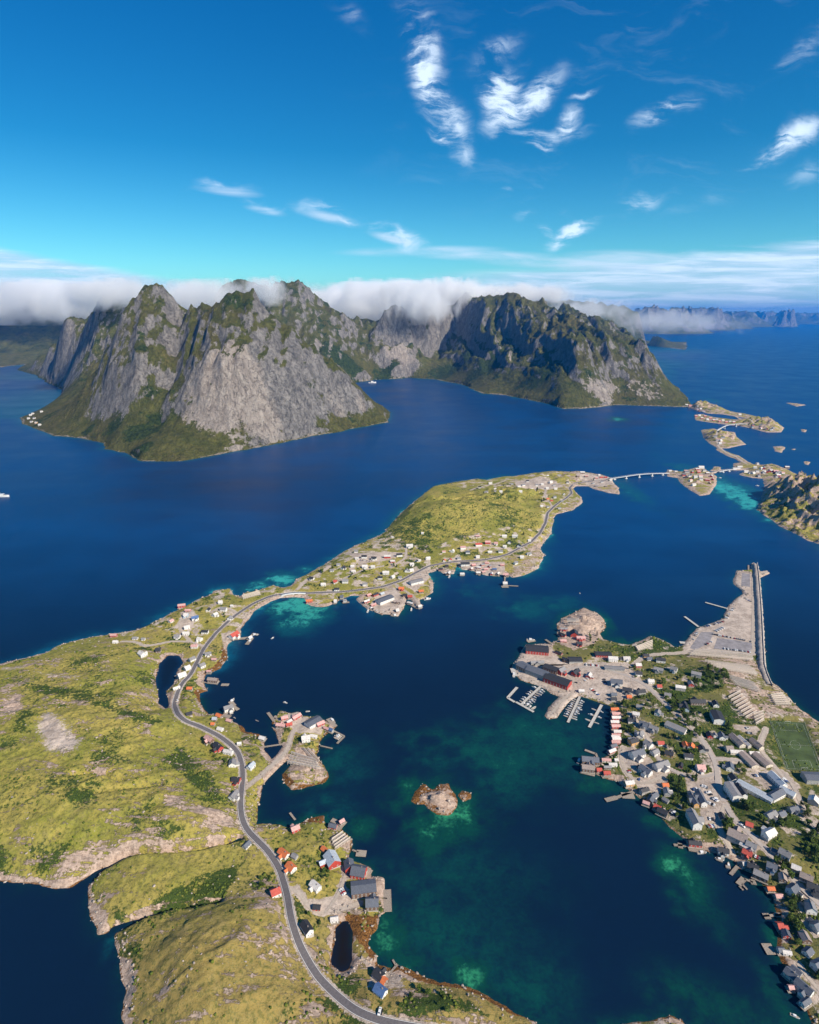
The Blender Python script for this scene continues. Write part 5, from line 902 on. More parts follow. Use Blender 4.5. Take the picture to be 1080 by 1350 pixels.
hs('R', 'on the bridge islands', [(20, 648, 10, 6, 0, 'w', 'w'), (60, 656, 10, 6, 0, 'n', 'w'), (130, 655, 12, 8, 0, 'n', 'p'), (175, 662, 12, 8, 40, 'r', 'g'), (240, 627, 18, 10, 0, 'w', 'w'), (212, 642, 14, 8, 0, 'r', 'w'), (262, 650, 12, 8, 0, 'w', 'g'), (222, 662, 12, 8, 0, 'r', 'p'), (285, 670, 12, 8, 0, 'n', 'w'), (200, 690, 12, 8, 0, 'w', 'w'), (312, 690, 12, 8, 60, 'r', 'w'), (322, 712, 12, 8, 60, 'r', 'p'), (160, 690, 12, 8, 0, 'w', 'g'), (240, 702, 12, 8, 0, 'w', 'g'), (300, 735, 10, 8, 60, 'n', 'p'), (490, 632, 26, 8, 5, 'w', 'w', 4), (515, 618, 20, 7, 5, 'g', 'w', 4), (560, 657, 16, 8, 0, 'w', 'w'), (640, 650, 12, 8, 0, 'w', 'g'), (690, 655, 14, 8, 0, 'w', 'w'), (772, 650, 16, 10, 0, 'r', 'p'), (740, 640, 10, 8, 0, 'w', 'w'), (800, 662, 12, 8, 0, 'w', 'g'), (850, 630, 16, 8, 0, 'n', 'w')])
hs('R', 'on the farthest village island', [(205, 262, 14, 9, 0, 'r', 'p'), (228, 256, 14, 9, 0, 'w', 'w'), (245, 275, 14, 9, 0, 'r', 'w'), (268, 262, 14, 9, 0, 'r', 'p'), (285, 285, 14, 9, 0, 'w', 'w'), (305, 275, 14, 9, 0, 'r', 'p'), (330, 290, 14, 9, 0, 'r', 'w'), (350, 282, 14, 9, 0, 'w', 'g'), (372, 298, 14, 9, 0, 'r', 'p'), (395, 292, 14, 9, 0, 'w', 'w'), (420, 302, 14, 9, 0, 'r', 'p'), (445, 298, 14, 9, 0, 'w', 'g'), (472, 302, 14, 9, 0, 'r', 'w'), (515, 250, 16, 9, 0, 'w', 'w'), (135, 185, 16, 10, 0, 'w', 'w'), (160, 190, 16, 10, 0, 'r', 'p'), (118, 178, 16, 10, 0, 'w', 'w')])
hs('Z1', 'at the foot of the near mountain', [(160, 822, 13, 9, 0, 'w', 'w'), (172, 815, 13, 9, 0, 'w', 'w'), (180, 838, 13, 9, 0, 'w', 'g'), (150, 840, 13, 9, 0, 'w', 'w'), (190, 862, 13, 9, 0, 'o', 'w'), (208, 872, 13, 9, 0, 'w', 'w'), (218, 804, 13, 9, 0, 'w', 'w'), (165, 855, 13, 9, 0, 'w', 'g')])
_r = random.Random(5)
for poly, n_, ar in [([(985, 606), (1008, 616), (1034, 620), (1052, 628), (1030, 634), (1008, 628), (984, 624)], 16, 'on the bridge islands'), ([(978, 556), (1010, 556), (1028, 564), (1010, 567), (985, 562)], 9, 'on the farthest village island'), ([(930, 569), (950, 572), (965, 580), (950, 586), (934, 580)], 5, 'on the bare middle island'), ([(905, 536), (930, 536), (945, 542), (925, 543)], 7, 'below the far headland'), ([(900, 622), (935, 624), (942, 640), (925, 646), (903, 636)], 8, 'on the bridge islands')]:
    A_ = np.array(poly, float); k_ = 0
    while k_ < n_:
        x_, y_ = _r.uniform(A_[:, 0].min(), A_[:, 0].max()), _r.uniform(A_[:, 1].min(), A_[:, 1].max())
        if sdf(poly, np.array([x_]), np.array([y_]))[0] < 0: continue
        house('full', x_, y_, _r.choice([11, 13, 15]), 8.5, _r.choice([0, 20, 70, -20]), _r.choice('wwwrn'), _r.choice('wwgpb'), ar); k_ += 1
ORD = ['', 'first', 'second', 'third', 'fourth', 'fifth', 'sixth', 'seventh', 'eighth', 'ninth', 'tenth', 'eleventh', 'twelfth', 'thirteenth', 'fourteenth', 'fifteenth', 'sixteenth', 'seventeenth', 'eighteenth', 'nineteenth', 'twentieth'] + ['%dth' % i for i in range(21, 60)]
# the smallest houses of all, beyond the three hundred that show largest, are one piece
for q in HS: q['app'] = FPX / (q['o'].location.y * CP + CAMZ * SP) * q['L']
_hh = sorted([q for q in HS if q['kind'] == 'house'], key=lambda q: -q['app'])
V_, F_, MI_, MS_ = [], [], [], []
bpy.context.view_layer.update()
for q in _hh[295:]:
    for ch in list(q['o'].children_recursive):
        if ch.type == 'MESH' and ch.name.split('.')[0] in ('wall', 'roof', 'deck'):
            n0 = len(V_); V_ += [tuple(ch.matrix_world @ v.co) for v in ch.data.vertices]
            for p_ in ch.data.polygons:
                mt = ch.data.materials[p_.material_index]
                if mt not in MS_: MS_.append(mt)
                F_.append(tuple(i + n0 for i in p_.vertices)); MI_.append(MS_.index(mt))
        bpy.data.objects.remove(ch)
    bpy.data.objects.remove(q['o']); q['o'] = None
me = bpy.data.meshes.new('houses'); me.from_pydata(V_, [], F_)
for mt in MS_: me.materials.append(mt)
me.polygons.foreach_set('material_index', MI_); me.update()
o = bpy.data.objects.new('houses', me); COL.objects.link(o); tag(o, 'tiny far houses beyond the peninsula too small to tell apart', None, None, 'stuff')
_pos = [(q['o'].location.x, q['o'].location.y, max(q['L'] * .6, 5)) for q in HS if q['o']]
HS = [q for q in HS if q['o']]
KN = {'house': 'house', 'cabin': 'cabin on stilts', 'shed': 'small shed', 'hall': 'long hall', 'school': 'school block', 'church': 'church hall'}
def number(items, key, fmt, fmt1):
    gr = {}
    for it in items: gr.setdefault(key(it), []).append(it)
    for k, l in gr.items():
        l.sort(key=lambda q: q['px'])
        for i, q in enumerate(l): q['o']['label'] = (fmt1(q) if len(l) == 1 else fmt(q, ORD[i + 1] if len(l) != 2 else ('left', 'right')[i]))
def hd(q): return f"{WALL[q['w']][0]} {KN[q['kind']]} with {ROOF[q['r']][0]} roof{' over water' if q['wet'] and q['kind'] != 'cabin' else ''}"
number(HS, lambda q: (hd(q), q['area']), lambda q, n: f"{hd(q)}, {n} {'from the left ' if n not in ('left', 'right') else 'one of two '}{q['area']}", lambda q: f"{hd(q)} {q['area']}")
for q in HS:
    q['o']['category'] = {'house': 'house', 'cabin': 'cabin', 'shed': 'shed', 'hall': 'warehouse', 'school': 'school', 'church': 'church'}[q['kind']]
    q['o']['group'] = {'cabin': 'fishing cabins ', 'house': 'houses ', 'shed': 'sheds ', 'hall': 'large buildings ', 'school': 'school blocks ', 'church': 'large buildings '}[q['kind']] + q['area']
HXY = np.array(_pos)
def free(x, y, r=2.5):
    return bool((np.hypot(HXY[:, 0] - x, HXY[:, 1] - y) > HXY[:, 2] + r).all())
# ---------------------------------------------------------------- generic registries with labels by place
def where(o, px): return dict(o=o, px=px)
# jetties and pontoons
JE = []
def jetty(k, x0, y0, x1, y1, wdt, area, z=1.3, mat=None, what='jetty', n=3):
    a = gp(*cr(k, x0, y0), z); b = gp(*cr(k, x1, y1), z); L = math.hypot(b[0] - a[0], b[1] - a[1]); an = math.atan2(b[1] - a[1], b[0] - a[0])
    o = empty(what, ((a[0] + b[0]) / 2, (a[1] + b[1]) / 2, z), an)
    m = MB(); m.box(-L / 2, L / 2, -wdt / 2, wdt / 2, -.35, 0); m.box(-L / 2, L / 2, -wdt / 2 - .12, -wdt / 2, -.4, .12); m.box(-L / 2, L / 2, wdt / 2, wdt / 2 + .12, -.4, .12)
    m.obj('deck', mat or M_WOODG, o)
    n = max(2, min(10, int(L / 5)))
    for i in range(n):
        t = -L / 2 + L * (i + .5) / n; pm = MB()
        for s in (-1, 1): pm.tube((t, s * wdt * .42, -8), (t, s * wdt * .42, .5), .2, .18, 5)
        pm.obj('post', M_WOODG, o)
    JE.append(dict(o=o, px=cr(k, (x0 + x1) / 2, 0)[0], area=area, what=what)); return o
M_PONT = simple('pontoon_concrete', (.48, .45, .40), .8, .15, .6)
for a in [('A', 270, 400, 430, 445, 4, 'left of the harbour lot'), ('A', 122, 500, 220, 572, 4, 'left of the harbour lot'), ('A', 88, 684, 150, 690, 6, 'left of the harbour lot'), ('A', 578, 135, 578, 185, 3, 'at the pier head'),
          ('B', 50, 755, 118, 680, 3.5, 'at the factory marina'), ('B', 50, 755, 100, 785, 3.5, 'at the factory marina'), ('B', 110, 785, 235, 855, 3.5, 'at the factory marina'), ('B', 150, 800, 285, 675, 3, 'at the factory marina'), ('B', 565, 745, 480, 930, 3, 'at the middle marina'), ('B', 720, 805, 632, 965, 3.5, 'at the cabin row'), ('B', 85, 545, 105, 600, 7, 'at the factory marina'), ('B', 190, 355, 245, 345, 6, 'behind the factory'), ('B', 320, 340, 400, 395, 4, 'behind the factory'),
          ('D', 168, 262, 245, 290, 3, 'by the right village centre'), ('D', 245, 285, 262, 325, 2.5, 'by the right village centre'), ('D', 135, 415, 240, 440, 5, 'by the right village centre'), ('D', 290, 455, 430, 440, 4, 'by the right village centre'), ('D', 315, 620, 395, 600, 5, 'by the right village centre'), ('D', 395, 600, 540, 550, 3, 'by the right village centre'), ('D', 430, 585, 520, 590, 8, 'by the right village centre'), ('D', 575, 640, 640, 665, 5, 'by the right village centre'),
          ('E', 45, 398, 150, 405, 2.5, 'on the right shore'), ('E', 75, 400, 110, 408, 6, 'on the right shore'), ('E', 150, 425, 270, 445, 5, 'on the right shore'), ('E', 350, 495, 395, 512, 4, 'on the right shore'), ('E', 415, 550, 450, 560, 3, 'on the right shore'), ('E', 450, 610, 500, 550, 3, 'on the right shore'), ('E', 505, 680, 545, 635, 5, 'on the right shore'), ('E', 510, 690, 540, 720, 1.5, 'on the right shore'), ('E', 530, 675, 568, 715, 1.5, 'on the right shore'), ('E', 545, 640, 610, 665, 2, 'on the right shore'), ('E', 590, 660, 630, 665, 5, 'on the right shore'), ('E', 685, 905, 830, 895, 2, 'on the right shore'), ('E', 685, 905, 730, 905, 5, 'on the right shore'), ('E', 765, 895, 830, 900, 4, 'on the right shore'),
          ('F', 520, 470, 620, 470, 9, 'at the lower right'), ('F', 615, 460, 670, 465, 1.5, 'at the lower right'), ('F', 700, 470, 830, 480, 3, 'at the lower right'), ('F', 770, 860, 810, 870, 4, 'at the lower right'), ('F', 810, 850, 850, 830, 1.2, 'at the lower right'), ('F', 660, 300, 720, 300, 4, 'at the lower right'),
          ('L4', 830, 405, 935, 395, 6, 'below the red roofed hall'), ('L4', 910, 440, 945, 395, 6, 'below the red roofed hall'), ('L4', 945, 370, 985, 378, 5, 'below the red roofed hall'), ('L4', 620, 683, 665, 685, 1.8, 'by the dark pond village'), ('L4', 745, 700, 795, 700, 5, 'by the dark pond village'),
          ('L5', 630, 420, 700, 440, 6, 'on the left shore'), ('L5', 700, 300, 735, 340, 6, 'on the left shore'), ('L5', 725, 345, 770, 375, 5, 'on the left shore'), ('L5', 950, 640, 1010, 640, 5, 'on the left shore'),
          ('L6', 160, 575, 395, 540, 1.8, 'at the drying rack islet'), ('L6', 805, 425, 905, 475, 2, 'at the drying rack islet'), ('L6', 905, 475, 840, 540, 2.4, 'at the drying rack islet'), ('L6', 690, 560, 800, 585, 1.5, 'at the drying rack islet'), ('L6', 760, 320, 825, 390, 6, 'at the drying rack islet'), ('L6', 225, 265, 280, 340, 4, 'at the drying rack islet'), ('L6', 280, 300, 330, 310, 4, 'at the drying rack islet'), ('L6', 660, 400, 740, 420, 7, 'at the drying rack islet'), ('L6', 600, 180 + 130, 600, 312, 2, 'at the drying rack islet') if False else None,
          ('L7', 305, 105, 340, 150, 2, 'at the foreground quay'), ('L7', 575, 150, 610, 165, 5, 'at the foreground quay'), ('L7', 610, 225, 665, 160, 4, 'at the foreground quay'), ('L7', 710, 345, 750, 360, 1.4, 'at the foreground quay'), ('L7', 735, 365, 800, 370, 7, 'at the foreground quay'), ('L7', 785, 535, 825, 470, 6, 'at the foreground quay'), ('L7', 872, 545, 882, 735, 8, 'at the foreground quay'), ('L7', 935, 602, 940, 745, 7, 'at the foreground quay'), ('L7', 880, 655, 935, 660, 1.2, 'at the foreground quay'),
          ('L8', 915, 530, 985, 450, 1.4, 'at the foreground cove'), ('L8', 985, 450, 960, 405, 1.4, 'at the foreground cove'),
          ('P1', 590, 590, 700, 500, 4, 'on the village strip'), ('P1', 560, 550, 600, 520, 4, 'on the village strip'), ('P1', 380, 575, 400, 535, 5, 'on the village strip'), ('P1', 440, 565, 490, 560, 5, 'on the village strip'), ('P1', 795, 660, 830, 600, 6, 'on the village strip'), ('P1', 890, 560, 970, 600, 5, 'on the village strip'), ('P1', 965, 605, 1010, 580, 5, 'on the village strip'), ('P1', 1020, 540, 1060, 530, 5, 'on the village strip'), ('P1', 1040, 400, 1080, 410, 5, 'on the village strip'),
          ('P2', 210, 600, 300, 590, 5, 'below the green hill'), ('P2', 355, 640, 390, 625, 5, 'below the green hill'), ('P2', 480, 620, 500, 640, 4, 'below the green hill'), ('P2', 678, 690, 680, 650, 3, 'below the green hill'), ('P2', 700, 712, 775, 716, 3, 'below the green hill'), ('P2', 655, 720, 705, 720, 8, 'below the green hill')]:
    if a: jetty(*a[:5], a[5], a[6], mat=M_PONT if 'marina' in a[6] or 'harbour' in a[6] or 'cabin row' in a[6] else None)
gr = {}
for q in JE: gr.setdefault(q['area'], []).append(q)
for k_, l in gr.items():
    l.sort(key=lambda q: q['px'])
    for i, q in enumerate(l): tag(q['o'], f"wooden jetty standing in the water, {ORD[i + 1]} from the left {k_}" if 'marina' not in k_ else f"pale floating walkway, {ORD[i + 1]} from the left {k_}", 'jetty', 'jetties ' + k_)
# ---------------------------------------------------------------- boats
M_HULL = simple('boat_white', (.74, .73, .71), .35, .1); M_HULLB = simple('boat_blue', (.06, .11, .22), .4, .1); M_DECK = simple('boat_deck', (.40, .33, .25)); M_HR = simple('boat_red', (.40, .05, .04), .4)
def hull_me(mat, L=8.0):
    def f():
        m = MB(); n = 9; rows = []
        for i in range(n):
            t = i / (n - 1); x = (t - .5) * L; wv_ = 1.25 * (1 - max(0, (t - .45) / .55) ** 2.2) * (1 if t > 0 else .92) + .02; zt = .9 + .5 * t * t
            rows.append([(x, -wv_, zt), (x, -wv_ * .8, .1), (x, 0, -.35), (x, wv_ * .8, .1), (x, wv_, zt)])
        V = [p for r in rows for p in r]; F = []
        for i in range(n - 1):
            for j in range(4): a = i * 5 + j; F.append((a, a + 1, a + 6, a + 5))
        F.append((0, 1, 2, 3, 4)); m.add(V, F, 0)
        m.add([(r[0][0], r[0][1] * .9, r[0][2] - .25) for r in rows] + [(r[4][0], r[4][1] * .9, r[4][2] - .25) for r in rows], [(i, i + 1, n + i + 1, n + i) for i in range(n - 1)], 1)
        return m.mesh('hull', [mat, M_DECK])
    return cached(('hull', mat.name, L), f)
def cabin_me():
    m = MB(); m.box(-1.2, 1.2, -.8, .8, .7, 2.0, 0); m.box(-1.1, 1.24, -.7, .7, 1.35, 1.8, 1); m.box(-1.3, 1.3, -.85, .85, 2.0, 2.1, 0); m.tube((-1, 0, 2.1), (-1, 0, 3.6), .05, .03, 4, 0)
    return m.mesh('cabin', [M_HULL, M_GLASS])
CAB = cabin_me(); BO = []
def boat(x, y, ang, sc, col, area, px, cabn=True):
    o = empty('motor_boat' if cabn else 'rowing_boat', (x, y, -.05), ang); o.scale = (sc, sc, sc)
    child('hull', hull_me({'w': M_HULL, 'b': M_HULLB, 'r': M_HR}[col]), o)
    if cabn: child('cabin', CAB, o, (-.3, 0, 0))
    BO.append(dict(o=o, px=px, c=col, area=area, cabn=cabn)); return o
def boats_row(k, x0, y0, x1, y1, n, area, side=(1, -1)):
    a = gp(*cr(k, x0, y0), 0); b = gp(*cr(k, x1, y1), 0); an = math.atan2(b[1] - a[1], b[0] - a[0])
    for i in range(n):
        t = (i + .5) / n
        for s in side:
            if random.random() < .08: continue
            sc = random.uniform(.7, 1.1); of = s * (1.8 + 4 * sc)
            x = a[0] + (b[0] - a[0]) * t - math.sin(an) * of; y = a[1] + (b[1] - a[1]) * t + math.cos(an) * of
            boat(x, y, an + math.pi / 2 * s + random.uniform(-.08, .08), sc, random.choice('wwwwwwb'), area, cr(k, x0 + (x1 - x0) * t, 0)[0] + s * .5, random.random() < .75)
boats_row('B', 560, 755, 488, 905, 11, 'in the middle marina'); boats_row('B', 275, 690, 165, 800, 9, 'in the factory marina'); boats_row('B', 120, 790, 230, 850, 5, 'in the factory marina', (1,)); boats_row('B', 700, 830, 650, 950, 3, 'by the cabin row')
boats_row('L6', 895, 480, 850, 530, 4, 'at the rack islet pontoon', (-1,))
for k, x, y, an, sc, c, ar in [('full', 4, 655, 5, 4.5, 'w', 'out on the left fjord'), ('full', 491, 505, 10, 7.5, 'w', 'in the far fjord bay'), ('B', 95, 590, 80, 1.6, 'w', 'at the factory quay'), ('P1', 623, 625, 80, 1.3, 'w', 'off the strip quay'), ('P1', 932, 612, 85, 1.3, 'w', 'off the strip quay'), ('P1', 1045, 540, 20, 1.7, 'w', 'off the strip quay'), ('P1', 815, 655, 20, 1.5, 'w', 'off the strip quay'),
        ('L6', 380, 177, -20, .8, 'w', 'above the rack islet'), ('L6', 580, 255, 10, .7, 'w', 'above the rack islet'), ('F', 835, 1155, -30, .8, 'w', 'at the lower right'), ('D', 128, 340, 60, 1.5, 'b', 'by the right village jetty'), ('E', 245, 455, 5, 1.2, 'w', 'on the right shore'), ('E', 372, 502, -15, 1.0, 'w', 'on the right shore'), ('E', 435, 545, 60, 1.0, 'w', 'on the right shore'), ('L4', 962, 378, 10, 1.4, 'w', 'below the red roofed hall'), ('L4', 930, 420, 70, 1.5, 'w', 'below the red roofed hall'), ('L4', 1078, 398, 60, .8, 'w', 'below the red roofed hall'), ('L5', 715, 300, 70, 1.4, 'w', 'on the left shore'), ('L5', 740, 447, -40, .5, 'w', 'on the left shore'), ('L5', 935, 470, -30, .5, 'b', 'on the left shore'), ('L6', 135, 340, -25, .5, 'b', 'above the rack islet'),
        ('L6', 800, 340, -45, 1.5, 'w', 'at the rack islet pontoon'), ('L7', 700, 350 + 40, 10, .01, 'w', 'x'), ('B', 215, 345, -5, 1.6, 'w', 'behind the factory'), ('R', 640, 758, -10, 1.3, 'w', 'off the right hill'), ('R', 375, 702, -5, 1.2, 'w', 'off the bridge island'), ('B', 565, 10, 88, .6, 'w', 'off the factory point'), ('P2', 285, 650, 70, 1.4, 'w', 'below the green hill')]:
    if ar == 'x': continue
    px, py = cr(k, x, y); gx, gy = gp(px, py, 0.5); boat(gx, gy, R(an), sc, c, ar, px, sc > .75)
gr = {}
def bd(q): return {'w': 'white', 'b': 'dark blue', 'r': 'red'}[q['c']] + (' cabin boat' if q['cabn'] else ' open rowing boat')
number(BO, lambda q: (bd(q), q['area']), lambda q, n: f"{bd(q)}, {n} {'from the left ' if n not in ('left', 'right') else 'one of two '}{q['area']}", lambda q: f"{bd(q)} {q['area']}")
for q in BO: q['o']['category'] = 'boat'; q['o']['group'] = 'boats ' + q['area']
# ---------------------------------------------------------------- cars
CARC = {'white': (.72, .71, .69), 'black': (.015, .015, .018), 'silver': (.42, .43, .44), 'red': (.36, .03, .025), 'blue': (.04, .09, .24), 'grey': (.14, .145, .15)}
M_TYRE = simple('tyre', (.02, .02, .02), .9)
def car_me(c):
    def f():
        m = MB(); prof = [(-2.2, .35), (-2.25, .8), (-1.9, .98), (-1.5, 1.0), (-1.1, 1.45), (.5, 1.48), (1.15, 1.0), (2.0, .85), (2.25, .62), (2.2, .35)]
        V = [(x, -.88 if z < 1.1 else -.68, z) for x, z in prof] + [(x, .88 if z < 1.1 else .68, z) for x, z in prof]; n = len(prof)
        m.add(V, [(i, i + 1, n + i + 1, n + i) for i in range(n - 1)] + [tuple(range(n))[::-1], tuple(range(n, 2 * n))])
        return m.mesh('body', simple('car_paint_' + c, CARC[c], .3, .05, 1, .5))
    return cached(('car', c), f)
def cglass_me():
    m = MB()
    for s in (-1, 1): m.add([(-1.35, s * .82, 1.03), (-1.0, s * .715, 1.40), (.42, s * .715, 1.42), (.98, s * .82, 1.03)], [(0, 1, 2, 3)])
    m.add([(.56, -.6, 1.46), (.56, .6, 1.46), (1.17, .75, 1.03), (1.17, -.75, 1.03)], [(0, 1, 2, 3)]); m.add([(-1.13, -.6, 1.44), (-1.13, .6, 1.44), (-1.52, .75, 1.03), (-1.52, -.75, 1.03)], [(0, 1, 2, 3)])
    return m.mesh('window', M_GLASS)
def wheel_me():
    m = MB(); m.tube((0, -.12, 0), (0, .12, 0), .33, .33, 10); return m.mesh('wheel', M_TYRE)
CG = cglass_me(); WH = wheel_me(); CA = []
def car(x, y, ang, c, area, px, van=False):
    z = max(HG(x, y), .5) + .12
    o = empty('van' if van else 'car', (x, y, z), ang); child('body', car_me(c), o); child('window', CG, o)
    for a_, b_ in ((-1.4, -.8), (-1.4, .8), (1.4, -.8), (1.4, .8)): child('wheel', WH, o, (a_, b_, .33))
    if van: o.scale = (1.35, 1.15, 1.55)
    CA.append(dict(o=o, px=px, c=c, area=area, van=van))
def cars_row(k, x0, y0, x1, y1, n, area, rot=90, vans=0.12, skip=.12):
    a = at(*cr(k, x0, y0)); b = at(*cr(k, x1, y1)); an = math.atan2(b[1] - a[1], b[0] - a[0])
    for i in range(n):
        if random.random() < skip: continue
        t = (i + .5) / n; c = random.choice(['white', 'black', 'silver', 'grey', 'grey', 'black', 'white', 'red', 'blue'])
        v = random.random() < vans
        car(a[0] + (b[0] - a[0]) * t, a[1] + (b[1] - a[1]) * t, an + R(rot) + random.uniform(-.06, .06) + (math.pi if random.random() < .3 else 0), 'white' if v else c, area, cr(k, x0 + (x1 - x0) * t, 0)[0], v)
cars_row('A', 290, 622, 600, 682, 22, 'in the upper row on the harbour lot'); cars_row('A', 400, 732, 592, 757, 15, 'in the lower row on the harbour lot'); cars_row('A', 180, 672, 215, 612, 5, 'at the left edge of the harbour lot'); cars_row('A', 258, 578, 400, 538, 9, 'along the harbour lot edge'); cars_row('A', 415, 520, 470, 440, 6, 'along the harbour lot edge', vans=.6); cars_row('A', 545, 368, 600, 400, 4, 'near the pier head'); cars_row('A', 265, 705, 320, 680, 4, 'on the harbour lot corner'); cars_row('A', 340, 610, 400, 580, 4, 'in the middle of the harbour lot', vans=.8)
cars_row('B', 605, 522, 700, 530, 9, 'outside the grey shop'); cars_row('B', 860, 520, 860, 560, 4, 'right of the grey shop'); cars_row('B', 640, 690, 700, 740, 5, 'on the marina yard'); cars_row('B', 735, 620, 750, 665, 4, 'beside the slate roofed house'); cars_row('B', 590, 640, 640, 600, 3, 'by the red hall on the point', vans=0); cars_row('B', 560, 705, 575, 708, 1, 'on the marina quay', skip=0); cars_row('B', 480, 720, 545, 640, 4, 'along the factory lane')
cars_row('C', 360, 908, 425, 968, 9, 'in the village car park'); cars_row('C', 262, 890, 310, 890, 5, 'beside the blue roofed shop'); cars_row('C', 655, 800, 695, 800, 4, 'outside the silver roofed home'); cars_row('C', 845, 815, 880, 850, 4, 'right of the silver roofed home'); cars_row('C', 610, 522, 645, 528, 4, 'in the school yard'); cars_row('C', 605, 493, 625, 493, 2, 'above the school'); cars_row('C', 310, 860, 360, 880, 5, 'by the hedge car park')
cars_row('E', 265, 92, 340, 120, 5, 'beside the long shop'); cars_row('E', 285, 272, 330, 265, 4, 'by the white shore hall'); cars_row('E', 295, 215, 330, 220, 3, 'by the white shore hall'); cars_row('E', 520, 262, 540, 275, 1, 'on the right shore road', 0, 1, 0); cars_row('E', 698, 420, 712, 432, 1, 'on the right shore road', 0, 0, 0); cars_row('E', 800, 530, 815, 545, 1, 'on the right shore road', 0, 0, 0); cars_row('E', 620, 480, 660, 500, 3, 'in the yard by the shore road')
cars_row('D', 780, 690, 830, 740, 6, 'on the rocky shore yard'); cars_row('D', 480, 410, 490, 430, 2, 'by the white row houses'); cars_row('D', 540, 470, 560, 478, 2, 'by the white row houses'); cars_row('L8', 862, 778, 885, 784, 2, 'in the lay-by at the bottom', skip=0); cars_row('L7', 635, 600, 660, 640, 4, 'in the foreground quay yard'); cars_row('P1', 640, 600, 690, 625, 4, 'on the strip quay'); cars_row('P1', 560, 262, 640, 270, 5, 'in the strip village')
cars_row('L5', 228, 290, 232, 300, 1, 'on the left coast road', 0, 0, 0); cars_row('L4', 690, 395, 700, 380, 1, 'on the left coast road', 0, 0, 0)
def cdn(q): return 'white van' if q['van'] else q['c'] + ' car'
number(CA, lambda q: (cdn(q), q['area']), lambda q, n: f"{cdn(q)} {q['area']}, {n}{' from the left' if n not in ('left', 'right') else ' one of two'}", lambda q: f"{cdn(q)} {'driving' if 'road' in q['area'] and 'shore road' in q['area'] else 'standing'} {q['area']}")
for q in CA: q['o']['category'] = 'van' if q['van'] else 'car'; q['o']['group'] = 'cars ' + q['area']
# ---------------------------------------------------------------- breakwater, pitch, bridges
M_RUB = simple('quarry_stone', (.36, .31, .265), .95, .5, .35); M_BRW = simple('breakwater_wall', (.42, .38, .34), .9, .2, .3)
pts = [cr('A', x, y) for x, y in [(622, 128), (632, 200), (640, 300), (648, 420), (655, 560), (660, 700), (668, 860), (690, 930), (720, 1000)]]
bx, by = resample([gp(*p, 2.5) for p in pts], 3.0)
n = len(bx); dx = np.gradient(bx); dy = np.gradient(by); l = np.hypot(dx, dy); nx, ny = -dy / l, dx / l
prof_ = [(-11, -6), (-8.5, -1), (-6, 2.2), (-3.5, 5.2), (-1.5, 6.6), (1.2, 6.8), (3.2, 6.2), (4.6, 3.4), (6.4, 1.0), (9, -6)]
V = []
for i in range(n):
    e = 1.0 if 2 < i else (.5 + .25 * i)
    for a_, z_ in prof_:
        j = 1.1 * (1 if z_ < 6 else .35)
        V.append((bx[i] + nx[i] * a_ * e + random.uniform(-j, j), by[i] + ny[i] * a_ * e + random.uniform(-j, j), z_ * e + random.uniform(-j, j) * .7))
k = len(prof_); F = [(i * k + j, i * k + j + 1, (i + 1) * k + j + 1, (i + 1) * k + j) for i in range(n - 1) for j in range(k - 1)] + []
br = empty('breakwater', (0, 0, 0)); me = mesh_np('rubble_mound', V, F); link('rubble_mound', me, M_RUB, br)
V2 = []; 
for i in range(n):
    for a_, z_ in [(4.4, -3), (4.4, 7.6), (3.4, 7.6), (3.4, 4)]: V2.append((bx[i] + nx[i] * a_, by[i] + ny[i] * a_, z_))
me = mesh_np('wall', V2, [(i * 4 + j, i * 4 + j + 1, (i + 1) * 4 + j + 1, (i + 1) * 4 + j) for i in range(n - 1) for j in range(3)]); link('wall', me, M_BRW, br)
tag(br, 'long rubble breakwater with a wall beside the harbour car park', 'breakwater')
def quadmesh(name, c4s, mat, z, parent=None, nx_=1):
    V = [(x, y, z) for x, y in c4s]; me = mesh_np(name, V, [(0, 1, 2, 3)]); return link(name, me, mat, parent)
cs = [gp(*cr('C', x, y), 3.0) for x, y in [(757, 440), (985, 455), (1105, 775), (872, 768)]]
def bil(u, v):
    a = [cs[0][i] * (1 - u) + cs[1][i] * u for i in (0, 1)]; b = [cs[3][i] * (1 - u) + cs[2][i] * u for i in (0, 1)]
    return (a[0] * (1 - v) + b[0] * v, a[1] * (1 - v) + b[1] * v)
M_TURF = simple('pitch_turf', (.060, .088, .026), .9, .45, .05); pit = empty('football_pitch', (0, 0, 0))
quadmesh('turf', [cs[3], cs[2], cs[1], cs[0]], M_TURF, 3.05, pit)
ml_ = MB()
def ln(u0, v0, u1, v1):
    a = Vector(bil(u0, v0)); b = Vector(bil(u1, v1)); d = (b - a).normalized() * .05; p = Vector((-d.y, d.x))
    ml_.add([(*(a - p), 3.075), (*(b - p), 3.075), (*(b + p), 3.075), (*(a + p), 3.075)], [(0, 1, 2, 3)])
for q in [(.06, .04, .94, .04), (.06, .96, .94, .96), (.06, .04, .06, .96), (.94, .04, .94, .96), (.06, .5, .94, .5), (.25, .04, .25, .2), (.75, .04, .75, .2), (.25, .2, .75, .2), (.25, .96, .25, .8), (.75, .96, .75, .8), (.25, .8, .75, .8)]: ln(*q)
for i in range(20): ln(.5 + .14 * math.cos(i * .314), .5 + .09 * math.sin(i * .314), .5 + .14 * math.cos((i + 1) * .314), .5 + .09 * math.sin((i + 1) * .314))
ml_.obj('line_markings', M_LINE, pit); tag(pit, 'green football pitch with white lines between school and shore', 'football pitch')
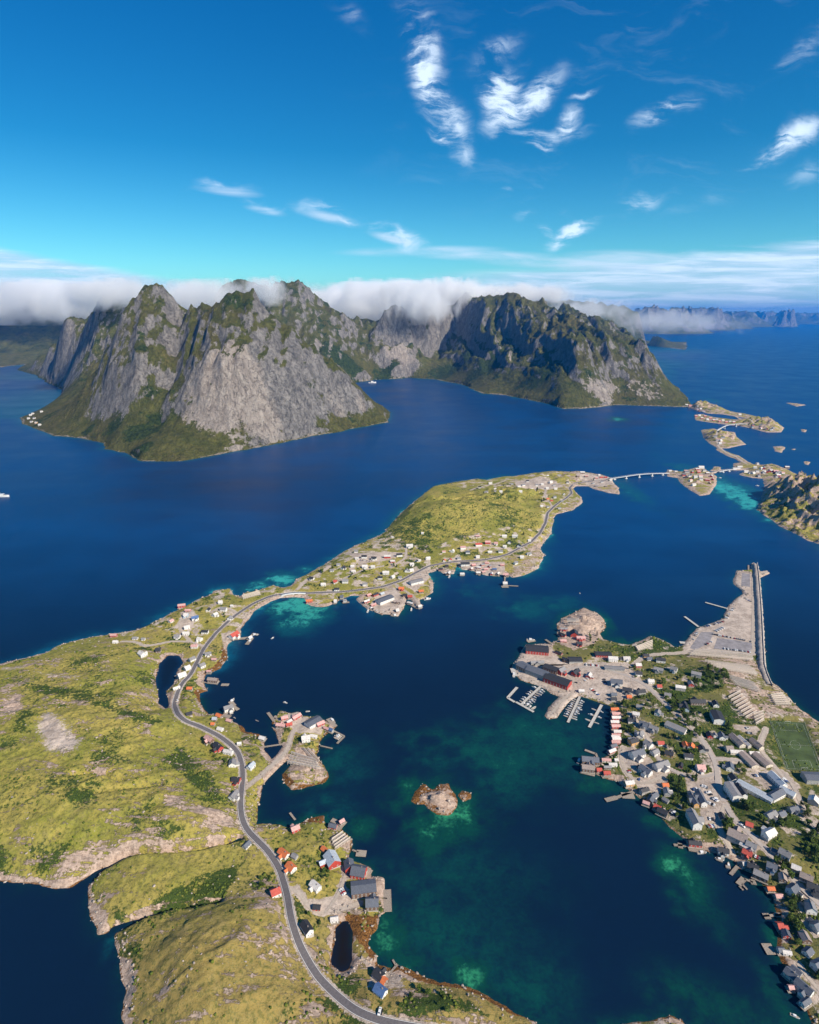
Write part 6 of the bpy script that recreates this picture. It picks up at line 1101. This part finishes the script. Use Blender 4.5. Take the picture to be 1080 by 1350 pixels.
for v_, nm in ((.035, 'far'), (.965, 'near')):
    p = bil(.5, v_); g_ = MB()
    for s in (-1, 1): g_.tube((s * 3.6, 0, 0), (s * 3.6, 0, 2.4), .08, .08)
    g_.tube((-3.6, 0, 2.4), (3.6, 0, 2.4), .08, .08); o = g_.obj('goal', M_TRIM, None, (p[0], p[1], 3.05)); tag(o, f'white football goal at the {nm} end of the pitch', 'goal', 'football goals')
def fence(pts, name, label, h=2.5):
    m = MB(); x, y = resample(pts, 3.0)
    for i in range(len(x) - 1):
        z0 = max(HG(x[i], y[i]), 1.5); z1 = max(HG(x[i + 1], y[i + 1]), 1.5)
        m.tube((x[i], y[i], z0 - .4), (x[i], y[i], z0 + h), .07, .07, 4)
        for f_ in (.4, .95): m.tube((x[i], y[i], z0 + h * f_), (x[i + 1], y[i + 1], z1 + h * f_), .05, .05, 4)
    tag(m.obj(name, simple('galvanised_steel', (.5, .5, .5), .5, .1, 1, .5, .6)), label, 'fence')
fence([cs[1], cs[2]], 'fence', 'steel mesh fence on the seaward side of the pitch'); fence([cs[0], cs[3]], 'fence', 'steel fence on the school side of the pitch')
def bridge(p, arch, wdt, piers, label, name='bridge', z0=5.0):
    P = [gp(*a, z0) for a in p]; x, y = resample(P, 8.0); t = np.linspace(0, 1, len(x)); z = z0 + arch * np.sin(np.pi * t)
    o = empty(name, (0, 0, 0))
    n = len(x); dx = np.gradient(x); dy = np.gradient(y); l = np.hypot(dx, dy); nx, ny = -dy / l, dx / l
    V = []
    for i in range(n):
        for a_, b_ in [(-.5, 0), (.5, 0), (.32, -1.6), (-.32, -1.6)]: V.append((x[i] + nx[i] * a_ * wdt, y[i] + ny[i] * a_ * wdt, z[i] + b_))
    F = [(i * 4 + j, i * 4 + (j + 1) % 4, (i + 1) * 4 + (j + 1) % 4, (i + 1) * 4 + j) for i in range(n - 1) for j in range(4)]
    link('deck', mesh_np('deck', V, F), M_CONCB, o)
    for s in (-.49, .49):
        m = MB()
        for i in range(n - 1): m.tube((x[i] + nx[i] * s * wdt, y[i] + ny[i] * s * wdt, z[i] + 1.0), (x[i + 1] + nx[i + 1] * s * wdt, y[i + 1] + ny[i + 1] * s * wdt, z[i + 1] + 1.0), .18, .18, 4); m.tube((x[i] + nx[i] * s * wdt, y[i] + ny[i] * s * wdt, z[i] - .2), (x[i] + nx[i] * s * wdt, y[i] + ny[i] * s * wdt, z[i] + 1.1), .12, .12, 4)
        m.obj('railing', M_TRIM, o)
    for f_ in piers:
        i = int(f_ * (n - 1)); m = MB(); an = math.atan2(dy[i], dx[i])
        m.box(-1.6, 1.6, -wdt * .35, wdt * .35, -z[i] - 8, -1.5); m.box(-4, 4, -wdt * .5, wdt * .5, -z[i] - 8, -z[i] + 1.4)
        m.obj('pier', M_CONCB, o, (x[i], y[i], z[i]), an)
    tag(o, label, 'bridge', 'bridges'); return o
bridge([(804, 631), (820, 630), (850, 627), (882, 624)], 6, 8, [.08, .28, .5, .72, .92], 'long pale arched road bridge right of the village peninsula', z0=4)
bridge([(944, 568), (958, 563), (975, 560.5), (998, 560)], 9, 9, [.1, .35, .65, .9], 'pale concrete bridge between the two farthest islands', z0=5)
bridge([(948, 622), (960, 620), (970, 619)], 2, 8, [.3, .7], 'short low bridge leading to the right hill island', z0=4)
bridge([(371, 784.5), (386, 782), (403, 782)], 1.2, 8, [.2, .5, .8], 'short stone bridge over the turquoise channel', 'causeway_bridge', z0=3.4)
# ---------------------------------------------------------------- fish drying racks
def rack_me(L):
    def f():
        m = MB(); n = max(3, int(L / 4))
        for i in range(n + 1):
            x = -L / 2 + L * i / n
            m.tube((x, -1.3, -.8), (x, .15, 3.9), .13, .1, 4); m.tube((x, 1.3, -.8), (x, -.15, 3.9), .13, .1, 4)
        for y_, z_, r_ in ((-.85, 1.5, .2), (.85, 1.5, .2), (-.45, 2.6, .2), (.45, 2.6, .2), (0, 3.7, .3)): m.tube((-L / 2, y_, z_), (L / 2, y_, z_), r_, r_, 4)
        return m.mesh('rack', simple('rack_timber', (.70, .60, .50), .9, .25))
    return cached(('rack', round(L)), f)
RK = []
def racks(k, quad, n, area):
    q = [cr(k, *p) for p in quad]
    for i in range(n):
        t = (i + .5) / n
        a = (q[0][0] + (q[3][0] - q[0][0]) * t, q[0][1] + (q[3][1] - q[0][1]) * t); b = (q[1][0] + (q[2][0] - q[1][0]) * t, q[1][1] + (q[2][1] - q[1][1]) * t)
        A = at(*a); B = at(*b); L = math.hypot(B[0] - A[0], B[1] - A[1]); cx, cy = (A[0] + B[0]) / 2, (A[1] + B[1]) / 2
        o = bpy.data.objects.new('fish_drying_rack', rack_me(round(L))); COL.objects.link(o); o.location = (cx, cy, max(HG(cx, cy), (A[2] + B[2]) / 2)); o.rotation_euler = (0, math.atan2(A[2] - B[2], L), math.atan2(B[1] - A[1], B[0] - A[0]))
        RK.append(dict(o=o, px=(a[0] + b[0]) / 2, area=area, i=i, n=n))
racks('L6', [(440, 620), (640, 690), (700, 810), (400, 760)], 4, 'on the islet below its white houses'); racks('L6', [(520, 590), (660, 740), (690, 700), (600, 600)], 2, 'at the islet right edge'); racks('L7', [(570, 290), (640, 240), (700, 290), (600, 360)], 4, 'on the foreground quay point')
racks('C', [(485, 290), (560, 250), (680, 400), (610, 440)], 8, 'above the school'); racks('C', [(650, 400), (720, 380), (720, 450), (670, 480)], 4, 'beside the pitch corner'); racks('C', [(760, 280), (840, 270), (900, 350), (800, 350)], 6, 'on the seaward rocks'); racks('C', [(330, 60), (620, 95), (680, 160), (420, 120)], 5, 'below the harbour lot'); racks('C', [(480, 150), (650, 200), (700, 270), (540, 220)], 5, 'above the long rack field')
racks('A', [(200, 750), (600, 790), (610, 830), (150, 790)], 4, 'along the harbour lot bank'); racks('A', [(330, 850), (600, 880), (640, 940), (420, 900)], 4, 'on the bank above the trees'); racks('B', [(470, 200), (560, 200), (560, 250), (480, 250)], 4, 'on the rocky knoll'); racks('L4', [(880, 130), (990, 100), (1000, 125), (890, 155)], 3, 'by the causeway'); racks('B', [(960, 400), (1080, 350), (1080, 400), (980, 430)], 4, 'on the point shore')
for q in RK: tag(q['o'], f"timber fish drying rack, {ORD[q['i'] + 1]} row from the top {q['area']}", 'drying rack', 'fish drying racks ' + q['area'])
# ---------------------------------------------------------------- foliage
def leafmat(name, a, b):
    m, nt, out = new_mat(name); g = nt.n.new('ShaderNodeNewGeometry'); oi = nt.n.new('ShaderNodeObjectInfo')
    n = nt.noise(g.outputs['Position'], .22, 3, .6); f = nt.math('ADD', nt.rng(n, .35, .65, 0, .7), nt.math('MULTIPLY', g.outputs['Random Per Island'], .5), True)
    princ(nt, out, nt.mix(f, c4(*a), c4(*b)), .85, .15); return m
M_LEAF = leafmat('birch_leaves', (.030, .060, .012), (.125, .165, .030)); M_LEAF2 = leafmat('spruce_needles', (.015, .030, .010), (.045, .070, .018)); M_BARK = simple('bark', (.16, .12, .09)); M_SHR = leafmat('shrub_leaves', (.030, .055, .010), (.13, .155, .022))
def crown_me(kind, seed):
    r = random.Random(seed); V = []; F = []
    lobes = [(r.uniform(-1.6, 1.6), r.uniform(-1.6, 1.6), r.uniform(2.6, 6.2), r.uniform(1.0, 1.9)) for _ in range(8)] if kind == 0 else [(0, 0, 1.5 + i * .95, 2.3 - i * .24) for i in range(9)]
    for lx, ly, lz, lr in lobes:
        for _ in range(55 if kind == 0 else 34):
            d = Vector((r.gauss(0, 1), r.gauss(0, 1), r.gauss(0, 1) * (1 if kind == 0 else .35))).normalized() * lr * r.uniform(.55, 1.08)
            p = Vector((lx, ly, lz)) + d; u = Vector((r.gauss(0, 1), r.gauss(0, 1), r.gauss(0, 1))).normalized(); v = u.orthogonal().normalized(); s = r.uniform(.28, .62)
            n = len(V); V += [tuple(p + u * s), tuple(p - u * s * .6 + v * s), tuple(p - u * s * .6 - v * s)]; F.append((n, n + 1, n + 2))
    me = bpy.data.meshes.new('crown'); me.from_pydata(V, [], F); me.materials.append(M_LEAF if kind == 0 else M_LEAF2); return me
def trunk_me(kind):
    m = MB(); m.tube((0, 0, -1), (.1, .05, 3.2), .22, .14, 6); m.tube((.1, .05, 3.2), (0, 0, 6.2 if kind == 0 else 9), .14, .04, 5)
    if kind == 0:
        for a_ in range(4): m.tube((.05, 0, 2 + a_ * .5), (math.cos(a_ * 1.7) * 1.5, math.sin(a_ * 1.7) * 1.5, 3.8 + a_ * .5), .08, .03, 4)
    return m.mesh('trunk', M_BARK)
CRN = [crown_me(0, 1), crown_me(0, 2), crown_me(0, 3), crown_me(1, 4)]; TRK = [trunk_me(0), trunk_me(1)]
TR = []
def trees(k, poly, n, area, spruce=.1, sc=(.7, 1.2)):
    n = max(2, int(n * (.95 if k in 'CEFDB' else .5)))
    P = [gp(*cr(k, x, y)) for x, y in poly]; A = np.array(P); done = tries = 0
    while done < n and tries < n * 40:
        tries += 1; x = random.uniform(A[:, 0].min(), A[:, 0].max()); y = random.uniform(A[:, 1].min(), A[:, 1].max())
        if sdf(P, np.array([x]), np.array([y]))[0] < 0: continue
        if not free(x, y, 2.2): continue
        z = HG(x, y)
        if z < .8: continue
        kd = 1 if random.random() < spruce else 0
        o = empty('spruce_tree' if kd else 'birch_tree', (x, y, z), random.uniform(0, 6.28)); s = random.uniform(*sc); o.scale = (s, s, s * random.uniform(.85, 1.1))
        child('trunk', TRK[kd], o); child('crown', CRN[3] if kd else random.choice(CRN[:3]), o)
        tag(o, f"{'dark narrow spruce' if kd else 'leafy green birch'} tree growing {area}", 'tree', f"{'spruces' if kd else 'birches'} {area}"); TR.append(o); done += 1
trees('C', [(250, 165), (360, 140), (480, 160), (500, 240), (400, 290), (330, 290), (245, 250)], 26, 'in the grove above the church hall', .1, (.8, 1.3)); trees('C', [(100, 360), (150, 350), (320, 550), (300, 590), (230, 560), (110, 420)], 26, 'in the long tree row by the road', .1, (.8, 1.15))
trees('C', [(60, 170), (200, 180), (160, 330), (60, 330)], 9, 'in the upper gardens', .15); trees('C', [(240, 380), (350, 360), (350, 460), (240, 460)], 7, 'below the garden lawn', .2, (.6, .9)); trees('C', [(470, 500), (530, 520), (530, 610), (480, 590)], 7, 'left of the school', .2); trees('C', [(60, 560), (200, 560), (280, 700), (140, 720)], 12, 'among the red roofed houses', .3); trees('C', [(540, 730), (610, 730), (610, 840), (550, 800)], 6, 'by the chapel corner', .2); trees('C', [(220, 800), (340, 850), (320, 880), (200, 840)], 9, 'along the car park hedge', .1, (.5, .8))
trees('C', [(90, 850), (200, 820), (200, 980), (100, 980)], 10, 'beside the blue roofed shop', .2); trees('C', [(590, 870), (640, 950), (640, 980), (560, 980)], 5, 'beside the silver roofed home', .2); trees('E', [(460, 110), (600, 80), (640, 150), (600, 220), (500, 200)], 15, 'below the tall white house', .2); trees('E', [(620, 270), (700, 230), (860, 290), (780, 420), (700, 380)], 12, 'behind the pale roofed house', .3); trees('E', [(900, 160), (990, 170), (1000, 330), (920, 280)], 8, 'beside the long gardens', .2)
trees('E', [(920, 400), (1080, 330), (1080, 620), (950, 560)], 24, 'in the wood at the right edge', .35, (.8, 1.3)); trees('E', [(380, 240), (440, 260), (460, 430), (390, 370)], 8, 'below the shore road', .3); trees('E', [(740, 560), (880, 600), (880, 700), (800, 680)], 10, 'between shore road and cabins', .2); trees('E', [(850, 740), (920, 800), (980, 1000), (850, 1000)], 12, 'on the slope above the jetties', .2); trees('E', [(40, 60), (130, 60), (140, 250), (60, 220)], 8, 'beside the long shop', .2)
trees('F', [(760, 260), (880, 220), (960, 480), (900, 560), (800, 380)], 16, 'on the slope at lower right', .3); trees('F', [(960, 560), (1060, 700), (1080, 820), (960, 700)], 8, 'above the lower right lane', .2); trees('D', [(430, 0), (520, 60), (540, 160), (440, 180)], 9, 'behind the cabin row', .2); trees('B', [(870, 750), (930, 760), (900, 930), (860, 900)], 9, 'above the cabin row', .2); trees('B', [(600, 300), (720, 330), (720, 390), (590, 440)], 8, 'on the rocky knoll', .1, (.5, .9)); trees('B', [(900, 560), (1080, 540), (1080, 700), (960, 650)], 8, 'by the bend above the marina', .2, (.6, .9)); trees('B', [(950, 740), (1080, 760), (1080, 900), (1000, 880)], 8, 'in the gardens above the cabins', .2, (.6, 1))
trees('P1', [(240, 360), (340, 320), (420, 330), (380, 400), (260, 400)], 10, 'on the strip village west end', .2, (.7, 1.1)); trees('P1', [(490, 370), (640, 360), (640, 410), (500, 420)], 10, 'in the strip village middle', .1, (.7, 1.1)); trees('P1', [(900, 220), (1080, 190), (1080, 240), (920, 270)], 8, 'behind the strip village', .3, (.8, 1.2)); trees('P1', [(640, 330), (860, 270), (860, 330), (660, 380)], 8, 'between the strip village lanes', .2, (.7, 1))
trees('P2', [(630, 345), (860, 340), (860, 440), (640, 470)], 10, 'among houses under the green hill', .3, (.7, 1)); trees('P2', [(0, 470), (140, 450), (160, 500), (0, 530)], 8, 'left of the green hill', .4, (.8, 1.2)); trees('P3', [(350, 250), (430, 240), (430, 400), (370, 340)], 14, 'at the edge of the far village', .5, (.9, 1.4)); trees('P3', [(600, 130), (650, 140), (650, 190), (610, 190)], 5, 'beyond the far village', .3); trees('P3', [(690, 165), (780, 150), (900, 190), (720, 200)], 6, 'at the tip of the far village', .2)
trees('L4', [(570, 190), (650, 200), (640, 260), (575, 250)], 6, 'in the pond village upper garden', .1, (.6, 1)); trees('L4', [(720, 240), (790, 260), (780, 310), (640, 330), (640, 290)], 9, 'in the pond village orchard', 0, (.6, .9)); trees('L7', [(490, 440), (580, 450), (590, 540), (500, 560)], 8, 'in the foreground quay thicket', .1, (.4, .7)); trees('L7', [(80, 560), (200, 520), (180, 680), (90, 660)], 9, 'beside the red roofed roadside house', .1, (.4, .7)); trees('L8', [(330, 100), (460, 110), (450, 200), (400, 190)], 7, 'beside the foreground bend house', .2, (.4, .7)); trees('K', [(330, 470), (500, 480), (600, 560), (600, 612), (300, 612)], 16, 'in the bottom edge thicket', .1, (.4, .75)); trees('L5', [(640, 790), (700, 800), (690, 910), (640, 900)], 5, 'beside the grey roadside house', .1, (.45, .7))
# shrubs and boulders: far too many to count
def clump_template(nseg=5):
    V = [(0, 0, 1)] + [(math.cos(i * 6.283 / nseg) * .95, math.sin(i * 6.283 / nseg) * .95, .35) for i in range(nseg)] + [(math.cos((i + .5) * 6.283 / nseg) * .7, math.sin((i + .5) * 6.283 / nseg) * .7, .78) for i in range(nseg)] + [(math.cos(i * 6.283 / nseg) * .8, math.sin(i * 6.283 / nseg) * .8, -.4) for i in range(nseg)]
    F = []
    for i in range(nseg):
        j = (i + 1) % nseg; a, b, c, d = 1 + i, 1 + j, 1 + nseg + i, 1 + nseg + j
        F += [(a, b, c), (b, d, c), (0, c, d), (a, 1 + 2 * nseg + i, b), (b, 1 + 2 * nseg + i, 1 + 2 * nseg + j)]
    return np.array(V), np.array(F)
def scatter(name, mat, P, S, flat, label, jit=.28, nseg=5):
    tv_, tf = clump_template(nseg); n = len(P); k_ = len(tv_)
    ang = rng.uniform(0, 6.283, n); c, s = np.cos(ang), np.sin(ang)
    T = tv_[None] * (1 + rng.uniform(-jit, jit, (n, k_, 1))) * np.ones((n, 1, 1)); T = T * (1 + rng.uniform(-jit, jit, (n, 1, 3)))
    x = (T[:, :, 0] * c[:, None] - T[:, :, 1] * s[:, None]) * S[:, None] + P[:, 0:1]; y = (T[:, :, 0] * s[:, None] + T[:, :, 1] * c[:, None]) * S[:, None] + P[:, 1:2]; z = T[:, :, 2] * S[:, None] * flat + P[:, 2:3]
    V = np.stack([x, y, z], -1).reshape(-1, 3); F = (tf[None] + (np.arange(n) * k_)[:, None, None]).reshape(-1, 3)
    o = link(name, mesh_np(name, V, F), mat); tag(o, label, None, None, 'stuff'); return o
def pick(n, w_fn, box):
    x = rng.uniform(box[0], box[1], n); y = rng.uniform(box[2], box[3], n); d = coastd(x, y); h, rd = near_h(x, y, d, True); p = paint_near(x, y, d, h, rd)
    m = rng.uniform(0, 1, n) < w_fn(d, h, rd, p); return np.stack([x, y, h], 1)[m]
def not_house(P, r=1.5):
    m = np.ones(len(P), bool)
    for hx, hy, hr in HXY: m &= np.hypot(P[:, 0] - hx, P[:, 1] - hy) > hr * .8 + r
    return P[m]
clumpy = lambda P: fbm(P[:, 0] / 16, P[:, 1] / 12, 3, 401)
for box, n, s0 in [((-740, 740, 180, 800), 110000, (.45, 1.5)), ((-940, 560, 800, 1640), 42000, (.8, 2.4))]:
    P = pick(n, lambda d, h, rd, p: np.clip((p[..., 1] - .18) * 1.3, .04, 1) * (d > 5) * (rd > 1.5) * (p[..., 2] < .3) * (p[..., 0] < .8), box)
    P = P[clumpy(P) + rng.uniform(-.4, .4, len(P)) > .10 - .22 * (P[:, 0] > 110)]; P = not_house(P); S = rng.uniform(*s0, len(P)) ** 1.0
    scatter('shrubs', M_SHR, P, S, .85, 'low green shrubs scattered over the grassy hills and gardens')
M_BLD = simple('shore_boulders', (.42, .35, .29), .95, .5, .3)
P = pick(30000, lambda d, h, rd, p: ((d < 11) & (h > -.5)) * .85 + (p[..., 0] > .65) * .25, (-740, 740, 180, 900)); P = P[(P[:, 2] > -.4)]; P = not_house(P)
scatter('boulders', M_BLD, P, rng.uniform(.35, 1.5, len(P)), .7, 'pale rough boulders along the rocky shores', .35)
P = pick(9000, lambda d, h, rd, p: (d > 8) * (rd > 2) * (.15 + p[..., 0]), (-740, 60, 180, 900)); P = P[fbm(P[:, 0] / 30, P[:, 1] / 20, 3, 77) + rng.uniform(-.3, .3, len(P)) > .12]; P = not_house(P)
scatter('boulders', M_BLD, P, rng.uniform(.3, 1.3, len(P)) ** 1.3, .5, 'small pale stones strewn over the left hills', .35)
def sheet(k, pts, mat, name='parking', z=None):
    q = [gp(*cr(k, x, y), 2.6) for x, y in pts]; me = bpy.data.meshes.new(name); zz = [max(HG(*p), 2.3) + .10 for p in q] if z is None else [z] * len(q)
    me.from_pydata([(p[0], p[1], zz[i]) for i, p in enumerate(q)], [], [tuple(range(len(q)))]); tag(link('pavement', me, mat), kind='structure')
M_LOT = simple('worn_lot_asphalt', (.235, .215, .215), .9, .35, .12)
sheet('A', [(330, 730), (355, 655), (480, 668), (602, 690), (606, 762)], M_LOT, z=2.72); sheet('A', [(200, 740), (160, 725), (240, 612), (330, 612), (300, 690)], M_LOT, z=2.72); sheet('A', [(525, 285), (530, 190), (588, 200), (590, 290)], M_LOT, z=2.72)
P = pick(16000, lambda d, h, rd, p: ((d < 12) & (h > -.5)) * .9, (-940, 1300, 900, 1650)); scatter('boulders', M_BLD, P, rng.uniform(.8, 2.4, len(P)), .7, 'pale boulders fringing the farther shores', .35)
# ---------------------------------------------------------------- low cloud lying over the mountains
def cloud_mat(name, size, dens, sharp, seed, base=0.3, stretch=(1, 1, 1), top=False):
    m, nt, out = new_mat(name)
    tc = nt.n.new('ShaderNodeTexCoord'); P = tc.outputs['Object']
    mp = nt.node('ShaderNodeMapping', None, Vector=P); mp.inputs['Location'].default_value = (seed, seed * .7, 0); mp.inputs['Scale'].default_value = stretch
    n = nt.noise(mp.outputs[0], 1.0 / size, 7, .62, .6)
    ge = nt.vmath('SUBTRACT', tc.outputs['Generated'], (.5, .5, .5)).outputs[0]; l = nt.vmath('LENGTH', nt.vmath('MULTIPLY', ge, (2, 2, 2)).outputs[0]).outputs['Value']
    f = nt.math('ADD', nt.math('SUBTRACT', 1.0, l), nt.math('MULTIPLY', nt.math('SUBTRACT', n, .52), sharp))
    den = nt.math('MULTIPLY', nt.rng(f, .0, base), dens)
    v = nt.n.new('ShaderNodeVolumePrincipled'); v.inputs['Color'].default_value = (1, 1, 1, 1); v.inputs['Anisotropy'].default_value = 0
    nt.put(v.inputs['Density'], den); nt.l.new(v.outputs[0], out.inputs[1]); return m
def cloud(px, py, Yd, rx, ry, rz, dens, label, seed, size=350, sharp=1.5, base=.35, stretch=(1, 1, 1)):
    x, y, z = yp(px, py, Yd); m = MB(); m.box(-rx, rx, -ry, ry, -rz, rz)
    o = m.obj('low_cloud', cloud_mat('cloud_vapour_%d' % seed, size, dens, sharp, seed * 37.0, base, stretch), None, (x, y, z)); tag(o, label, None, None, 'stuff')
cloud(20, 400, 8200, 2100, 1300, 270, .006, 'white cloud bank over the dark left wall', 1, 480, 3.0, .5)
cloud(142, 388, 4100, 300, 330, 105, .010, 'cloud wrapped round the second peak', 2, 200, 2.8, .5)
cloud(256, 394, 4900, 430, 340, 150, .0075, 'cloud filling the gap behind the summits', 3, 210, 2.6, .5)
cloud(349, 384, 5250, 190, 220, 120, .009, 'wisp of cloud between the rear peaks', 4, 130, 2.6, .5)
cloud(485, 404, 7800, 1250, 1100, 300, .0075, 'thick white cloud beyond the central valley', 5, 400, 2.8, .5)
cloud(575, 390, 6350, 600, 560, 165, .009, 'cloud spilling over the left of the ridge', 6, 240, 2.4, .45, (1.6, 1, .5))
cloud(665, 389, 6500, 760, 480, 115, .008, 'smooth cloud cap rolling over the long ridge', 7, 260, 2.0, .45, (1.2, 1, .6))
cloud(552, 402, 5650, 360, 330, 170, .008, 'cloud sliding down beside the tower', 8, 160, 2.6, .5, (1.6, 1, .5))
cloud(860, 424, 10500, 1500, 1200, 200, .0011, 'thin fog bank over the far right shore', 9, 330, 3.2, .8)
cloud(765, 410, 8000, 600, 800, 150, .0022, 'fog behind the right shoulder', 10, 260, 3.0, .7)
scene.cycles.volume_step_rate = .6; scene.cycles.volume_max_steps = 160
# ---------------------------------------------------------------- air
m, nt, out = new_mat('air_haze')
v = nt.n.new('ShaderNodeVolumePrincipled'); v.inputs['Color'].default_value = (.03, .38, 1.0, 1); v.inputs['Density'].default_value = 2.7e-5; v.inputs['Anisotropy'].default_value = .3
nt.l.new(v.outputs[0], out.inputs[1])
mb = MB(); mb.box(-69500, 69500, -2950, 69500, -61, 1250); tag(mb.obj('haze', m), 'thin blue air between the village and the far mountains', None, None, 'stuff')
